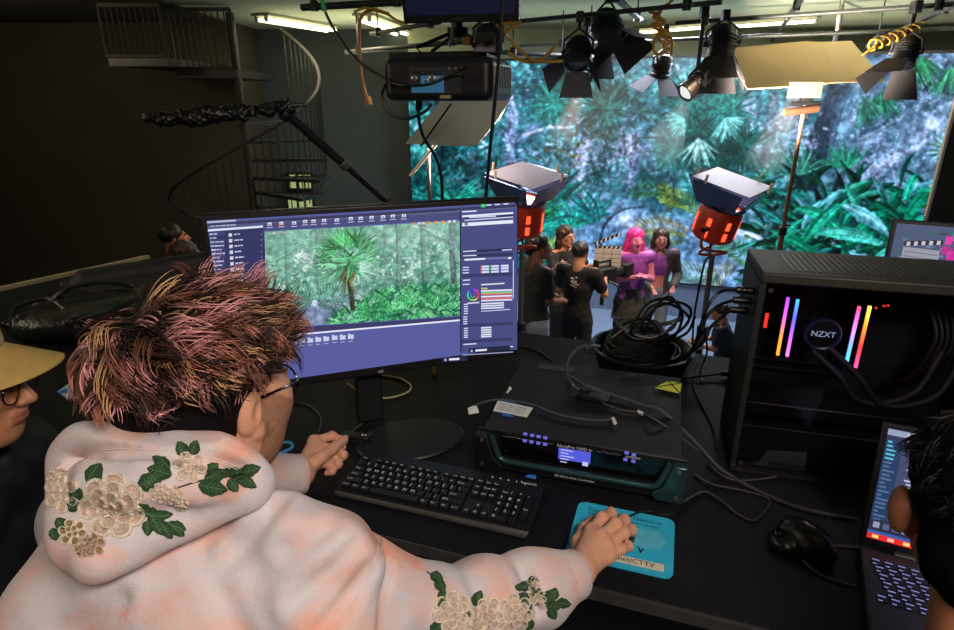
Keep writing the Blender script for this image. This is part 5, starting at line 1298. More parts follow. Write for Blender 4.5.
# scribbled paper and pale card
pp = [Pz(*p, DESK+.003) for p in ((57, 392), (83, 374), (87, 388), (66, 398))]; c_ = np.mean(pp, 0); c_[2] = DESK
t = thing('scribbled_paper', 'pale blue paper with a blue scribble beside the capped person', 'paper', c_)
MB().slab([p-c_ for p in pp], .001, n=(0, 0, 1)).build('sheet', t, mat('pale_blue_paper', (168, 198, 214), .8), smooth=False)
sc_ = spline([(pp[0]*(1-u_)+pp[2]*u_)-c_+(pp[1]-pp[3])*w_+V(0, 0, .0025) for u_, w_ in ((.15, -.1), (.3, .0), (.4, -.12), (.5, .05), (.6, -.1), (.7, .08), (.8, -.05), (.9, .05))], 40)
MB().tube(sc_, .0045, seg=6).build('scribble', t, mat('blue_ink', (58, 124, 178), .7))
pp = [Pz(*p, DESK+.0015) for p in ((68, 399), (88, 384), (110, 378), (109, 387), (84, 399))]; c_ = np.mean(pp, 0); c_[2] = DESK
t = thing('cream_card', 'cream card lying under the scribbled paper', 'card', c_); MB().slab([p-c_ for p in pp], .001, n=(0, 0, 1)).build('sheet', t, mat('cream_card_stock', (206, 196, 160), .8), smooth=False)
t = thing('white_tag', 'small white tag on the black jacket at the far left', 'tag', Pz(66, 300, DESK+.03)); tag(MB().box((0, 0, 0), (.05, .02, .004), rot=rotz(.3)@rotx(.5)).build('sheet', t, m_paper, smooth=False))
# ================= hung from the ceiling =================
m_proj = mat('projector_shell', (34, 34, 36), .42, noise=.1, ns=10)
PYAW = R(-15)
pa = PY(384, 101, 2.62); Ru = rotz(PYAW)
prj = thing('hanging_projector', 'black projector hanging from ceiling with a lit blue connector panel', 'projector', (pa[0], pa[1], pa[2]), PYAW)
PW, PDp, PH = .455, .40, .165
s = SDF((-.03, -.05, -.03), (PW+.03, PDp+.03, PH+.03), .006)
s.box((PW/2, PDp/2, PH/2), (PW/2, PDp/2, PH/2), None, .035, 0)
v, f = s.mesh(); mesh_obj('shell', v, f, m_proj, prj)
MB().b2((.115, -.004, .028), (.335, .006, .125)).build('connector_panel', prj, mat('panel_grey', (50, 52, 58), .5))
blu = MB().b2((.125, -.007, .032), (.262, -.003, .058)).b2((.165, -.007, .058), (.262, -.003, .095)).build('blue_label', prj, emat('panel_glow', None, (64, 120, 160), .5), smooth=False)
for k, (x, z, r_) in enumerate(((.14, .085, .013), (.175, .105, .008), (.19, .078, .009), (.215, .085, .014), (.235, .105, .008), (.25, .085, .009), (.16, .11, .006), (.21, .112, .006), (.14, .11, .006))):
    MB().lathe([(r_, 0), (r_, .008), (r_*.6, .010), (0, .010)], (x, -.005, z), ax=(0, -1, 0), seg=14).build('socket', prj, m_steel if r_ > .0085 else m_plasg)
for x in (.285, .31, .335):
    for z in (.07, .095, .12): MB().lathe([(.006, 0), (.0055, .004), (0, .005)], (x, -.003, z), ax=(0, -1, 0), seg=10).build('button', prj, m_steel if z > .1 else m_plasg)
MB().b2((.26, -.012, .012), (.315, .0, .026)).b2((.19, -.010, .012), (.21, 0, .026)).build('cable_plug', prj, mat('plug_cream', (170, 160, 120), .5), smooth=False) if False else None
MB().b2((.245, -.011, .010), (.29, .002, .022)).build('cable_plug', prj, mat('plug_cream', (170, 160, 120), .5))
for k in range(9): MB().b2((PW-.004, .10+k*.03, .05), (PW+.002, .112+k*.03, .135)).build('vent_slat', prj, m_black)
MB().b2((PW-.004, .035, .06), (PW+.0025, .075, .12)).build('rating_label', prj, mat('rating_label_cream', (170, 164, 130), .6))
MB().lathe([(.05, 0), (.055, .03), (.045, .035), (0, .03)], (PW*.65, PDp-.005, .08), ax=(0, 1, 0), seg=24).build('lens', prj, m_gloss)
c_ = V(.26, .2, PH)
MB().b2((c_[0]-.14, c_[1]-.09, PH), (c_[0]+.14, c_[1]+.09, PH+.016)).build('mount_plate', prj, m_black)
for sx in (-1, 1):
    for sy in (-1, 1): MB().tube([c_+V(sx*.12, sy*.08, .01), c_+V(sx*.15, sy*.1, .04), c_+V(sx*.03, sy*.03, .095)], .008, seg=7).build('mount_arm', prj, m_black)
MB().cyl(c_+V(0, 0, .08), c_+V(0, 0, .12), .045, seg=16).build('mount_collar', prj, m_black)
MB().cyl(c_+V(0, 0, .1), c_+V(0, 0, 3.76-pa[2]-PH), .022, seg=14).build('ceiling_pole', prj, m_black)
MB().b2((-.01, .10, PH+.005), (PW*.9, .13, PH+.025)).build('cable_tray', prj, m_black)
for px_, py_, dx_, mm in ((467, 41, .035, mat('amber_plug', (206, 150, 50), .5)), (482, 43, .012, mat('red_plug', (226, 70, 80), .5))):
    q_ = ploc(prj, px_, py_, .06); MB().box(q_, (dx_, .02, .03)).build('signal_plug', prj, mm, bevel=.003)
gp = MB().box(V(PW-.05, .08, PH+.05), (.085, .07, .07), rot=rotz(.3)).build('power_box', prj, mat('grey_box', (120, 118, 124), .5), bevel=.006)
for k, (x, z) in enumerate(((PW-.08, .09), (PW-.03, .095))): MB().cyl((x, .03, PH+z-.05), (x, .06, PH+z-.05), .010, seg=10).build('power_socket', gp, m_black)
# hanging television
ta = PY(404, 24, 2.32); tb = PY(519, 18.5, 2.24); tu = unit((tb-ta)*V(1, 1, 0)); tyaw = math.atan2(tu[1], tu[0]); twd = float(np.linalg.norm((tb-ta)[:2]))
tv = thing('hanging_television', 'black flat television hanging from ceiling above the projector, seen from below', 'television', ta, tyaw)
RTv = rotx(R(14))
def tq(x, y, z): return RTv@V(x, y, z)
MB().hexa([tq(*p) for p in ((0, 0, 0), (twd, 0, 0), (twd, .045, 0), (0, .045, 0), (0, 0, .27), (twd, 0, .27), (twd, .045, .27), (0, .045, .27))]).build('housing', tv, m_plas, bevel=.004)
MB().hexa([tq(*p) for p in ((.014, -.0015, .026), (twd-.014, -.0015, .026), (twd-.014, .001, .026), (.014, .001, .026), (.014, -.0015, .256), (twd-.014, -.0015, .256), (twd-.014, .001, .256), (.014, .001, .256))]).build('screen', tv, emat('dark_blue_screen', None, (16, 20, 44), .8), smooth=False)
MB().hexa([tq(*p) for p in ((twd*.43, -.0012, .010), (twd*.55, -.0012, .010), (twd*.55, 0, .010), (twd*.43, 0, .010), (twd*.43, -.0012, .014), (twd*.55, -.0012, .014), (twd*.55, 0, .014), (twd*.43, 0, .014))]).build('maker_mark', tv, m_plasg)
MB().b2((twd/2-.05, .03, .08), (twd/2+.05, .11, .2)).cyl((twd/2, .09, .15), (twd/2, .09, 3.76-ta[2]), .02).build('ceiling_bracket', tv, m_black)

# ---- stage lamps ----
m_lampb = mat('lamp_black', (26, 25, 28), .5, noise=.2, ns=12)
m_flap = mat('barn_door_black', (40, 36, 40), .8, .0, noise=.15, ns=6)
m_lensoff = mat('dark_lens', (60, 66, 74), .1)
def hung_lamp(label, pos, aim, r=.13, L=.26, top=3.5, doors=.22, flare=.55, lens=None, group='black stage lamps hung from the grid', flapm=None, only=(0, 1, 2, 3), roll=.0):
    t = thing('stage_lamp', label, 'stage lamp', pos, 0, group)
    A = frame_z(aim)@roty(roll)
    ap = lambda *p: A@V(*p)
    MB().lathe([(0, -L*.5), (r*.7, -L*.5), (r*.92, -L*.38), (r, -L*.2), (r, L*.30), (r*1.06, L*.32), (r*1.06, L*.5), (r*.88, L*.5), (r*.86, L*.42), (0, L*.42)], (0, 0, 0), ax=ap(0, 1, 0), seg=24).build('housing', t, m_lampb)
    MB().lathe([(0, 0), (r*.84, 0), (r*.5, .025), (0, .034)], ap(0, L*.43, 0), ax=ap(0, 1, 0), seg=24).build('lens', t, lens or m_lensoff)
    for k in range(4): MB().lathe([(r*1.0, -.004), (r*1.08, 0), (r*1.0, .004)], ap(0, -L*.18+k*L*.10, 0), ax=ap(0, 1, 0), seg=24).build('cooling_fin', t, m_lampb)
    for k in only:
        if doors <= 0: break
        Q = roty(k*math.pi/2); w0, w1 = r*.95, r*1.45; y0, y1 = L*.5, L*.5+doors*math.cos(flare); z0_, z1_ = r*1.02, r*1.02+doors*math.sin(flare)
        MB().slab([A@(Q@V(*p)) for p in ((-w0, y0, z0_), (w0, y0, z0_), (w1, y1, z1_), (-w1, y1, z1_))], .006).build('barn_door', t, flapm or m_flap, smooth=False)
    P = [ap(r*1.02, 0, 0), ap(r*1.2, 0, 0)+V(0, 0, 0), ap(r*1.2, 0, 0)+V(0, 0, r*.9), V(0, 0, r*1.75), ap(-r*1.2, 0, 0)+V(0, 0, r*.9), ap(-r*1.2, 0, 0), ap(-r*1.02, 0, 0)]
    MB().tube(P, .011, seg=7).build('yoke', t, m_lampb)
    for s_ in (-1, 1): MB().cyl(ap(s_*r*1.0, 0, 0), ap(s_*r*1.34, 0, 0), .022, seg=10).build('tilt_knob', t, m_lampb)
    hz = top-pos[2]
    MB().cyl((0, 0, r*1.72), (0, 0, max(hz, r*1.8)), .016, seg=10).build('hanging_spigot', t, m_lampb)
    MB().box((0, 0, max(hz, r*1.8)+.0), (.06, .075, .085)).build('pipe_clamp', t, m_lampb, bevel=.008)
    return t
hung_lamp('biggest black barn door stage lamp, left of the coiled yellow cable', PY(607, 27, 5.75), (.42, -.42, -.80), .125, .26, 3.5, .24, .55)
hung_lamp('black stage lamp with dark flaps, hung just left of the biggest one', PY(578, 52, 5.6), (-.22, -.55, -.8), .105, .24, 3.5, .21, .6, flapm=mat('barn_door_navy', (26, 27, 42), .8, .0))
hung_lamp('small black stage lamp glowing orange under the left group of lamps', PY(584, 79, 5.9), (-.2, -.8, -.42), .055, .12, 3.5, .0, lens=emat('orange_glow', None, (255, 176, 84), 2.2))
hung_lamp('dim black stage lamp with open flaps below the coiled yellow cable', PY(662, 66, 6.6), (-.1, .25, -.95), .09, .22, 3.5, .20, .9, flapm=mat('barn_door_navy', (26, 27, 42), .8, .0))
hung_lamp('small stage lamp with a bright white lens left of the tan foam board', PY(696, 84, 5.3), (-.75, -.30, -.55), .075, .26, 3.5, .0, lens=emat('white_glow_lens', None, (236, 236, 230), 1.0))
hung_lamp('tall black stage lamp with flaps touching the left edge of the tan foam board', PY(722, 44, 5.5), (-.1, -.25, -.95), .11, .28, 3.5, .23, .45)
hung_lamp('black stage lamp with wide flaps hung at the far right above the foam board', PY(906, 52, 5.0), (-.35, -.25, -.85), .085, .20, 3.5, .22, .65)
hung_lamp('small black stage lamp hung beside the black power box of the projector', PY(488, 40, 4.6), (.2, .5, -.7), .09, .18, 3.5, .0)

# ---- hanging cords ----
def hcable(name, label, pts, r, m, group=None, n=60, parts=()): return cable(name, label, pts, r, m, group, n, parts=parts)
hcable('hanging_cable', 'orange cord with a socket hanging down the dark back wall', [PY(389, 14, 5.2), PY(372, 10, 5.2), PY(361, 18, 5.2), PY(359.5, 40, 5.2), PY(361, 70, 5.2), PY(365, 92, 5.2), PY(369, 100, 5.2)], .013, mat('orange_rubber', (206, 140, 56), .5), None, 60, [('socket', PY(367.5, 97, 5.2), PY(369.5, 105, 5.2), .026, mat('orange_rubber', (206, 140, 56), .5))])
hcable('hanging_cable', 'black cord sagging from the ceiling past the orange cord to the projector', [PY(318, -6, 2.9), PY(330, 22, 2.8), PY(345, 46, 2.75), PY(362, 64, 2.7), PY(384, 78, 2.62), PY(402, 85, 2.56), PY(430, 84, 2.52), PY(455, 72, 2.47), PY(466, 68, 2.42)], .006, m_cable)
hcable('hanging_cable', 'black cord looping below the left half of the projector', [PY(386, 84, 2.60), PY(382, 96, 2.56), PY(389, 112, 2.55), PY(405, 119, 2.55), PY(424, 112, 2.55), PY(432, 104, 2.56)], .006, m_cable)
hcable('hanging_cable', 'black cord dropping from the projector in front of the white foam board', [PY(419, 102, 2.56), PY(419, 120, 2.6), PY(424, 138, 2.65), PY(435, 156, 2.7), PY(441, 176, 2.72), PY(443, 215, 2.75)], .007, m_cable, None, 60, [('plug', PY(419, 99, 2.56), PY(419, 109, 2.58), .014, m_cable)])
hcable('hanging_cable', 'long straight black cord dropping from the ceiling right of the projector', [PY(502, -5, 2.1), PY(500, 40, 2.1), PY(496, 90, 2.1), PY(490, 150, 2.1), PY(485, 206, 2.1)], .006, m_cable)
hcable('yellow_cable', 'yellow cable draped along the pipe right of the projector', [PY(479, 20, 4.8), PY(486, 30, 4.8), PY(497, 26, 4.8), PY(520, 22, 4.9), PY(506, 32, 4.9), PY(510, 40, 5), PY(520, 50, 5), PY(536, 61, 5), PY(563, 61, 5)], .012, m_yellow, 'yellow cables on the lighting grid')
hcable('yellow_cable', 'yellow cable sagging in a shallow curve under the pipe toward the stage lamps', [PY(508, 52, 5.1), PY(520, 60, 5.1), PY(535, 62, 5.1), PY(548, 54, 5.1), PY(556, 44, 5.1)], .012, m_yellow, 'yellow cables on the lighting grid')
hcable('yellow_cable', 'yellow cable beside the orange cord, looped over the left ceiling light', [PY(354, 12, 5.1), PY(366, 8, 5.1), PY(384, 12, 5.1), PY(396, 20, 5.1), PY(408, 24, 5.1)], .010, m_yellow, 'yellow cables on the lighting grid')
pts = []
for i in range(44):
    a_ = i*.9; f_ = i/43; pts.append(PY(655+(4+4*math.sin(i*2.3))*math.cos(a_)+9*f_, 8+36*f_+4*math.sin(a_+.4*math.sin(i)), 5.5+.06*math.sin(a_)))
pts = [PY(676, -4, 5.5), PY(668, 4, 5.5)]+pts+[PY(669, 50, 5.5), PY(656, 54, 5.5), PY(654, 42, 5.5), PY(662, 36, 5.5), PY(672, 40, 5.5), PY(671, 56, 5.5)]
hcable('yellow_cable', 'yellow cable coiled in a hanging bundle left of the tan foam board', pts, .012, m_yellow, 'yellow cables on the lighting grid', 240)
pts = [PY(862, 56, 5.0), PY(872, 48, 5.0)]
for i in range(44):
    a_ = i*1.0; f_ = i/43; pts.append(PY(870+52*f_+5*math.cos(a_), 46-20*f_+5*math.sin(a_), 5.0+.05*math.sin(a_)))
hcable('yellow_cable', 'golden cable wound along the slanting pipe above the far right stage lamp', pts, .009, mat('gold_cable', (170, 134, 52), .5), 'yellow cables on the lighting grid', 200)
t = thing('green_connector', 'small green connector hanging at the top left of the ceiling light', 'connector', PY(323, 6, 2.83)); MB().cyl((-.004, 0, .03), (.006, 0, -.02), .010, seg=10).build('body', t, mat('bright_green', (40, 170, 96), .5)); MB().cyl((.006, 0, -.02), (.008, 0, -.03), .006, seg=8).build('tip', t, m_steel)

# ================= boards and stands =================
def board(name, label, px, Ys, m, th=.012, extra=None, group=None):
    P = [PY(x, y, Y) for (x, y), Y in zip(px, Ys)]; c = P[int(np.argmin([p[2] for p in P]))]
    t = thing(name, label, 'reflector board', c)
    return t, [p-c for p in P]
m_tan = mat('tan_foam_board', (230, 200, 154), .7, noise=.08, ns=3)
m_wht = mat('white_foam_board', (244, 242, 236), .7, noise=.05, ns=3)
t, P = board('foam_board', 'big tan foam board tilted over the set on a thin stand', [(726, 50), (805, 42), (852, 42), (885, 82), (840, 83), (792, 87), (747, 90), (822, 43)], [5.75, 5.75, 5.75, 5.15, 5.15, 5.15, 5.15, 5.75], m_tan)
MB().slab([P[0], P[1], P[7], P[4], P[5], P[6]][::-1], .012, n=unit(V(0, .6, .8))).build('panel', t, m_tan, smooth=False)
MB().slab([P[7], P[2], P[3], P[4]][::-1], .012, n=unit(V(.06, .6, .8))).build('panel', t, mat('tan_foam_board_pale', (234, 206, 164), .7, noise=.08, ns=3), smooth=False)
hp = PY(807, 93, 5.2)
MB().box(PY(805, 90, 5.17)-np.array(t.location), (.26, .03, .12)).build('backing_plate', t, mat('clip_plate', (120, 112, 88), .6), smooth=False)
def tripod(name, label, top, m, r=.016, foot=.38, cat='light stand', group=None, base=0.):
    t = thing(name, label, cat, (top[0], top[1], base), 0, group); h = top[2]-base
    MB().cyl((0, 0, .12), (0, 0, h*.62), r*1.35, seg=12).build('lower_tube', t, m); MB().cyl((0, 0, h*.5), (0, 0, h), r, seg=12).build('upper_tube', t, m)
    MB().cyl((0, 0, h*.60), (0, 0, h*.60+.07), r*2, seg=12).build('collar', t, m_black); MB().cyl((0, 0, h*.63), (.06, 0, h*.63), .010, seg=8).build('locking_knob', t, m_black)
    for k in range(3):
        a = k*2.094+.4; MB().tube([(0, 0, h*.28), (foot*math.cos(a), foot*math.sin(a), .012)], r*.8, seg=8).build('leg', t, m)
    return t
c = tripod('light_stand', 'thin brown light stand holding up the tan foam board', (hp[0], hp[1], hp[2]-.02), mat('bronze_stand', (140, 106, 78), .5, .3), .017)
hz = hp[2]-.02
MB().box((0, 0, hz), (.07, .07, .09)).cyl((-.12, 0, hz-.06), (.12, 0, hz-.06), .022).build('grip_head', c, m_black)
MB().cyl((-.17, -.02, hz-.13), (.10, -.02, hz-.10), .03).build('grip_arm', c, mat('copper_grip', (96, 62, 44), .5, .3))
t, P = board('foam_board', 'white foam board propped on a stand just below the projector', [(406, 144), (469, 146.5), (479, 144), (500, 118), (513, 94), (450, 90)], [4.35, 4.35, 4.36, 4.6, 4.85, 4.9], m_wht)
MB().slab(P[::-1], .012, n=unit(V(0, .6, .8))).build('panel', t, m_wht, smooth=False)
MB().tube([PY(421, 146, 4.31)-np.array(t.location), PY(451, 104, 4.62)-np.array(t.location)], .007, seg=6).build('crease', t, m_plasg)
sp = PY(428, 147, 4.42); c = tripod('light_stand', 'thin pale light stand under the white foam board', (sp[0], sp[1], sp[2]-.01), m_steel, .014)
MB().cyl(PY(437, 143, 4.36)-V(sp[0], sp[1], 0), PY(410, 176, 4.36)-V(sp[0], sp[1], 0), .012, seg=8).build('side_arm', c, m_steel)

# ---- red stand lamps ----
m_red = mat('red_lamp_enamel', (206, 62, 36), .42, noise=.1, ns=8)
m_dblue = mat('blued_steel_flap', (96, 108, 146), .22, .8, noise=.15, ns=5)
m_diff = mat('frosted_diffusion', (206, 196, 220), .5, noise=.05)
m_peg = mat('pale_peg_wood', (222, 196, 156), .7)
def red_lamp(label, pos, aim, standlabel, sc=1., twist=0.):
    t = thing('red_stand_lamp', label, 'stage lamp', pos, 0, 'red lamps on stands')
    A = frame_z(aim)@roty(twist); ap = lambda *p: A@(V(*p)*sc)
    def lt(pr, c=(0, 0, 0), m=m_red, nm='housing', par=None): return MB().lathe([(r_*sc, h_*sc) for r_, h_ in pr], ap(*c), ax=ap(0, 1, 0), seg=28).build(nm, par or t, m)
    body = lt([(0, -.15), (.15, -.15), (.178, -.125), (.182, .10), (.165, .13), (.165, .15), (.14, .15), (.13, .12), (0, .12)])
    glow = emat('hot_vent_glow', None, (255, 92, 50), 1.5)
    for k in range(14):
        a = k*2*math.pi/14; w_ = .010 if k % 2 else .018
        for y0, y1 in ((-.10, .07),) if k % 3 else ((-.10, -.03), (.0, .07)):
            g = MB(); x, z = .1825*math.cos(a), .1825*math.sin(a); tx, tz = -math.sin(a)*w_, math.cos(a)*w_
            g.hexa([ap(x-tx, y0, z-tz), ap(x+tx, y0, z+tz), ap(x+tx, y1, z+tz), ap(x-tx, y1, z-tz), ap((x-tx)*1.012, y0, (z-tz)*1.012), ap((x+tx)*1.012, y0, (z+tz)*1.012), ap((x+tx)*1.012, y1, (z+tz)*1.012), ap((x-tx)*1.012, y1, (z-tz)*1.012)])
            g.build('hot_vent', body, glow if k % 2 == 0 else m_red, smooth=False)
    lt([(0, 0), (.13, 0), (.10, .03), (0, .045)], (0, .125, 0), emat('hot_lens', None, (255, 244, 226), 5.), 'lens')
    lt([(.165, 0), (.19, .01), (.19, .025), (.165, .03), (.165, 0)], (0, .14, 0), m_dblue, 'accessory_ring')
    tips = []
    for k in range(4):
        Q = roty(k*math.pi/2); ln = .24; w0, w1 = .165, .215; y0, y1 = .165, .165+ln*.82; z0_, z1_ = .17, .17+ln*.5
        pts = [A@((Q@V(*p))*sc) for p in ((-w0, y0, z0_), (w0, y0, z0_), (w1, y1, z1_), (-w1, y1, z1_))]
        MB().slab(pts, .006).build('barn_door', t, m_dblue, smooth=False); tips.append((pts[2]+pts[3])/2)
    MB().slab([ap(x, .37, z) for x, z in ((-.25, -.25), (.25, -.25), (.25, .25), (-.25, .25))], .002).build('diffusion_sheet', t, m_diff, smooth=False)
    for k in range(4):
        Q = roty(k*math.pi/2); 
        MB().box(A@((Q@V(.12*(-1)**k, .385, .268))*sc), (.018*sc, .085*sc, .016*sc), rot=A).build('clothes_peg', t, m_peg, smooth=False)
    P = [ap(.185, -.02, 0), ap(.225, -.02, 0), ap(.225, -.02, 0)+V(0, 0, -.16*sc), V(.12*sc, 0, -.27*sc), V(0, 0, -.29*sc), V(-.12*sc, 0, -.27*sc), ap(-.225, -.02, 0)+V(0, 0, -.16*sc), ap(-.225, -.02, 0), ap(-.185, -.02, 0)]
    MB().tube(spline(P, 48), .013*sc, seg=8).build('yoke', t, m_red)
    for s_ in (-1, 1): MB().cyl(ap(s_*.18, -.02, 0), ap(s_*.255, -.02, 0), .024*sc, seg=12).build('tilt_knob', t, m_black)
    MB().cyl((0, 0, -.36*sc), (0, 0, -.28*sc), .02, seg=12).build('spigot', t, m_steel)
    MB().tube(spline([ap(0, -.15, 0), ap(0, -.2, -.02)+V(.0, 0, -.1), V(-.07, -.03, -.35), V(-.09, -.02, -.8), V(-.05, 0, -1.2)], 40), .009, seg=7).build('power_lead', t, m_cable)
    tripod('light_stand', standlabel, (pos[0], pos[1], pos[2]-.33*sc), m_steel, .022)
    return t
red_lamp('glowing red stand lamp right of the two actresses, pegs on its flaps', PY(717, 222, 4.75), (.14, -.22, .96), 'steel stand carrying the red lamp right of the two actresses', .92, .25)
red_lamp('glowing red stand lamp half hidden behind the right edge of the monitor', PY(523, 216, 4.75), (.05, -.20, .97), 'steel stand carrying the red lamp half hidden by the monitor', .92, .6)

# ================= wrapped boom microphone =================
b0 = PY(389, 204, 1.95); b1 = PY(286, 113, 1.72)
bs = thing('microphone_boom', 'black boom arm rising behind the monitor', 'boom arm', (b0[0]+.03, b0[1]+.02, DESK), 0)
L0 = np.array(bs.location)
MB().cyl((0, 0, 0), (0, 0, .05), .045, seg=18).build('desk_clamp', bs, m_black)
MB().cyl((0, 0, .04), b0-L0+V(0, 0, -.01), .011, seg=12).build('upright', bs, m_black)
dd = b1-b0
MB().tube([b0-L0, b0-L0+dd*.5], .0095, seg=10).build('boom_tube', bs, m_black); MB().tube([b0-L0+dd*.45, b1-L0], .0125, seg=10).build('boom_sleeve', bs, m_black)
MB().lathe([(.0135, -.012), (.0155, -.01), (.0155, .01), (.0135, .012)], b0-L0+dd*.48, ax=dd, seg=16).build('collar', bs, m_steel)
MB().ball(b0-L0, .018).build('elbow_joint', bs, m_black)
MB().ball(b1-L0, (.022, .022, .024)).cyl(b1-L0, b1-L0+V(.0, 0, .04), .013).build('swivel_joint', bs, m_black)
MB().tube([PY(388, 203, 1.93)-L0, PY(396, 201, 1.92)-L0], .006, seg=7).build('tilt_lever', bs, m_black)
m0 = PY(150, 118.5, 1.62); m1 = PY(290, 106, 1.70)
s = SDF(np.minimum(m0, m1)-.08, np.maximum(m0, m1)+.08, .0035)
rg = np.random.default_rng(5)
for k in range(46):
    u_ = k/45; p = m0+(m1-m0)*u_; r_ = .008+.010*math.sin(math.pi*min(1, u_*.9+.12))+rg.uniform(-.004, .005)
    s.ell(p+rg.normal(size=3)*V(.004, .004, .006)-V(0, 0, .006*math.sin(u_*3)), (r_*1.3, r_, r_), rotz(rg.uniform(-.6, .6))@roty(rg.uniform(-.6, .6)), .006)
for k in range(40):
    u_ = rg.uniform(.02, .98); p = m0+(m1-m0)*u_; a = rg.uniform(0, 6.28); o_ = V(0, math.cos(a), math.sin(a))*.016; d_ = unit(m1-m0)*rg.uniform(.01, .035)
    s.rc(p+o_-d_, p+o_*.95+d_+V(0, 0, rg.uniform(-.01, .01)), .004, .003, .004)
s.field(lambda P: .0035*np.abs(np.sin(P[..., 0]*150+P[..., 2]*210+3*np.sin(P[..., 1]*90)))+.003*np.abs(np.sin(P[..., 0]*90-P[..., 2]*160+P[..., 1]*120))-.002)
v, f = s.mesh(); c_ = (m0+m1)/2
t = thing('wrapped_microphone', 'microphone wrapped in crumpled black plastic on the end of the boom arm', 'microphone', c_)
mesh_obj('plastic_wrap', v-c_, f, mat('crumpled_black_plastic', (9, 9, 9), .42, noise=.2, bump=.3, bs=120), t)
MB().cyl(m1-c_-unit(m1-m0)*.03, PY(306, 104.5, 1.71)-c_, .007, .005, seg=12).build('microphone_tip', t, m_black); MB().cyl(m0-c_, m0-c_-unit(m1-m0)*.012, .006, .004, seg=10).build('microphone_capsule', t, m_steel)

# ================= small screen behind the tower computer =================
q0 = PY(889, 263, 1.75); q1 = PY(952, 271, 1.68); su_ = unit((q1-q0)*V(1, 1, 0)); ya = math.atan2(su_[1], su_[0])
cm = thing('preview_monitor', 'small camera monitor behind the tower computer showing a clapperboard', 'monitor', (q0[0], q0[1], DESK), ya)
zb = q0[2]-DESK-.06; SWd, SHt = .27, .19
RC = rotx(R(-8)); cq = lambda x, y, z: RC@V(x, y, z)+V(0, 0, zb)
MB().hexa([cq(*p) for p in ((-.012, 0, -.012), (SWd, 0, -.012), (SWd, .02, -.012), (-.012, .02, -.012), (-.012, 0, SHt), (SWd, 0, SHt), (SWd, .02, SHt), (-.012, .02, SHt))]).build('housing', cm, m_plas, bevel=.003)
MB().cyl((SWd/2, .035, 0), (SWd/2, .035, zb+.08), .014, seg=12).cyl((SWd/2, .035, 0), (SWd/2, .035, .012), .07, seg=24).build('stand', cm, m_black)
MB().box(cq(SWd/2, .03, .08), (.06, .03, .05)).build('stand_bracket', cm, m_black)
cu = UI(lambda x, z, off: cq(x, -off, z))
def cr(x0, z0, x1, z1, col, lay, sl=0.): cu.quad([(x0, z0), (x1, z0+sl), (x1, z1+sl), (x0, z1)], col, lay)
cr(0, 0, SWd-.012, SHt-.012, (70, 84, 116), 0)
for k in range(90):
    x, z = rng.uniform(0, SWd-.03), rng.uniform(0, SHt-.03); w_ = rng.uniform(.006, .02); cr(x, z, x+w_, z+rng.uniform(.003, .012), ((60, 96, 104), (88, 104, 140), (46, 70, 84), (110, 120, 150))[rng.integers(4)], 1)
cr(.028, .05, .118, .112, (150, 152, 166), 2, -.004)
for k in range(4): cr(.032, .058+k*.013, .114, .060+k*.013, (90, 92, 110), 3, -.004)
cr(.028, .114, .120, .128, (36, 36, 46), 2, .012)
for k in range(5): cr(.034+k*.018, .115+k*.0025, .043+k*.018, .127+k*.0025, (190, 192, 204), 3)
cr(.0, .04, .03, .07, (110, 70, 56), 2)
for k in range(60):
    a = rng.uniform(0, 6.28); rr_ = abs(rng.normal())*.024; x, z = .165+rr_*math.cos(a), .085+2.0*rr_*math.sin(a); 
    if .0 < z < SHt-.03: cr(x-.008, max(0, z-.012), x+.008, z+.012, ((190, 40, 140), (214, 60, 168), (150, 30, 130))[rng.integers(3)], 3)
cr(.154, .085, .180, .125, (196, 96, 130), 4); cr(.195, .0, SWd-.014, .09, (90, 60, 140), 2); cr(.205, .07, .24, .13, (150, 104, 120), 3)
cu.build('screen', cm)

# ---- shafts of lamp light in the stage haze ----
def haze(label, a, b, r0, r1, col, dens, lampw):
    m = bpy.data.materials.new('lit_haze'); m.use_nodes = True; N, L = m.node_tree.nodes, m.node_tree.links
    N.remove(N['Principled BSDF']); v = N.new('ShaderNodeVolumeScatter'); v.inputs['Color'].default_value = (1, 1, 1, 1); v.inputs['Anisotropy'].default_value = .2
    tc = N.new('ShaderNodeTexCoord'); nz = N.new('ShaderNodeTexNoise'); nz.inputs['Scale'].default_value = 4; L.new(tc.outputs['Object'], nz.inputs['Vector'])
    mu = N.new('ShaderNodeMath'); mu.operation = 'MULTIPLY'; mu.inputs[1].default_value = dens*2; L.new(nz.outputs['Fac'], mu.inputs[0]); L.new(mu.outputs[0], v.inputs['Density'])
    L.new(v.outputs[0], N['Material Output'].inputs['Volume'])
    g = MB().cyl(a, b, r0, r1, seg=20); o = g.build('smoke_beam', m=m, loc=a); tag(o, label, 'haze', None, 'stuff')
    HAZE.append((a, b, r1, col, lampw)); return o
HAZE = []
haze('orange shaft of light in the haze under the small orange glowing lamp', PY(582, 87, 5.84), PY(562, 140, 6.25), .045, .15, (255, 170, 90), .55, 60)
haze('orange shaft of light in the haze below the tan foam board', PY(797, 96, 5.5), PY(764, 162, 6.0), .06, .20, (255, 190, 130), .40, 50)
haze('pale shaft of light in the haze under the small white lens lamp', PY(686, 98, 5.35), PY(662, 150, 5.9), .05, .20, (226, 236, 255), .40, 50)
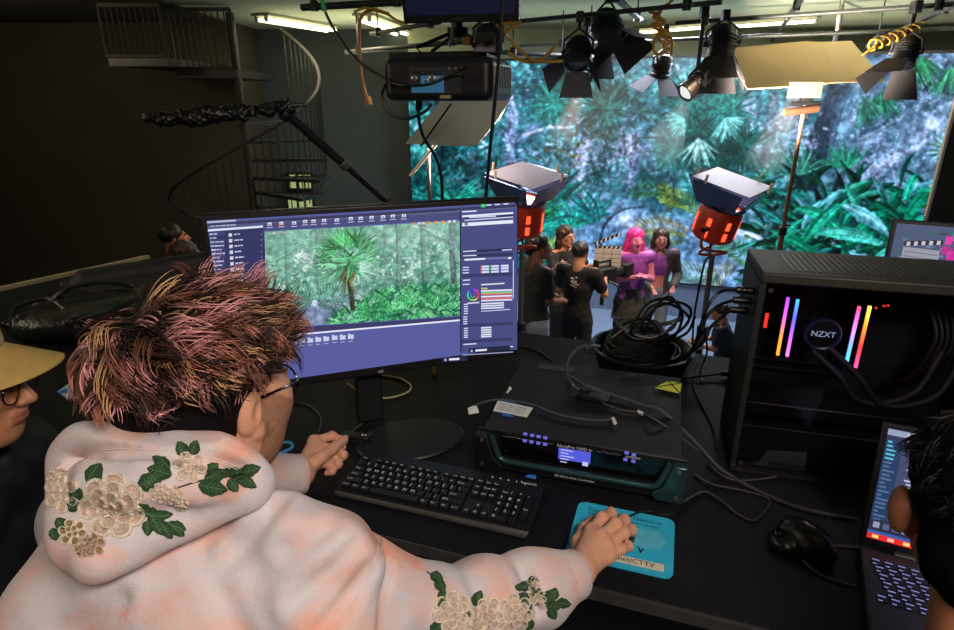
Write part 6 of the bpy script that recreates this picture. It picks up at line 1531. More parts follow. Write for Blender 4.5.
# ================= people on the set =================
def skin_mat(name, col): return mat(name, col, .55, noise=.06, ns=40, attr='Col', sss=.0)
def add_head(s, T, A, sc=1., fine=True, neck=True, ears=True):
    """head centred between the ears; A columns = right, forward, up; T = place"""
    p = lambda x, y, z: np.asarray(T)+A@(V(x, y, z)*sc)
    e = lambda c, r, k=.012, sub=False, ro=None: s.ell(p(*c), V(*r)*sc, A if ro is None else A@ro, k*sc, sub)
    e((0, -.016, .045), (.077, .098, .082)); e((0, .042, -.012), (.060, .056, .084), .02)
    for x in (-1, 1): s.rc(p(x*.052, .004, -.038), p(x*.022, .068, -.086), .022*sc, .017*sc, .025*sc)
    e((0, .076, -.092), (.021, .018, .016), .015)
    if fine:
        for x in (-1, 1):
            e((x*.033, .104, .008), (.017, .016, .012), .014, True); e((x*.033, .083, .007), (.0135, .0135, .0125), .003)
            e((x*.030, .093, .026), (.024, .010, .006), .008); e((x*.044, .074, -.018), (.02, .016, .014), .02)
        s.rc(p(0, .098, .014), p(0, .119, -.021), .0075*sc, .0115*sc, .010*sc)
        for x in (-1, 1): e((x*.0125, .108, -.025), (.008, .010, .0075), .006)
        e((0, .101, -.0465), (.021, .009, .0055), .006); e((0, .100, -.0575), (.019, .010, .0065), .006); e((0, .112, -.0518), (.022, .009, .0012), .003, True)
    else: s.rc(p(0, .098, .012), p(0, .116, -.02), .009*sc, .012*sc, .01*sc)
    if ears:
        for x in (-1, 1):
            e((x*.079, -.006, .002), (.008, .0165, .029), .006, False, rotz(x*-.28)@rotx(-.18))
            if fine: e((x*.088, .002, .004), (.006, .009, .017), .004, True, rotz(x*-.28)@rotx(-.18)); e((x*.078, .006, -.026), (.007, .010, .010), .004)
    if neck: s.rc(p(0, -.026, -.03), p(0, -.05, -.14), .054*sc, .058*sc, .03*sc)
def paint_head(v, T, A, sc, skin, lips=(166, 96, 86), brow=(40, 28, 24), beard=None, eyes=True):
    q = (v-np.asarray(T))@A/sc; x, y, z = q.T; c = np.tile(lina(skin), (len(v), 1))
    near = (np.abs(q) < V(.13, .15, .16)).all(1)
    def put(m, col, a=1.): c[m] = c[m]*(1-a)+lina(col)*a
    if beard is not None:
        m = near & (y > -.012-.3*(z+.02)) & (y < .125) & (z < .020-.55*np.clip(y-.03, 0, 1)) & (z > -.125) & ((np.abs(x) > .026) | (z < -.062)) & ~((np.abs(x) > .070) & (y < .012))
        put(m, beard, .62)
    put(near & (np.abs(z+.052) < .0095) & (np.abs(x) < .024) & (y > .095), lips, .7)
    put(near & (np.abs(z-.029+.0*x) < .0045) & (np.abs(np.abs(x)-.032) < .021) & (y > .07), brow, .85)
    if eyes:
        m = near & (((np.abs(x)-.033)**2+(z-.007)**2) < .0125**2) & (y > .085) & (np.abs(z-.007) < .0065); put(m, (214, 206, 200))
        m = near & (((np.abs(x)-.033)**2+(z-.007)**2) < .0062**2) & (y > .085); put(m, (36, 24, 20))
    return c
def crew(label, head_px, Y, H, face, skin, shirt, pants, arms, hair=None, sleeve='short', skirt=None, crop=False, group=None, over=None, lean=0., base=0., turn=0., nod=0., h=.0105, knees=None, hx=0., cat='person', bag=False, prnt=False, headz=None):
    hc = PY(*head_px, Y); z0 = hc[2]-.925*H if headz is None else base
    Rb = rotz(face); root_xy = hc[:2]-(Rb@V(0, lean*.25, 0))[:2]
    O = V(root_xy[0], root_xy[1], base)
    k = hc[2]-base; S = k/.925 if headz is None else H           # actual standing height
    W = lambda x, y, z: O+Rb@(V(x, y, z)*S)
    ly = lambda z: lean*.25/S*max(0, (z-.5)/.42)
    lo = O+V(-.75, -.75, -.02); hi = O+V(.75, .75, S*1.06)
    hip = [(x*.052, 0, .50) for x in (-1, 1)]; kn = [(x*.058, .015, .275) for x in (-1, 1)]; an = [(x*.06, -.01, .045) for x in (-1, 1)]
    if knees: hip, kn, an = knees
    sh = [(x*.105, ly(.81), .812) for x in (-1, 1)]
    A = Rb@rotz(turn)@rotx(nod); HT = W(0, ly(.925)+.01, .925)
    def torso(s, g, lowz=.47):
        if lowz < .56: s.ell(W(0, 0, .53 if not knees else hip[0][2]+.03), V(.090, .066, .075)*S+g, Rb, .05)
        s.rc(W(0, ly(.58), max(.58, lowz)), W(0, ly(.70), .70), .072*S+g, .082*S+g, .05, flat=(Rb@V(0, 1, 0), 1.25))
        s.ell(W(0, ly(.74)+.003, .735), V(.094, .066, .088)*S+g, Rb, .05)
        for q in sh: s.rc(W(q[0]*.35, q[1], .80), W(*q), .046*S+g, .040*S+g, .03)
        s.rc(W(0, ly(.80), .80), W(0, ly(.85), .85), .038*S+g*.6, .034*S+g*.6, .03)
    s = SDF(lo, hi, h); torso(s, 0.)
    for i in range(2):
        s.chain([W(*hip[i]), W(*kn[i]), W(*an[i])], [.050*S, .034*S, .024*S], .02); s.rc(W(*an[i])-V(0, 0, .005), W(an[i][0], an[i][1]+.085, .02), .022*S, .020*S, .02)
        e_, w_ = arms[i]
        d_ = unit(V(*w_)-V(*e_)); s.chain([W(*sh[i]), W(*e_), W(*w_)], [.030*S, .024*S, .017*S], .012)
        hd = V(*w_)+d_*.035; s.rc(W(*w_), W(*hd), .018, .022, .01)
        up = unit(np.cross(d_, (0, 0, 1))+.01)
        for q in range(4): s.rc(W(*(hd+up*(q-1.5)*.008)), W(*(hd+d_*.034+up*(q-1.5)*.011-V(0, 0, .012))), .0088, .008, .004)
        s.rc(W(*(V(*w_)+d_*.015)), W(*(V(*w_)+d_*.04+V(0, 0, .022))), .0095, .0085, .006)
    add_head(s, HT, A, S/1.70*1.02, fine=True)
    v, f = s.mesh(); v = smooth_mesh(v, f, 1, .35)
    c = paint_head(v, HT, A, S/1.70*1.02, skin)
    p = mesh_obj('person', v, f, mat('skin_of_the_crew', (200, 150, 120), .55, noise=.05, ns=40, attr='Col'), None, O, sharp=0, cols=c)
    tag(p, label, cat, group)
    def cloth(name, fn, m, it=1):
        q = SDF(lo, hi, h); fn(q); vv, ff = q.mesh(); vv = smooth_mesh(vv, ff, it, .35); return mesh_obj(name, vv-O, ff, m, p, sharp=0)
    def wr(a): return lambda P: a*np.sin(P[..., 2]*70+P[..., 0]*40)*np.sin(P[..., 0]*55-P[..., 1]*38)
    def f_shirt(q):
        torso(q, .014, .47 if not crop else .66)
        for i in range(2):
            e_, w_ = arms[i]
            if sleeve == 'short': q.rc(W(*sh[i]), W(*(V(*sh[i])+(V(*e_)-V(*sh[i]))*.66)), .043*S, .039*S, .012)
            elif sleeve == 'long': q.chain([W(*sh[i]), W(*e_), W(*w_)], [.040*S, .033*S, .025*S], .012)
        q.field(wr(.0035)); q.cut(W(0, 0, .455 if not crop else .655), Rb@V(0, 0, -1)); q.cut(W(0, ly(.84)+.02, .842), unit(Rb@V(0, .35, 1)))
        if crop: q.ell(W(0, .10, .86), V(.05, .08, .07)*S, Rb, .01, True)
    cloth('shirt', f_shirt, shirt)
    if over is not None:
        def f_over(q):
            torso(q, .017, .5)
            for i in range(2): q.chain([W(*sh[i]), W(*arms[i][0]), W(*arms[i][1])], [.044*S, .037*S, .028*S], .012)
            q.ell(W(0, .16, .66), V(.062, .16, .30)*S, Rb, .012, True); q.cut(W(0, 0, .50), Rb@V(0, 0, -1)); q.cut(W(0, 0, .85), V(0, 0, 1))
        cloth('cardigan', f_over, over)
    if skirt is not None:
        def f_skirt(q):
            q.rc(W(0, 0, .60), W(0, 0, .40), .074*S, .115*S, .02); q.field(wr(.004)); q.cut(W(0, 0, .375), V(0, 0, -1)); q.cut(W(0, 0, .61), V(0, 0, 1))
        cloth('skirt', f_skirt, skirt)
    def f_pants(q):
        q.ell(W(0, 0, .53 if not knees else hip[0][2]+.03), V(.095, .070, .07)*S+.006, Rb, .03)
        for i in range(2): q.chain([W(*hip[i]), W(*kn[i]), W(*an[i])], [.060*S, .045*S, .036*S], .02)
        q.field(wr(.003)); q.cut(W(0, 0, .60 if not knees else hip[0][2]+.10), V(0, 0, 1)); q.cut(W(0, 0, .035), V(0, 0, -1))
    cloth('trousers', f_pants, pants)
    def f_shoes(q):
        for i in range(2): q.rc(W(*an[i])-V(0, 0, .01), W(an[i][0], an[i][1]+.09, .024), .034, .031, .02)
        q.cut(O+V(0, 0, .002), V(0, 0, -1))
    cloth('shoes', f_shoes, m_plas)
    if hair:
        hs = S/1.70*1.02; hp = lambda x, y, z: HT+A@(V(x, y, z)*hs)
        def f_hair(q):
            q.ell(hp(0, -.022, .052), V(.088, .106, .090)*hs, A, .01)
            if hair[0] == 'long':
                for x in (-1, 1): q.chain([hp(x*.055, -.02, .06), hp(x*.085, -.03, -.06), hp(x*.082, -.03-hair[2]*.05, -.06-hair[2]*.55)], [.045*hs, .036*hs, .026*hs], .02)
                q.chain([hp(0, -.07, .03), hp(0, -.085, -.1), hp(0, -.08, -.06-hair[2]*.6)], [.06*hs, .06*hs, .045*hs], .03)
            elif hair[0] == 'bun': q.ell(hp(0, -.10, .0), V(.06, .05, .06)*hs, A, .02)
            q.ell(hp(0, .115, -.035), V(.064, .075, .082)*hs, A, .01, True)
            q.field(lambda P: .004*np.sin(P[..., 0]*130+P[..., 2]*20)*np.sin(P[..., 1]*110+P[..., 2]*30))
        qh = SDF(HT-.42, HT+.25, .009); f_hair(qh); vv, ff = qh.mesh(); vv = smooth_mesh(vv, ff, 1, .35)
        mesh_obj('hair', vv-O, ff, hair[1], p, sharp=0)
    if prnt:
        g = MB()
        for k, (x, z, w_, h_) in enumerate(((0, .765, .055, .02), (-.01, .785, .03, .014), (.012, .75, .06, .010), (0, .737, .07, .008), (.016, .795, .016, .012))):
            g.box(W(x, ly(z)-.076, z)-O, (w_, .012, h_), rot=Rb@rotx(-.1)@roty(.3*(k % 2)))
        g.build('back_print', p, m_white, smooth=False)
    return p, W, HT, A
m_hdark = mat('near_black_hair', (24, 18, 16), .45, noise=.3, ns=60)
m_hbrown = mat('dark_brown_hair', (62, 40, 30), .45, noise=.3, ns=60)
m_hpink = mat('magenta_hair', (196, 44, 128), .5, noise=.25, ns=40)
m_tee = mat('black_tee', (24, 23, 25), .85, noise=.1)
m_jean = mat('faded_denim', (136, 146, 156), .85, noise=.18, ns=25)
m_navyp = mat('dark_trousers', (26, 28, 34), .85)
m_purple = mat('purple_top', (124, 60, 150), .8, noise=.1)
a, W_a, T_a, A_a = crew('crew member in black tee and faded jeans, closest to the monitor edge', (537, 248), 5.3, 1.55, R(-72), (112, 70, 50), m_tee, m_jean, [((-.13, .03, .66), (-.02, .13, .64)), ((.12, .03, .66), (.02, .14, .62))], ('bun', m_hdark), group=None)
b, W_b, T_b, A_b = crew('long haired woman in black top holding a clapperboard up', (565, 237), 6.3, 1.6, R(-142), (196, 138, 112), m_tee, m_navyp, [((-.15, .08, .70), (-.14, .24, .77)), ((.17, .06, .72), (.20, .16, .80))], ('long', m_hbrown, .38))
c_, W_c, T_c, A_c = crew('camera operator seen from behind in black tee with white back print', (580, 254), 5.65, 1.58, R(-32), (196, 142, 112), m_tee, m_navyp, [((-.14, .05, .66), (-.03, .17, .70)), ((.155, .06, .67), (.10, .19, .76))], ('short', m_hdark), prnt=True)
d, W_d, T_d, A_d = crew('pink haired actress in purple top and dark skirt with hands raised to her chest', (635, 240), 6.15, 1.6, R(186), (206, 120, 150), m_purple, m_navyp, [((-.13, .02, .66), (-.015, .13, .715)), ((.13, .02, .66), (.015, .135, .71))], ('long', m_hpink, .42), skirt=mat('dark_skirt', (58, 62, 58), .9, noise=.25, ns=30), sleeve='none')
e_, W_e, T_e, A_e = crew('brown haired actress in purple crop top, open cardigan and jeans', (661, 239), 6.6, 1.6, R(172), (196, 130, 118), m_purple, m_jean, [((-.15, .0, .66), (-.11, .12, .60)), ((.14, .0, .65), (.06, .15, .585))], ('long', m_hbrown, .16), crop=True, sleeve='none', over=mat('grey_cardigan', (74, 66, 70), .9))
# belt bag
q = W_e(.075, .075, .53); t = tag(MB().box(q-np.array(e_.location), (.10, .06, .13), rot=rotz(R(172))).box(q-np.array(e_.location)+V(0, -.035, .0), (.07, .02, .07), rot=rotz(R(172))).build('belt_bag', e_, mat('grey_canvas', (120, 122, 120), .8), bevel=.012))
# crouching crew member low on the right
f_, W_f, T_f, A_f = crew('crew member crouching low beside the steel stand, in dark blue tee', (721, 313), 5.1, 1.62, R(70), (190, 128, 100), mat('navy_tee', (34, 42, 58), .85), m_navyp, [((-.14, .10, .66), (-.06, .26, .655)), ((.14, .06, .66), (.06, .24, .645))], ('short', m_hdark), base=0, lean=.35)
# two people far left in the dark
m_orange = None
crew('bearded dark haired person standing in the dark beyond the corner table', (173, 239), 5.5, 1.72, R(-64), (190, 118, 76), m_tee, m_navyp, [((-.13, -.02, .64), (-.11, .08, .52)), ((.13, -.02, .64), (.11, .08, .52))], ('short', m_hdark), nod=.12)
crew('shorter dark haired person standing in front of the bearded one in the dark', (185, 257), 4.85, 1.5, R(-68), (180, 112, 78), m_tee, m_navyp, [((-.13, -.02, .64), (-.10, .09, .55)), ((.13, -.02, .64), (.10, .09, .55))], ('bun', m_hbrown))
# clapperboard in the woman's hands
cp = PY(607, 257, 5.95)
cl = thing('clapperboard', 'white clapperboard with striped sticks held in front of the actresses', 'clapperboard', cp-V(.13, 0, .10), R(-8))
MB().b2((0, 0, 0), (.27, .012, .19)).build('slate', cl, mat('slate_white', (206, 208, 210), .5), bevel=.003)
g = MB()
for k in range(3): g.b2((.01, -.002, .045+k*.045), (.26, .0, .049+k*.045))
for k in range(2): g.b2((.085+k*.085, -.002, .05), (.089+k*.085, .0, .18))
g.build('ruled_lines', cl, m_plasg)
def sticks(nm, z, rot):
    Rr = roty(-rot); base_ = V(0, 0, z)
    MB().box(base_+Rr@V(.135, .006, .014), (.27, .014, .028), rot=Rr).build(nm, cl, m_plas)
    g = MB()
    for k in range(6): g.hexa([base_+Rr@V(.012+k*.045+dx, y, zz) for zz, off in ((.001, 0), (.027, .014)) for dx, y in ((off, -.003), (off+.02, -.003), (off+.02, .0), (off, .0))])
    g.build('stripes', cl, m_white, smooth=False)
sticks('lower_stick', .192, 0); sticks('upper_stick', .222, R(24))
# film camera
kp = PY(604, 273, 5.85)
fc = thing('film_camera', 'black film camera with matte box held by the operator', 'camera', kp-V(0, 0, .09), R(-55))
MB().b2((-.07, -.14, .0), (.07, .12, .15)).build('body', fc, m_lampb, bevel=.01)
MB().cyl((0, .12, .075), (0, .26, .075), .05, seg=18).build('lens_barrel', fc, m_lampb); MB().hexa([(-.06, .26, .015), (.06, .26, .015), (.06, .26, .135), (-.06, .26, .135), (-.09, .34, -.01), (.09, .34, -.01), (.09, .34, .16), (-.09, .34, .16)]).build('matte_box', fc, m_lampb)
MB().tube([(0, -.1, .15), (0, -.1, .21), (0, .08, .21), (0, .08, .15)], .013).build('top_handle', fc, m_lampb); MB().b2((-.14, -.02, .13), (-.075, .0, .2)).build('side_monitor', fc, m_lampb)
MB().tube([(.07, 0, .02), (.14, .06, -.02), (.14, .10, -.12)], .012).tube([(-.07, 0, .02), (-.14, .06, -.02), (-.14, .10, -.12)], .012).build('hand_grip', fc, m_lampb)
MB().cyl((0, 0, 0), (0, 0, -.25), .022).build('support_post', fc, m_lampb)
# ================= the three people at the desk =================
def tie_dye():
    m = bpy.data.materials.new('peach_tie_dye_fleece'); m.use_nodes = True; N, L = m.node_tree.nodes, m.node_tree.links
    b = N['Principled BSDF']; b.inputs['Roughness'].default_value = .92; b.inputs['Specular IOR Level'].default_value = .15; b.inputs['Sheen Weight'].default_value = .12
    tc = N.new('ShaderNodeTexCoord')
    n1 = N.new('ShaderNodeTexNoise'); n1.inputs['Scale'].default_value = 8.5; n1.inputs['Detail'].default_value = 7; n1.inputs['Roughness'].default_value = .55; n1.inputs['Distortion'].default_value = .6
    n2 = N.new('ShaderNodeTexNoise'); n2.inputs['Scale'].default_value = 4.2; n2.inputs['Detail'].default_value = 4
    mp = N.new('ShaderNodeMapping'); mp.inputs['Location'].default_value = (3.1, 7.7, 1.3)
    L.new(tc.outputs['Object'], n1.inputs['Vector']); L.new(tc.outputs['Object'], mp.inputs[0]); L.new(mp.outputs[0], n2.inputs['Vector'])
    r1 = N.new('ShaderNodeValToRGB'); e = r1.color_ramp.elements
    e[0].position = .42; e[0].color = (*lin((216, 208, 210)), 1); e[1].position = .63; e[1].color = (*lin((234, 164, 140)), 1)
    k = r1.color_ramp.elements.new(.53); k.color = (*lin((226, 192, 182)), 1)
    L.new(n1.outputs['Fac'], r1.inputs[0])
    r2 = N.new('ShaderNodeValToRGB'); e = r2.color_ramp.elements; e[0].position = .56; e[0].color = (1, 1, 1, 1); e[1].position = .68; e[1].color = (*lin((198, 196, 206)), 1)
    L.new(n2.outputs['Fac'], r2.inputs[0])
    mx = N.new('ShaderNodeMix'); mx.data_type = 'RGBA'; mx.blend_type = 'MULTIPLY'; mx.inputs[0].default_value = 1
    L.new(r1.outputs[0], mx.inputs[6]); L.new(r2.outputs[0], mx.inputs[7]); L.new(mx.outputs[2], b.inputs['Base Color'])
    n3 = N.new('ShaderNodeTexNoise'); n3.inputs['Scale'].default_value = 500; n4 = N.new('ShaderNodeTexNoise'); n4.inputs['Scale'].default_value = 20; n4.inputs['Detail'].default_value = 3
    L.new(tc.outputs['Object'], n3.inputs['Vector']); L.new(tc.outputs['Object'], n4.inputs['Vector'])
    ad = N.new('ShaderNodeMath'); ad.operation = 'MULTIPLY_ADD'; ad.inputs[1].default_value = .18; L.new(n3.outputs['Fac'], ad.inputs[0]); L.new(n4.outputs['Fac'], ad.inputs[2])
    bp = N.new('ShaderNodeBump'); bp.inputs['Strength'].default_value = .36; bp.inputs['Distance'].default_value = .012; L.new(ad.outputs[0], bp.inputs['Height']); L.new(bp.outputs[0], b.inputs['Normal'])
    return m
m_fleece = tie_dye()
m_skin = mat('warm_skin', (214, 160, 132), .5, noise=.07, ns=55, attr='Col', bump=.06, bs=220, sss=.08)
def join_meshes(ms):
    vs, fs, n = [], [], 0
    for v, f in ms: vs.append(v); fs.append(np.asarray(f)+n); n += len(v)
    return np.vstack(vs), np.vstack(fs)
def hand(s, wrist, mcps, fingers, thumb, sc=1., wdir=None):
    w = V(*wrist)
    for q in mcps: s.rc(w, q, .0185*sc, .0115*sc, .012)
    for i in range(3): s.rc(mcps[i], mcps[i+1], .0115*sc, .0115*sc, .010)
    if wdir is not None: s.rc(w, w+np.asarray(wdir), .0245*sc, .027*sc, .012)
    for fg, r_ in zip(fingers, (.0102, .0104, .0098, .0088)):
        k = len(fg); s.chain(fg, [r_*sc*(1-.10*i) for i in range(k)], .0035)
        for q in fg[1:-1]: s.ell(q, r_*sc*1.04, None, .004)
    k = len(thumb); s.chain(thumb, [(.0165, .0125, .0112, .0095)[min(i, 3)]*sc for i in range(k)], .006)
def nails(parent, O, tips, m):
    for p, d, up, r_ in tips:
        A = frame_z(d, up); MB().ball(V(*p)-O+A@V(0, .002, r_*.75), (r_*.62, r_*.85, r_*.28), rot=A, seg=10).build('fingernail', parent, m)

# ---- main person: pink haired, floral hoodie ----
MA = rotz(R(-23))@rotx(R(-9)); MT = V(-.352, .694, 2.498)
RS, LS = V(-.190, .580, 2.340), V(-.552, .70, 2.305)
REl, LEl = V(-.062, .655, 2.184), V(-.620, .930, 2.175)
RW, LW_ = Pz(573, 577, 2.120), Pz(301, 474, 2.117)
PV = V(-.45, .34, 1.90)
tr = V(.966, -.26, 0)
def s_torso(s, g=0.):
    for x in (-1, 1):
        s.chain([PV+tr*x*.085, V(-.43, .46, 2.10)+tr*x*.085, V(-.405, .555, 2.27)+tr*x*.085], [.115+g, .110+g, .082+g], .06)
    s.rc(V(-.39, .590, 2.325), RS, .066+g, .052+g, .05); s.rc(V(-.39, .59, 2.325), LS, .066+g, .052+g, .05)
    s.rc(V(-.385, .605, 2.33), V(-.372, .645, 2.395), .068+g, .050+g, .04)
KN = [V(-.33, .80, 1.90), V(-.58, .86, 1.90)]; AN = [V(-.30, .86, 1.42), V(-.56, .94, 1.42)]
body = SDF((-.85, -.02, DECK), (.3, 1.3, 2.47), .010); s_torso(body, -.012)
for q, k_, a_ in zip((PV+tr*.09, PV-tr*.09), KN, AN):
    body.chain([q, k_, a_], [.085, .062, .042], .03); body.rc(a_-V(0, 0, .03), a_+V(.04, .13, -.055), .04, .03, .03)
body.chain([RS, REl, RW-unit(RW-REl)*.03], [.055, .042, .030], .02); body.chain([LS, LEl, LW_-unit(LW_-LEl)*.03], [.055, .042, .030], .02)
bm = body.mesh()
hd = SDF(MT-V(.16, .17, .20), MT+V(.16, .17, .17), .0030); add_head(hd, MT, MA, 1.0, True)
for x in (-1, 1): hd.ell(MT+MA@V(x*.050, .034, -.040), V(.030, .050, .060), MA, .02); hd.ell(MT+MA@V(x*.058, .055, .0), V(.018, .035, .035), MA, .02)
hm = hd.mesh(); hm = (smooth_mesh(*hm, 1, .4), hm[1])
z_ = DESK
fR = [[Pz(592, 531, 2.119), Pz(602, 518, 2.123), Pz(611, 513, 2.110), Pz(613, 515, 2.096)], [Pz(600, 538, 2.124), Pz(616, 524, 2.126), Pz(624, 520, 2.112), Pz(626, 523, 2.097)],
      [Pz(605, 546, 2.119), Pz(624, 533, 2.120), Pz(631, 530, 2.107), Pz(632, 533, 2.094)], [Pz(607, 556, 2.109), Pz(621, 549, 2.110), Pz(628, 546, 2.098), Pz(629, 548, 2.088)]]
tR = [Pz(581, 558, 2.105), Pz(579, 542, 2.100), Pz(585, 529, 2.094), Pz(593, 521, 2.089)]
fL = [[Pz(314, 441, 2.137), Pz(332, 436, 2.134), Pz(340, 440, 2.122), Pz(343, 447, 2.114)], [Pz(318, 447, 2.127), Pz(336, 448, 2.120), Pz(343, 455, 2.108), Pz(339, 460, 2.098)],
      [Pz(318, 455, 2.114), Pz(334, 457, 2.104), Pz(338, 464, 2.093), Pz(333, 467, 2.087)], [Pz(317, 463, 2.100), Pz(330, 465, 2.091), Pz(332, 471, 2.083), Pz(327, 473, 2.080)]]
tL = [Pz(308, 466, 2.123), Pz(322, 457, 2.138), Pz(334, 448, 2.138), Pz(344, 440, 2.133)]
allp = np.vstack([np.vstack(fR), np.vstack(tR), RW[None]]); hs_ = SDF(allp.min(0)-.06, allp.max(0)+.05, .0019)
hand(hs_, RW+unit(V(.03, .04, 0))*.016, [f_[0] for f_ in fR], fR, tR, 1.13, (REl-RW)*.18); m1_ = hs_.mesh(); m1_ = (smooth_mesh(*m1_, 1, .4), m1_[1])
allp = np.vstack([np.vstack(fL), np.vstack(tL), LW_[None]]); hs_ = SDF(allp.min(0)-.06, allp.max(0)+.05, .0021)
hand(hs_, LW_, [f_[0] for f_ in fL], fL, tL, 1.08, (LEl-LW_)*.16); m2_ = hs_.mesh(); m2_ = (smooth_mesh(*m2_, 1, .4), m2_[1])
v, f = join_meshes([bm, hm, m1_, m2_])
sk = (220, 162, 130)
cols = paint_head(v, MT, MA, 1., sk, beard=(104, 72, 52), brow=(44, 30, 26))
# stubble is speckled; knuckles a little redder
q = (v-MT)@MA; sp = vnoise(v, 420, 3)
inb = (np.abs(q) < V(.13, .15, .16)).all(1) & (np.abs(cols-lina(sk)).sum(1) > .02)
cols = np.where(inb[:, None], cols*(.72+.65*sp[:, None]), cols)
kn_ = np.vstack([np.array([x for f_ in fR+fL for x in f_[:2]])]); dk_ = np.min(np.linalg.norm(v[:, None]-kn_[None], axis=2) if len(v) < 4000 else np.stack([np.linalg.norm(v-x, axis=1) for x in kn_]), axis=0)
w_ = np.clip(1-dk_/.014, 0, 1)[:, None]*.5; cols = cols*(1-w_)+lina((214, 134, 108))*w_
MO = V(-.43, .6, DECK)
me_ = mesh_obj('person', v, f, m_skin, None, MO, sharp=0, cols=cols)
tag(me_, 'seated person with pink streaked hair and peach floral hoodie, using the mouse', 'person')

# hoodie
CREASE = []
hs = SDF((-.86, .05, 1.80), (.24, 1.26, 2.50), .0062)
s_torso(hs, .010)
hs.rc(PV-V(0, 0, .06), PV-V(0, 0, .06)+V(.0, .02, 0), .19, .19, .05)
def arm_chain(A_, B_, C_, prof):
    P = spline([A_, A_*.5+B_*.5+V(0, 0, -.0), B_, B_*.5+C_*.5, C_], 40); L = np.r_[0, np.cumsum(np.linalg.norm(np.diff(P, axis=0), axis=1))]; t = L/L[-1]
    return P, np.interp(t, [p_[0] for p_ in prof], [p_[1] for p_ in prof])
wd = unit(RW-REl)
P, r_ = arm_chain(RS, REl, RW-wd*.028, [(0, .052), (.18, .056), (.27, .054), (.34, .057), (.44, .064), (.50, .066), (.56, .050), (.60, .061), (.66, .065), (.71, .060), (.755, .043), (.79, .056), (.84, .062), (.88, .060), (.905, .046), (.93, .055), (.97, .048), (1, .038)])
hs.chain(P, r_, .006)
P, r_ = arm_chain(LS, LEl, LW_-unit(LW_-LEl)*.03, [(0, .056), (.3, .058), (.55, .06), (.75, .058), (.86, .052), (.93, .050), (1, .042)])
hs.chain(P, r_, .014)
# folds pushed up at the shoulder and along the sleeve
for a_, b_, ra, rb in ((PD(336, 548, .700), PD(360, 570, .712), .032, .027), (PD(360, 570, .712), PD(346, 606, .70), .026, .026), (PD(296, 530, .70), PD(334, 550, .70), .033, .033),
                        (PD(402, 592, .80), PD(385, 640, .74), .030, .028), (PD(498, 600, .92), PD(508, 632, .90), .026, .02), (PD(536, 588, .95), PD(548, 612, .94), .026, .02)):
    hs.rc(a_, b_, ra, rb, .022)
hs.rc(PD(262, 520, .705), PD(332, 546, .70), .030, .030, .03); hs.rc(PD(300, 592, .69), PD(330, 668, .67), .045, .05, .03); hs.rc(PD(340, 620, .70), PD(352, 690, .70), .04, .04, .03)
for a_, b_, r0 in ((PD(390, 556, .738), PD(380, 640, .69), .007), (PD(476, 580, .845), PD(486, 632, .825), .008), (PD(523, 574, .90), PD(536, 608, .895), .006)):
    hs.rc(a_, b_, r0, r0, .02, True)
# soft creases running from the arm seam and the hood across the back
for a_, b_, r0 in ((PD(352, 548, .668), PD(300, 600, .640), .0055), (PD(362, 570, .672), PD(322, 626, .648), .005), (PD(280, 500, .672), PD(232, 560, .630), .005), (PD(200, 548, .612), PD(240, 640, .60), .005), (PD(120, 600, .60), PD(60, 640, .61), .006), (PD(330, 530, .664), PD(286, 548, .640), .004)):
    m_ = (a_+b_)/2+V(.004, -.006, .004); P_ = []
    for q_ in spline([a_, m_, b_], 16):
        d_ = unit(q_-CAM); P_.append(q_)
    CREASE.append((P_, r0))
hs.field(lambda P: .0022*np.sin(P[..., 0]*34+P[..., 1]*22+P[..., 2]*18)*np.sin(P[..., 2]*30-P[..., 0]*19))
v, f = hs.mesh(); v = smooth_mesh(v, f, 2, .5)
# press the creases into the cloth: rays through each crease line find the surface, nearby points sink
tmp_b = BVHTree.FromPolygons([Vector(p) for p in v], [tuple(int(i) for i in q) for q in f])
fn_ = np.zeros_like(v); nf = np.cross(v[f[:, 2]]-v[f[:, 0]], v[f[:, 3]]-v[f[:, 1]])
for k in range(4): np.add.at(fn_, f[:, k], nf)
fn_ /= np.maximum(np.linalg.norm(fn_, axis=1)[:, None], 1e-9); dv_ = np.zeros(len(v))
for P_, r0 in CREASE:
    hit = [tmp_b.ray_cast(Vector(CAM), Vector(unit(p-CAM))) for p in P_]; hit = np.array([tuple(h_[0]) for h_ in hit if h_[0] is not None])
    if len(hit) < 3: continue
    d = np.min(np.stack([np.linalg.norm(v-h_, axis=1) for h_ in hit]), axis=0); dv_ += -r0*np.exp(-(d/.010)**2)+r0*.6*np.exp(-((d-.022)/.010)**2)
v = v+fn_*dv_[:, None]
HO = V(0, 0, 0)
hoodie = mesh_obj('hoodie', v-MO, f, m_fleece, me_, sharp=0)
bvh_h = BVHTree.FromPolygons([Vector(p) for p in v], [tuple(int(i) for i in q) for q in f])
def cuff(c0, c1, r0, r1, nm='cuff'):
    c0, c1 = V(*c0), V(*c1); ax = unit(c1-c0); L = np.linalg.norm(c1-c0); n_ = 72; t_ = unit(np.cross(ax, (0, 0, 1))); q_ = np.cross(ax, t_); vs, fs = [], []
    prof = [(r0*.96, -.012), (r0, 0), (r0*1.04, L*.3), (r1*1.03, L*.75), (r1, L), (r1*.93, L*1.03), (r1*.86, L*.96), (r1*.84, L*.6)]
    for rr_, h_ in prof:
        for k in range(n_):
            a = 2*math.pi*k/n_; w = rr_*(1+.014*math.cos(a*36)); vs.append(c0+ax*h_+w*(math.cos(a)*t_+math.sin(a)*q_))
    for i in range(len(prof)-1):
        for k in range(n_): fs.append((i*n_+k, i*n_+(k+1) % n_, (i+1)*n_+(k+1) % n_, (i+1)*n_+k))
    return mesh_obj(nm, np.array(vs)-MO, fs, m_fleece, me_, sharp=0)
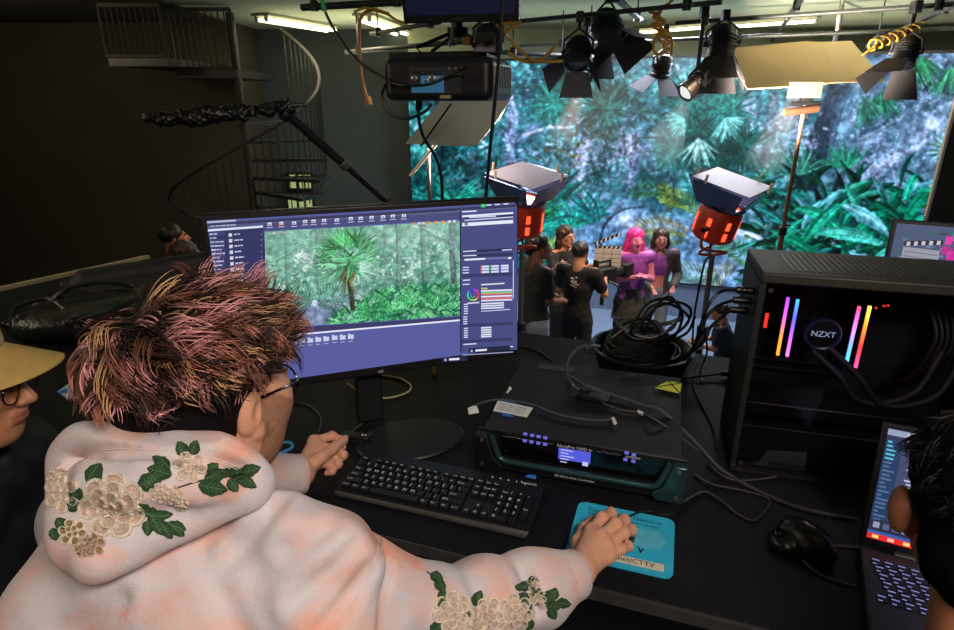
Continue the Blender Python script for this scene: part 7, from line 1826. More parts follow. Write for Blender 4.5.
cuff(RW-wd*.052, RW-wd*.0+V(.004, .006, 0), .0465, .040); wl = unit(LW_-LEl); cuff(LW_-wl*.055, LW_+wl*.006, .046, .041)
# hood lying on the back
hq = SDF(V(-.66, .42, 2.12), V(-.12, .80, 2.52), .0048)
rim = [(66, 486, .715), (68, 456, .715), (82, 440, .70), (120, 436, .675), (165, 440, .66), (210, 448, .662), (240, 460, .678), (262, 482, .70)]
RP = spline([PD(*p) for p in rim], 60); hq.chain(RP, np.linspace(.0185, .0165, len(RP)), .006)
rim2 = [(70, 484, .692), (98, 470, .660), (150, 470, .640), (205, 478, .644), (250, 490, .676)]
RP = spline([PD(*p) for p in rim2], 50); hq.chain(RP, np.full(len(RP), .0185), .006)
for u_ in np.linspace(0, 1, 17):
    lp = spline([PD(72, 480, .684), PD(69, 518, .662), (PD(77, 546, .640)), PD(97, 560, .622)], 24); lpt = lp[int(round(u_*(len(lp)-1)))]
    rp_ = PD(254, 486, .682)*(1-u_)+PD(98, 560, .622)*u_; n_ = max(2, int(13*(1-u_))+1)
    for w_ in np.linspace(0, 1, n_):
        p_ = lpt*(1-w_)+rp_*w_; bulge = .009*math.sin(math.pi*w_)*(1-u_)
        p_ = p_+unit(CAM-p_)*bulge; hq.ell(p_, .0200, None, .012)
# pinched folds
for a_, b_ in (((88, 487, .640), (140, 489, .630)), ((140, 489, .630), (196, 493, .634))): hq.rc(PD(*a_), PD(*b_), .0135, .0135, .02)
gr = spline([PD(*p) for p in ((76, 462, .672), (110, 452, .648), (155, 453, .632), (205, 460, .636), (246, 474, .664))], 40); hq.chain(gr, np.full(len(gr), .0045), .010, True)
hq.rc(PD(98, 470, .66), PD(140, 482, .655), .010, .006, .014, True); hq.rc(PD(70, 470, .68), PD(92, 500, .665), .008, .005, .012, True); hq.rc(PD(75, 548, .64), PD(98, 540, .628), .008, .005, .012, True)
hq.rc(PD(150, 458, .66), PD(240, 480, .665), .006, .004, .010, True)
hq.field(lambda P: .0014*np.sin(P[..., 0]*70+P[..., 2]*40)*np.sin(P[..., 2]*55+P[..., 1]*33))
v, f = hq.mesh(); v = smooth_mesh(v, f, 2, .5)
hood = mesh_obj('hood', v-MO, f, m_fleece, me_, sharp=0)
bvh_k = BVHTree.FromPolygons([Vector(p) for p in v], [tuple(int(i) for i in q) for q in f])
def on_cloth(px, py, off=0.):
    o = Vector(CAM); d = Vector(ray(px, py)).normalized(); best = None
    for b_ in (bvh_k, bvh_h):
        h_ = b_.ray_cast(o, d)
        if h_[0] is not None and (best is None or h_[3] < best[3]): best = h_
    if best is None: return None
    n = np.array(best[1]); n = n if n@(CAM-np.array(best[0])) > 0 else -n
    return np.array(best[0])+n*off, n
# stitched seam along the hood opening
P = [on_cloth(x, y, .0005) for x, y in ((72, 470), (84, 458), (104, 450), (130, 449), (160, 450), (190, 453), (220, 460), (244, 470), (258, 482))]; P = [p[0] for p in P if p]
for o_ in (0., .0035): MB().tube(spline(np.array(P)+V(0, 0, -o_), 60)-MO, .0006, seg=5).build('seam', hood, mat('seam_thread', (226, 206, 196), .9))
# stitched seam of the sleeve
for dx in (0, 3.2):
    P = [on_cloth(x+dx, y, .0006) for x, y in ((379, 538), (378, 548), (373, 562), (366, 576), (358, 590), (350, 603), (344, 616), (339, 628), (337, 640))]; P = [p[0] for p in P if p]
    if len(P) > 3: MB().tube(spline(P, 40)-MO, .0006, seg=5).build('seam', hoodie, mat('seam_thread', (226, 206, 196), .9))
# embroidery
m_cream = mat('cream_embroidery', (240, 228, 204), .8, noise=.2, ns=160, bump=.5, bs=500)
m_taupe = mat('taupe_embroidery', (212, 186, 170), .85, noise=.25, ns=160, bump=.5, bs=500)
m_leafd = mat('green_embroidery', (40, 76, 44), .8, noise=.3, ns=200, bump=.5, bs=500)
m_leafl = mat('pale_green_thread', (86, 120, 74), .8)
m_gold = mat('olive_gold_thread', (150, 128, 84), .8, noise=.3, ns=200, bump=.5, bs=500)
def petal_shape(g, c, ang, ln, wd_, h0, h1, m, mr, n=9, rim=.27, leaf=False):
    """a padded petal drawn around c (pixels), lying on the cloth with a raised rim"""
    pts = []
    for k in range(n*2):
        t = k/(n*2)*2*math.pi; x = ln*.5*(1+math.cos(t)); y = wd_*.5*math.sin(t)*(1+.25*math.cos(t)); pts.append((x, y if not leaf else wd_*.56*math.copysign(abs(math.sin(t))**1.5, math.sin(t))*(1.12-.3*math.cos(t))*(1+.07*math.sin(9*t))))
    pts = np.array(pts); ca, sa = math.cos(ang), math.sin(ang)
    def place(x, y, off):
        r = on_cloth(c[0]+x*ca-y*sa, c[1]+x*sa+y*ca, off); return None if r is None else r[0]
    cx = pts.mean(0); V0, V1, V2, V3 = [], [], [], []
    for p in pts:
        a = place(p[0], p[1], .0002); b = place(*(cx+(p-cx)*.97), h1); d = place(*(cx+(p-cx)*(1-rim)), h1*.92); e2 = place(*(cx+(p-cx)*(1-rim-.10)), h0)
        if a is None or b is None or d is None or e2 is None: return
        V0.append(a); V1.append(b); V2.append(d); V3.append(e2)
    cc = place(cx[0], cx[1], h0*1.1)
    if cc is None: return
    N_p = len(pts); vs = np.array(V0+V1+V2+V3+[cc])-MO
    if np.ptp(vs, axis=0).max() > .12: return
    g.raw(vs, [(i, (i+1) % N_p, N_p+(i+1) % N_p, N_p+i) for i in range(N_p)]+[(N_p+i, N_p+(i+1) % N_p, 2*N_p+(i+1) % N_p, 2*N_p+i) for i in range(N_p)], mr)
    g.raw(vs, [(2*N_p+i, 2*N_p+(i+1) % N_p, 3*N_p+(i+1) % N_p, 3*N_p+i) for i in range(N_p)]+[(3*N_p+i, 3*N_p+(i+1) % N_p, 4*N_p) for i in range(N_p)], m)
def flower(cx, cy, R_, rings, par, sq=1., a0=0., m=None, mr=None):
    g = MB([m_taupe, m_cream]); lift = .0006
    for k, (rf, n, ln, wd_) in enumerate(rings):
        for i in range(n):
            a = a0+k*.4+2*math.pi*i/n; px = cx+R_*rf*math.cos(a); py = cy+R_*rf*math.sin(a)*sq
            petal_shape(g, (px, py), a+rng.normal()*.08, R_*ln, R_*wd_, lift+.0006, lift+.0022, m or m_taupe, mr or m_cream)
        lift += .0016
    g.build('embroidered_flower', par)
def sprig(leaves, par, stem=None):
    g = MB([m_leafd, m_leafl])
    for x, y, a, ln, wd_ in leaves:
        petal_shape(g, (x, y), R(a), ln*1.08, wd_*1.05, .0022, .0012, m_leafd, m_leafd, rim=.2, leaf=True, n=14)
        P = []
        for t in np.linspace(.04, .94, 7):
            q_ = on_cloth(x+math.cos(R(a))*ln*t, y+math.sin(R(a))*ln*t, .0030)
            if q_: P.append(q_[0]-MO)
        if len(P) > 3: g.tube(P, .0005, m_leafl, seg=5)
        for t in (.3, .45, .6, .75):
            for sg in (-1, 1):
                P = []
                for w_ in (0, .5, 1):
                    bx, by = x+math.cos(R(a))*ln*(t+.12*w_), y+math.sin(R(a))*ln*(t+.12*w_); nx_, ny_ = -math.sin(R(a)), math.cos(R(a))
                    q_ = on_cloth(bx+nx_*sg*wd_*.36*w_, by+ny_*sg*wd_*.36*w_, .0027)
                    if q_: P.append(q_[0]-MO)
                if len(P) == 3: g.tube(P, .0003, m_leafl, seg=4)
    if stem:
        P = [on_cloth(x, y, .0014) for x, y in stem]; P = [p[0]-MO for p in P if p]
        if len(P) > 2: g.tube(spline(P, 24), .0009, m_leafd, seg=5)
    g.build('embroidered_leaves', par)
BIG = [(.38, 7, .70, .70), (.22, 6, .58, .56), (.08, 5, .40, .42), (.0, 3, .24, .24)]
SM = [(.28, 6, .75, .62), (.08, 4, .42, .40)]
sprig([(88, 483, -55, 22, 13), (84, 492, 165, 14, 9), (150, 478, -30, 0.1, .1)], hood)
sprig([(147, 488, -60, 16, 12), (138, 487, -25, 26, 14), (146, 511, 20, 14, 9), (150, 513, 60, 24, 11), (160, 521, 55, 20, 10), (168, 522, 40, 20, 10), (152, 516, -5, 20, 8), (170, 524, 20, 16, 9), (140, 505, 45, 14, 9), (148, 520, 90, 15, 9)], hood, [(140, 503), (155, 515), (172, 526)])
sprig([(172, 475, 195, 24, 12), (170, 469, 215, 20, 10), (186, 456, -120, 15, 10), (192, 455, -70, 14, 9), (206, 472, -35, 14, 8), (198, 485, 10, 28, 13), (204, 480, -20, 24, 11), (228, 477, -30, 16, 9), (228, 480, 50, 14, 9), (240, 473, -15, 20, 10), (236, 476, 30, 22, 9), (222, 478, -60, 11, 7)], hood, [(176, 488), (196, 482), (215, 478), (246, 472)])
sprig([(58, 518, 60, 14, 9), (70, 512, -60, 14, 9), (54, 528, 80, 12, 8)], hood)
flower(113, 506, 32, BIG, hood, .95, .3)
flower(190, 467, 16.5, SM, hood, .95, .2)
flower(63, 494, 17, SM, hood, 1.5, .5); flower(58, 478, 9, SM, hood, 1.3, .9)
flower(74, 533, 14, SM, hood, .9, .2, m_gold, m_cream); flower(93, 545, 13, SM, hood, .7, .8, m_gold, m_taupe); flower(84, 550, 8, SM, hood, .7, .1, m_gold, m_taupe)
flower(160, 492, 10, SM, hood, .8, .3); flower(174, 494, 9, SM, hood, .9, .8); flower(182, 503, 7, SM, hood, .9, .1); flower(203, 486, 7, SM, hood, .8, .1) if False else None
# sleeve embroidery
flower(452, 612, 19, BIG, hoodie, 1.1, .2); flower(489, 615, 17, BIG, hoodie, 1.0, .6); flower(514, 612, 17, BIG, hoodie, 1.1, .1); flower(537, 597, 9, SM, hoodie, 1.0, .4); flower(534, 584, 7, SM, hoodie, 1.0, .4); flower(470, 628, 12, SM, hoodie, 1., .0)
sprig([(430, 574, 25, 13, 8), (436, 580, 55, 14, 8), (441, 590, 75, 14, 8), (446, 602, 160, 10, 7), (440, 622, 120, 16, 10), (474, 606, -65, 16, 9), (470, 614, 160, 8, 6)], hoodie, [(426, 572), (438, 582), (446, 602), (448, 618)])
sprig([(523, 588, 190, 8, 6), (524, 592, 100, 12, 9), (526, 600, 85, 14, 8), (520, 590, -40, 12, 8), (545, 604, -60, 16, 10), (546, 606, 0, 14, 9), (552, 600, -75, 12, 8), (556, 602, 10, 14, 8), (549, 608, 60, 12, 8), (540, 600, -100, 12, 7), (528, 580, 0, 10, 6), (530, 618, 100, 12, 8)], hoodie, [(528, 580), (540, 596), (556, 604)])

# hair: dark cropped base and long tousled strands
def on_head(x, y, z): return MT+MA@V(x, y, z)
cap_ = SDF(MT-V(.17, .18, .14), MT+V(.17, .18, .2), .004)
cap_.ell(on_head(0, -.020, .050), V(.0835, .103, .0885), MA, .01); cap_.ell(on_head(0, -.045, -.02), V(.072, .070, .055), MA, .03)
cap_.ell(on_head(0, .12, -.055), V(.085, .095, .105), MA, .01, True)
for x in (-1, 1): cap_.ell(on_head(x*.088, .012, -.012), V(.03, .028, .036), MA, .006, True)
cap_.ell(on_head(0, -.05, -.13), V(.09, .09, .065), MA, .006, True)
v, f = cap_.mesh(); v = smooth_mesh(v, f, 1)
m_crop = mat('cropped_black_brown_hair', (17, 13, 13), .85, noise=.4, ns=240, bump=.5, bs=600, spec=.15)
hair_root = mesh_obj('hair', v-MO, f, m_crop, me_, sharp=0)
def strands(name, par, O, n_cl, per, seedv, rootfn, palette, r0=.0011, seg=9, wild=1.):
    rg = np.random.default_rng(seedv); allv, allf, allc = [], [], []; nb_ = 0
    for ci in range(n_cl):
        root, nrm, dirv, ln, gid = rootfn(rg)
        if root is None: continue
        curl = rg.normal(size=3)*.5*wild; pal = palette[rg.choice(len(palette), p=[p[0] for p in palette])]
        cr_, ct_ = lina(pal[1]), lina(pal[2])
        t = np.linspace(0, 1, seg)
        d0 = unit(nrm*(.62 if wild > .9 else .5)+dirv*.85+rg.normal(size=3)*.16); d1 = unit(dirv+curl*.55+V(0, 0, -.38)-nrm*.28)
        path = [root]
        for k in range(1, seg):
            d = unit(d0*(1-t[k])**1.4+d1*t[k]*1.1+.22*wild*np.array([math.sin(5*t[k]+ci), math.cos(4*t[k]+2*ci), math.sin(6*t[k]+3*ci)])); path.append(path[-1]+d*ln/(seg-1))
        path = np.array(path); T = np.gradient(path, axis=0); T /= np.linalg.norm(T, axis=1)[:, None]
        for j in range(per):
            off = rg.normal(size=3); off -= nrm*(off@nrm); off *= .0075
            L = rg.uniform(.7, 1.12); br = rg.uniform(.7, 1.3)
            conv = (1-.60*t**1.2)[:, None]; p = root+off+(path-root)*L+off*(conv-1)+rg.normal(size=3)*.0034*t[:, None]**1.5
            # keep outside of the skull
            q = (p-on_head(0, -.018, .048))@MA if par is hair_root else None
            if q is not None:
                e = np.linalg.norm(q/V(.086, .106, .092), axis=1); wsp = .16 if (ci % 7 == 0) else 0.; lim = 1.12+wsp+.36*np.clip(q[:, 2]/.09, 0, 1)+.16*np.clip(q[:, 1]/.1, 0, 1); q = q/np.minimum(e, 1)[:, None]; e2 = np.maximum(e, 1); q = q*(np.minimum(e2, lim+.16*(1-np.exp(-np.maximum(e2-lim, 0)/.16)))/e2)[:, None]; p = on_head(0, -.018, .048)+q@MA.T
            n_ = unit(np.cross(T[0], nrm)+1e-3); b_ = np.cross(T, n_); b_ /= np.maximum(np.linalg.norm(b_, axis=1)[:, None], 1e-6)
            w = (r0*rg.uniform(.6, 1.15)*(1-t)**.55+.00012)[:, None]
            ring = np.stack([p+n_*w, p-n_*w*.5+b_*w*.87, p-n_*w*.5-b_*w*.87], 1).reshape(-1, 3)
            allv.append(ring); base = nb_+3*np.arange(seg-1)[:, None]
            for s0 in range(3):
                s1 = (s0+1) % 3; allf.append(np.concatenate([base+s0, base+s1, base+3+s1, base+3+s0], 1))
            mixv = np.clip((t-.22)/.55, 0, 1)[:, None]; c = (cr_*(1-mixv)+ct_*mixv)*br
            allc.append(np.repeat(c, 3, axis=0)); nb_ += seg*3
    return mesh_obj(name, np.vstack(allv)-O, np.vstack(allf), mat('tousled_hair', (120, 80, 70), .38, noise=.05, ns=50, attr='Col', spec=.4), par, sharp=0, cols=np.clip(np.vstack(allc), 0, 1))
def main_roots(rg):
    if rg.random() < .05:      # side locks falling over the top of the ear
        n = unit(V(rg.choice([-1, 1])*1., rg.uniform(-.25, .62), rg.uniform(-.12, .35))); return on_head(*(V(0, -.018, .048)+n*V(.083, .103, .089))), MA@n, MA@unit(V(0, rg.uniform(-.25, .25), -1)), rg.uniform(.020, .034), 0
    u = rg.uniform(-1, 1); th = rg.uniform(0, 2*math.pi); z = rg.uniform(-.30, 1); r = math.sqrt(1-z*z); n = V(r*math.cos(th), r*math.sin(th), z)
    if n[1] > .78 and z < .35: n[2] = abs(n[2])+.3; n = unit(n)
    if z < -.02 or (z < .06 and n[1] > -.25): return None, None, None, None, None
    p = V(0, -.018, .048)+n*V(.083, .103, .089); crown = unit(V(-.25, -.55, .80)); nl = n
    away = unit(n-crown*(n@crown)+1e-3)
    swirl = np.cross(crown, away)
    d = unit(away*.9+swirl*.45+V(.35, .25, -.05)*max(z, 0)+rg.normal(size=3)*.28)
    ln = rg.uniform(.046, .084)*(1.12 if z > .25 else .72)
    return on_head(*p), MA@n, MA@d, ln, 0
pal = [(.38, (18, 13, 12), (52, 34, 28)), (.22, (26, 19, 17), (124, 80, 60)), (.16, (48, 30, 28), (240, 168, 166)), (.12, (52, 36, 28), (226, 176, 126)), (.12, (40, 26, 24), (204, 132, 112))]
strands('hair_strands', hair_root, MO, 980, 11, 11, main_roots, pal, .0011, 11)
def clear_mat():
    m = bpy.data.materials.new('clear_lens'); m.use_nodes = True; N, L = m.node_tree.nodes, m.node_tree.links
    N.remove(N['Principled BSDF']); o = N['Material Output']; t = N.new('ShaderNodeBsdfTransparent'); g = N.new('ShaderNodeBsdfGlossy'); g.inputs['Roughness'].default_value = .03
    mx = N.new('ShaderNodeMixShader'); mx.inputs[0].default_value = .06; L.new(t.outputs[0], mx.inputs[1]); L.new(g.outputs[0], mx.inputs[2]); L.new(mx.outputs[0], o.inputs[0]); return m
m_clear = clear_mat()
def glasses(parent, T, A, O, sc=1., m=None):
    g = thing_part = None; p = lambda x, y, z: np.asarray(T)+A@(V(x, y, z)*sc)-O
    m = m or m_gloss; fr = MB()
    for x in (-1, 1):
        fr.tube([p(x*.034+.025*math.cos(a), .112-.004*abs(math.cos(a)), .006+.021*math.sin(a)) for a in np.linspace(0, 2*math.pi, 25)], .0016*sc, seg=6)
    fr.tube([p(-.010, .115, .012), p(0, .118, .015), p(.010, .115, .012)], .0016*sc, seg=6)
    o = fr.build('glasses', parent, m)
    for x in (-1, 1):
        MB().tube([p(x*.060, .107, .014), p(x*.074, .09, .016), p(x*.081, .02, .018), p(x*.080, .0, .018)], .0018*sc, seg=6).build('temple', o, m)
        MB().lathe([(0, 0), (.023*sc, 0), (.023*sc, .0012), (0, .0012)], p(x*.034, .111, .006), ax=A@V(0, 1, 0), seg=22).build('lens', o, m_clear)
    return o
glasses(me_, MT, MA, MO)
tR_ = [(f_[-1], unit(f_[-1]-f_[-2]), V(0, 0, 1), .0085) for f_ in fL[:1]]+[(tL[-1], unit(tL[-1]-tL[-2]), unit(V(.2, -.5, 1)), .0095)]
nails(me_, MO, tR_, mat('fingernail_pink', (226, 176, 158), .35))
tro = SDF((-.85, -.02, DECK), (.0, 1.25, 2.1), .011)
for q, k_, a_ in zip((PV+tr*.09, PV-tr*.09), KN, AN): tro.chain([q, k_, a_+V(0, 0, .02)], [.100, .078, .060], .03)
v, f = tro.mesh(); mesh_obj('trousers', v-MO, f, m_navyp, me_, sharp=0)

# ---- capped person at the far left ----
CA = rotz(R(-80))@rotx(R(-7)); CT = V(-.906, .93, 2.404)
s = SDF(CT-V(.17, .19, .22), CT+V(.17, .19, .2), .0034); add_head(s, CT, CA, 1.0, True); s.ell(CT+CA@V(0, .03, -.07), V(.066, .06, .05), CA, .03); h1_ = s.mesh(); h1_ = (smooth_mesh(*h1_, 1, .4), h1_[1])
cf = V(.985, .17, 0); cl_ = V(-.17, .985, 0)
b2_ = SDF((-1.45, .3, DECK), (-.35, 1.5, 2.4), .012)
cN = CT+V(-.05, -.0, -.15); cP = V(-1.02, .86, 1.86)
def c_torso(s, g=0.):
    for x in (-1, 1): s.chain([cP+cl_*x*.08, cN+V(-.06, 0, -.22)+cl_*x*.09, cN+V(-.03, 0, -.07)+cl_*x*.08], [.12+g, .115+g, .09+g], .06)
    for x in (-1, 1): s.rc(cN+V(-.02, 0, -.06), cN+V(.0, 0, -.11)+cl_*x*.185, .07+g, .068+g, .05)
c_torso(b2_, -.012)
cS = [cN+V(0, 0, -.11)+cl_*x*.185 for x in (-1, 1)]; cE = [cN+V(.10, 0, -.33)+cl_*x*.23 for x in (-1, 1)]; cW = [V(-.74, .80, 1.98), V(-.70, 1.02, 1.98)]
for a_, b_, c2 in zip(cS, cE, cW): b2_.chain([a_, b_, c2], [.052, .04, .028], .02); b2_.rc(c2, c2+V(.06, .01, -.02), .03, .022, .01)
for x in (-1, 1):
    k_ = cP+cf*.40+cl_*x*.10; b2_.chain([cP+cl_*x*.09, k_, V(k_[0]+.02, k_[1], DECK+.08)], [.085, .062, .042], .03); b2_.rc(V(k_[0]+.02, k_[1], DECK+.045), V(k_[0]+.14, k_[1]+.01, DECK+.035), .04, .032, .02)
v, f = join_meshes([b2_.mesh(), h1_]); CO = V(-1.02, .9, DECK)
cp_ = mesh_obj('person', v, f, m_skin, None, CO, sharp=0, cols=paint_head(v, CT, CA, 1., (204, 142, 104), lips=(176, 98, 86), brow=(34, 26, 24)))
tag(cp_, 'person in a tan cap, glasses and black jacket at the far left edge', 'person')
jk = SDF((-1.5, .3, 1.75), (-.35, 1.5, 2.4), .009); c_torso(jk, .012)
for a_, b_, c2 in zip(cS, cE, cW): jk.chain([a_, b_, c2], [.070, .060, .046], .03)
jk.rc(cN+V(.0, 0, -.05), cN+V(.02, 0, .0), .075, .07, .03); jk.ell(cN+V(.06, 0, .03), V(.07, .06, .07), None, .02, True)
jk.field(lambda P: .004*np.sin(P[..., 2]*60+P[..., 1]*30)*np.sin(P[..., 1]*50))
v, f = jk.mesh(); v = smooth_mesh(v, f, 1); mesh_obj('jacket', v-CO, f, mat('black_jacket_cloth', (20, 20, 23), .75, bump=.1, bs=200), cp_, sharp=0)
cq_ = lambda x, y, z: CT+CA@V(x, y, z)
s = SDF(CT-V(.16, .18, .15), CT+V(.16, .18, .2), .004); s.ell(cq_(0, -.022, .04), V(.082, .102, .082), CA, .01); s.ell(cq_(0, -.05, -.02), V(.072, .068, .06), CA, .03); s.ell(cq_(0, .115, -.05), V(.084, .09, .11), CA, .008, True)
for x in (-1, 1): s.ell(cq_(x*.088, .008, -.008), V(.03, .026, .038), CA, .006, True)
v, f = s.mesh(); mesh_obj('hair', v-CO, f, m_crop, cp_, sharp=0)
m_tan = mat('tan_cap_cotton', (196, 164, 92), .8, noise=.08, ns=60, bump=.15, bs=500); m_tanl = mat('stone_cap_cotton', (190, 174, 130), .8, noise=.08, ns=60, bump=.15, bs=500)
s = SDF(CT-V(.16, .18, .05), CT+V(.16, .18, .24), .004); s.ell(cq_(0, -.028, .070), V(.092, .108, .084), CA, 0); s.ell(cq_(0, -.028, .065), V(.088, .104, .080), CA, 0, True); s.cut(cq_(0, 0, .058), CA@V(0, .10, -1))
v, f = s.mesh(); v = smooth_mesh(v, f, 1); capo = mesh_obj('cap', v-CO, f, m_tanl, cp_, sharp=0)
nA, nR = 36, 9; vs = []
for lay in (0, 1):
    for i in range(nA):
        a = (i/(nA-1)-.5)*2*R(80)
        for j in range(nR):
            t = j/(nR-1); x = .088*math.sin(a)*(1+.10*t); y = -.028+.103*math.cos(a)+.100*t*(math.cos(a*.92)**.55 if math.cos(a*.92) > 0 else 0)
            z = .072-.018*t-2.6*x*x+.0-.0035*lay-.05*(1-math.cos(a))*.2; vs.append(cq_(x, y, z))
fs = []; n_ = nA*nR
for i in range(nA-1):
    for j in range(nR-1):
        a = i*nR+j; fs.append((a, a+1, a+nR+1, a+nR)); fs.append((n_+a, n_+a+nR, n_+a+nR+1, n_+a+1))
for i in range(nA-1): a = i*nR+nR-1; fs.append((a, n_+a, n_+a+nR, a+nR))
mesh_obj('brim', np.array(vs)-CO, fs, m_tan, capo, sharp=60)
MB().tube([cq_(.0915*math.sin(a), -.028+.1065*math.cos(a), .064-.006*math.cos(a)) -CO for a in np.linspace(-R(100), R(100), 40)], .0022, seg=6).build('band_stitching', capo, mat('cap_band_brown', (110, 92, 58), .8))
glasses(cp_, CT, CA, CO)

# ---- dark haired person at the right edge ----
DA = rotz(R(-24))@rotx(R(-18)); DT = V(.612, .585, 2.388)
s = SDF(DT-V(.17, .19, .22), DT+V(.17, .19, .2), .0036); add_head(s, DT, DA, 1.0, True); s.ell(DT+DA@V(-.093, -.008, .0), V(.011, .018, .030), DA@rotz(.35), .006); h1_ = s.mesh(); h1_ = (smooth_mesh(*h1_, 1, .4), h1_[1])
df = V(.41, .91, 0); dr = V(.91, -.41, 0); dN = DT+V(-.0, -.075, -.15); dP = V(.50, .14, 1.86)
b3_ = SDF((.1, -.3, DECK), (1.25, 1.1, 2.35), .012)
def d_torso(s, g=0.):
    for x in (-1, 1): s.chain([dP+dr*x*.08, dP*.45+dN*.55+dr*x*.085-V(0, .03, .03), dN+V(0, -.03, -.09)+dr*x*.07], [.11+g, .10+g, .085+g], .06)
    for x in (-1, 1): s.rc(dN+V(0, -.02, -.07), dN+V(0, -.02, -.12)+dr*x*.17, .06+g, .06+g, .05)
d_torso(b3_, -.012)
for x in (-1, 1):
    a_ = dN+V(0, -.02, -.12)+dr*x*.17; e2 = a_+dr*x*.05+V(.02, .02, -.26)+df*.05; w2 = (V(.80, .66, 2.10) if x < 0 else V(.98, .60, 2.10)); w2 = V(.86, .55, 2.0) if x < 0 else V(1.0, .45, 2.0)
    b3_.chain([a_, e2, w2], [.05, .04, .028], .02); k_ = dP+df*.36+dr*x*.10; b3_.chain([dP+dr*x*.09, k_, V(k_[0], k_[1]+.03, DECK+.08)], [.082, .06, .04], .03); b3_.rc(V(k_[0], k_[1]+.02, DECK+.045), V(k_[0]+.05, k_[1]+.13, DECK+.035), .04, .032, .02)
v, f = join_meshes([b3_.mesh(), h1_]); DOo = V(.55, .25, DECK)
dp_ = mesh_obj('person', v, f, m_skin, None, DOo, sharp=0, cols=paint_head(v, DT, DA, 1., (186, 120, 82)))
tag(dp_, 'black haired person leaning over the laptop at the right edge', 'person')
jk = SDF((.1, -.3, 1.74), (1.25, 1.1, 2.35), .010); d_torso(jk, .010)
for x in (-1, 1):
    a_ = dN+V(0, -.02, -.12)+dr*x*.17; e2 = a_+dr*x*.05+V(.02, .02, -.26)+df*.05; jk.chain([a_, e2], [.064, .055], .03)
v, f = jk.mesh(); v = smooth_mesh(v, f, 1); mesh_obj('shirt', v-DOo, f, m_tee, dp_, sharp=0)
dq = lambda x, y, z: DT+DA@V(x, y, z)
s = SDF(DT-V(.17, .19, .15), DT+V(.17, .19, .22), .004); s.ell(dq(0, -.022, .056), V(.092, .112, .098), DA, .01); s.ell(dq(0, -.05, -.03), V(.080, .072, .065), DA, .03); s.ell(dq(0, .13, -.05), V(.08, .09, .115), DA, .008, True)
for x in (-1, 1): s.ell(dq(x*.100, .002, -.008), V(.040, .034, .046), DA, .006, True)
s.field(lambda P: .0016*np.sin(P[..., 0]*190+P[..., 2]*60)*np.sin(P[..., 1]*170+P[..., 2]*50))
v, f = s.mesh(); hr = mesh_obj('hair', v-DOo, f, mat('black_hair', (9, 8, 8), .9, noise=.4, ns=240, bump=.4, bs=600, spec=.1), dp_, sharp=0)
def d_roots(rg):
    th = rg.uniform(0, 2*math.pi); z = rg.uniform(-.4, 1); r = math.sqrt(1-z*z); n = V(r*math.cos(th), r*math.sin(th), z)
    if (n[1] > .5 and z < .3) or (abs(n[0]) > .7 and z < .15 and n[1] > -.45): return None, None, None, None, None
    d = unit(V(n[0]*.3, n[1]*.3+.2, -.6)+rg.normal(size=3)*.3); return dq(*(V(0, -.022, .056)+n*V(.091, .111, .097))), DA@n, DA@d, rg.uniform(.02, .034), 0
strands('hair_strands', hr, DOo, 260, 9, 5, d_roots, [(1., (10, 8, 8), (16, 13, 12))], .0008, 6, .5)
# office chairs under them
def chair(label, p, yaw, hz=.44, group=None):
    t = thing('office_chair', label, 'chair', (p[0], p[1], DECK), yaw, group)
    MB().box((0, 0, hz), (.46, .44, .07)).build('seat', t, m_tee, bevel=.03, bseg=3)
    MB().box((0, -.245, hz+.36), (.40, .05, .30)).build('backrest', t, m_tee, bevel=.02, bseg=3) if False else None
    MB().cyl((0, 0, .07), (0, 0, hz-.03), .025).build('gas_column', t, m_black)
    for k in range(5):
        a = 2*math.pi*k/5; x, y = .27*math.cos(a), .27*math.sin(a)
        lg = MB().tube([(0, 0, .09), (x, y, .065)], .018).build('leg', t, m_plas); MB().cyl((x-.012, y, .028), (x+.012, y, .028), .028).build('caster', lg, m_plas)
    return t
chair('black backless office stool under the person with pink streaked hair', PV[:2], R(-15), .385)
# ================= lamps of the room, with assumed keys and added fill lights =================
def area(name, loc, to, size, power, col=(255, 255, 255), sy=None):
    l = bpy.data.lights.new(name, 'AREA'); l.energy = power; l.color = lin(col); l.size = size
    if sy: l.shape = 'RECTANGLE'; l.size_y = sy
    o = bpy.data.objects.new(name, l); COL.objects.link(o); o.location = Vector(loc)
    o.rotation_euler = (Vector(to)-Vector(loc)).to_track_quat('-Z', 'Y').to_euler(); return o
def spot(name, loc, to, power, col, ang=40, blend=.4, r=.06):
    l = bpy.data.lights.new(name, 'SPOT'); l.energy = power; l.color = lin(col); l.spot_size = R(ang); l.spot_blend = blend; l.shadow_soft_size = r
    o = bpy.data.objects.new(name, l); COL.objects.link(o); o.location = Vector([float(v) for v in loc])
    o.rotation_euler = (Vector([float(v) for v in to])-Vector([float(v) for v in loc])).to_track_quat('-Z', 'Y').to_euler(); return o
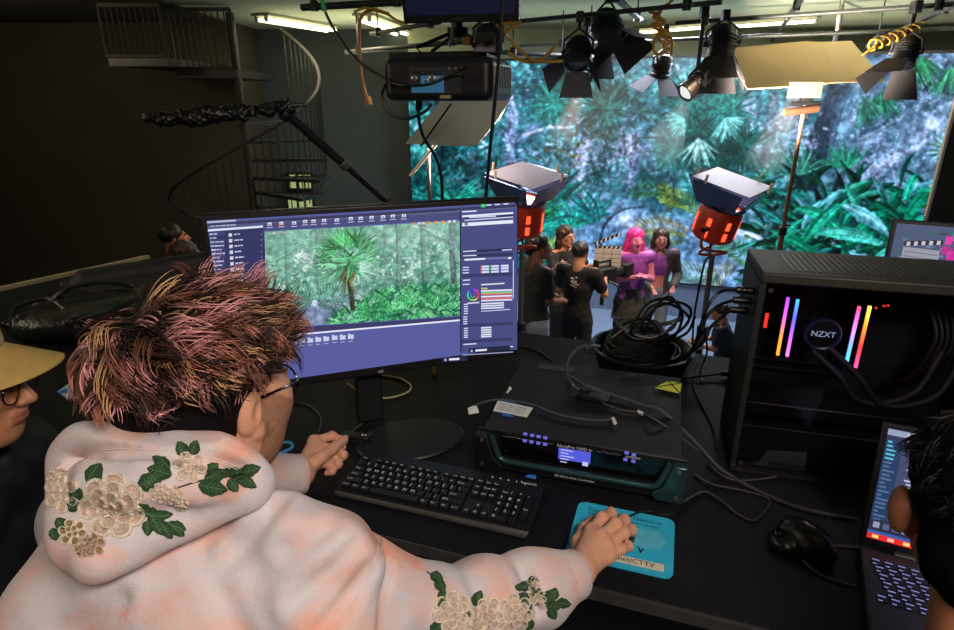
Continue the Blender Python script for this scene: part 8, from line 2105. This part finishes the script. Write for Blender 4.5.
area('assumed_deck_key', (.5, -.5, 3.72), (-.15, .8, 2.1), .9, 51, (255, 238, 228), .5)  # overhead key assumed above the deck; no ceiling fixture is built here
area('grid_lamp_left', (-1.9, 7.4, 3.64), (-1.9, 7.4, 0), 1.4, 22, (255, 240, 200), .25)
area('grid_lamp_right', (2.4, 6.9, 3.64), (2.4, 6.9, 0), 2.6, 190, (236, 240, 255), .25)
# the two red lamps shine up at the boards
for px_, py_, to, pw in ((717, 200, PY(805, 65, 5.45), 1150), (523, 195, PY(448, 126, 4.55), 2300)):
    q_ = PY(px_, py_, 4.72)+V(0, 0, .42); spot('red_lamp_beam', q_, to, pw, (255, 238, 216), 60, .6, .10)
spot('warm_key', PY(720, 50, 5.2)+V(0, -.4, 0), PY(600, 270, 6.0), 240, (255, 214, 176), 50, .6, .15)  # warm spot assumed near the hung lamps, aimed at the crew
spot('magenta_key', PY(662, 60, 5.2), PY(634, 252, 6.3), 110, (255, 80, 225), 13, .5, .08)  # magenta spot assumed near the hung lamps to tint the actresses
spot('assumed_corner_spot', (-1.4, 5.7, 2.3), PY(176, 244, 5.3), 14, (255, 160, 90), 40, .6, .08)  # assumed warm spot on the two far left faces; no lamp is built

def wash(name, loc, sx, sy, power, col):      # added upward fill that brightens the ceiling; no lamp hangs here
    o = area(name, loc, (loc[0], loc[1]+.001, 9), sx, power, col, sy); o.rotation_euler = (math.pi, 0, 0); return o
wash('ceiling_wash_right', (2.6, 7.4, 3.30), 5.0, 1.4, 11, (244, 252, 232))
wash('ceiling_wash_left', (-1.4, 7.9, 3.20), 1.6, 1.2, 12, (255, 246, 206))
area('side_fill', (-3.6, 1.2, 3.6), (-1.6, 2.6, 2.1), .8, 13, (255, 236, 200), .3)  # unseen fill added to lift the bags and left table
area('drape_fill', (-4.6, 5.2, 3.65), (-4.4, 8.2, 2.8), .8, 15, (255, 236, 190), .3)  # unseen fill added to brighten the drape-coloured wall
for a_, b_, r_, c_, w_ in HAZE: spot('haze_lamp', a_-unit(b_-a_)*.02, b_, w_, c_, 2*math.degrees(math.atan(r_/np.linalg.norm(b_-a_)))+4, .5, .02)
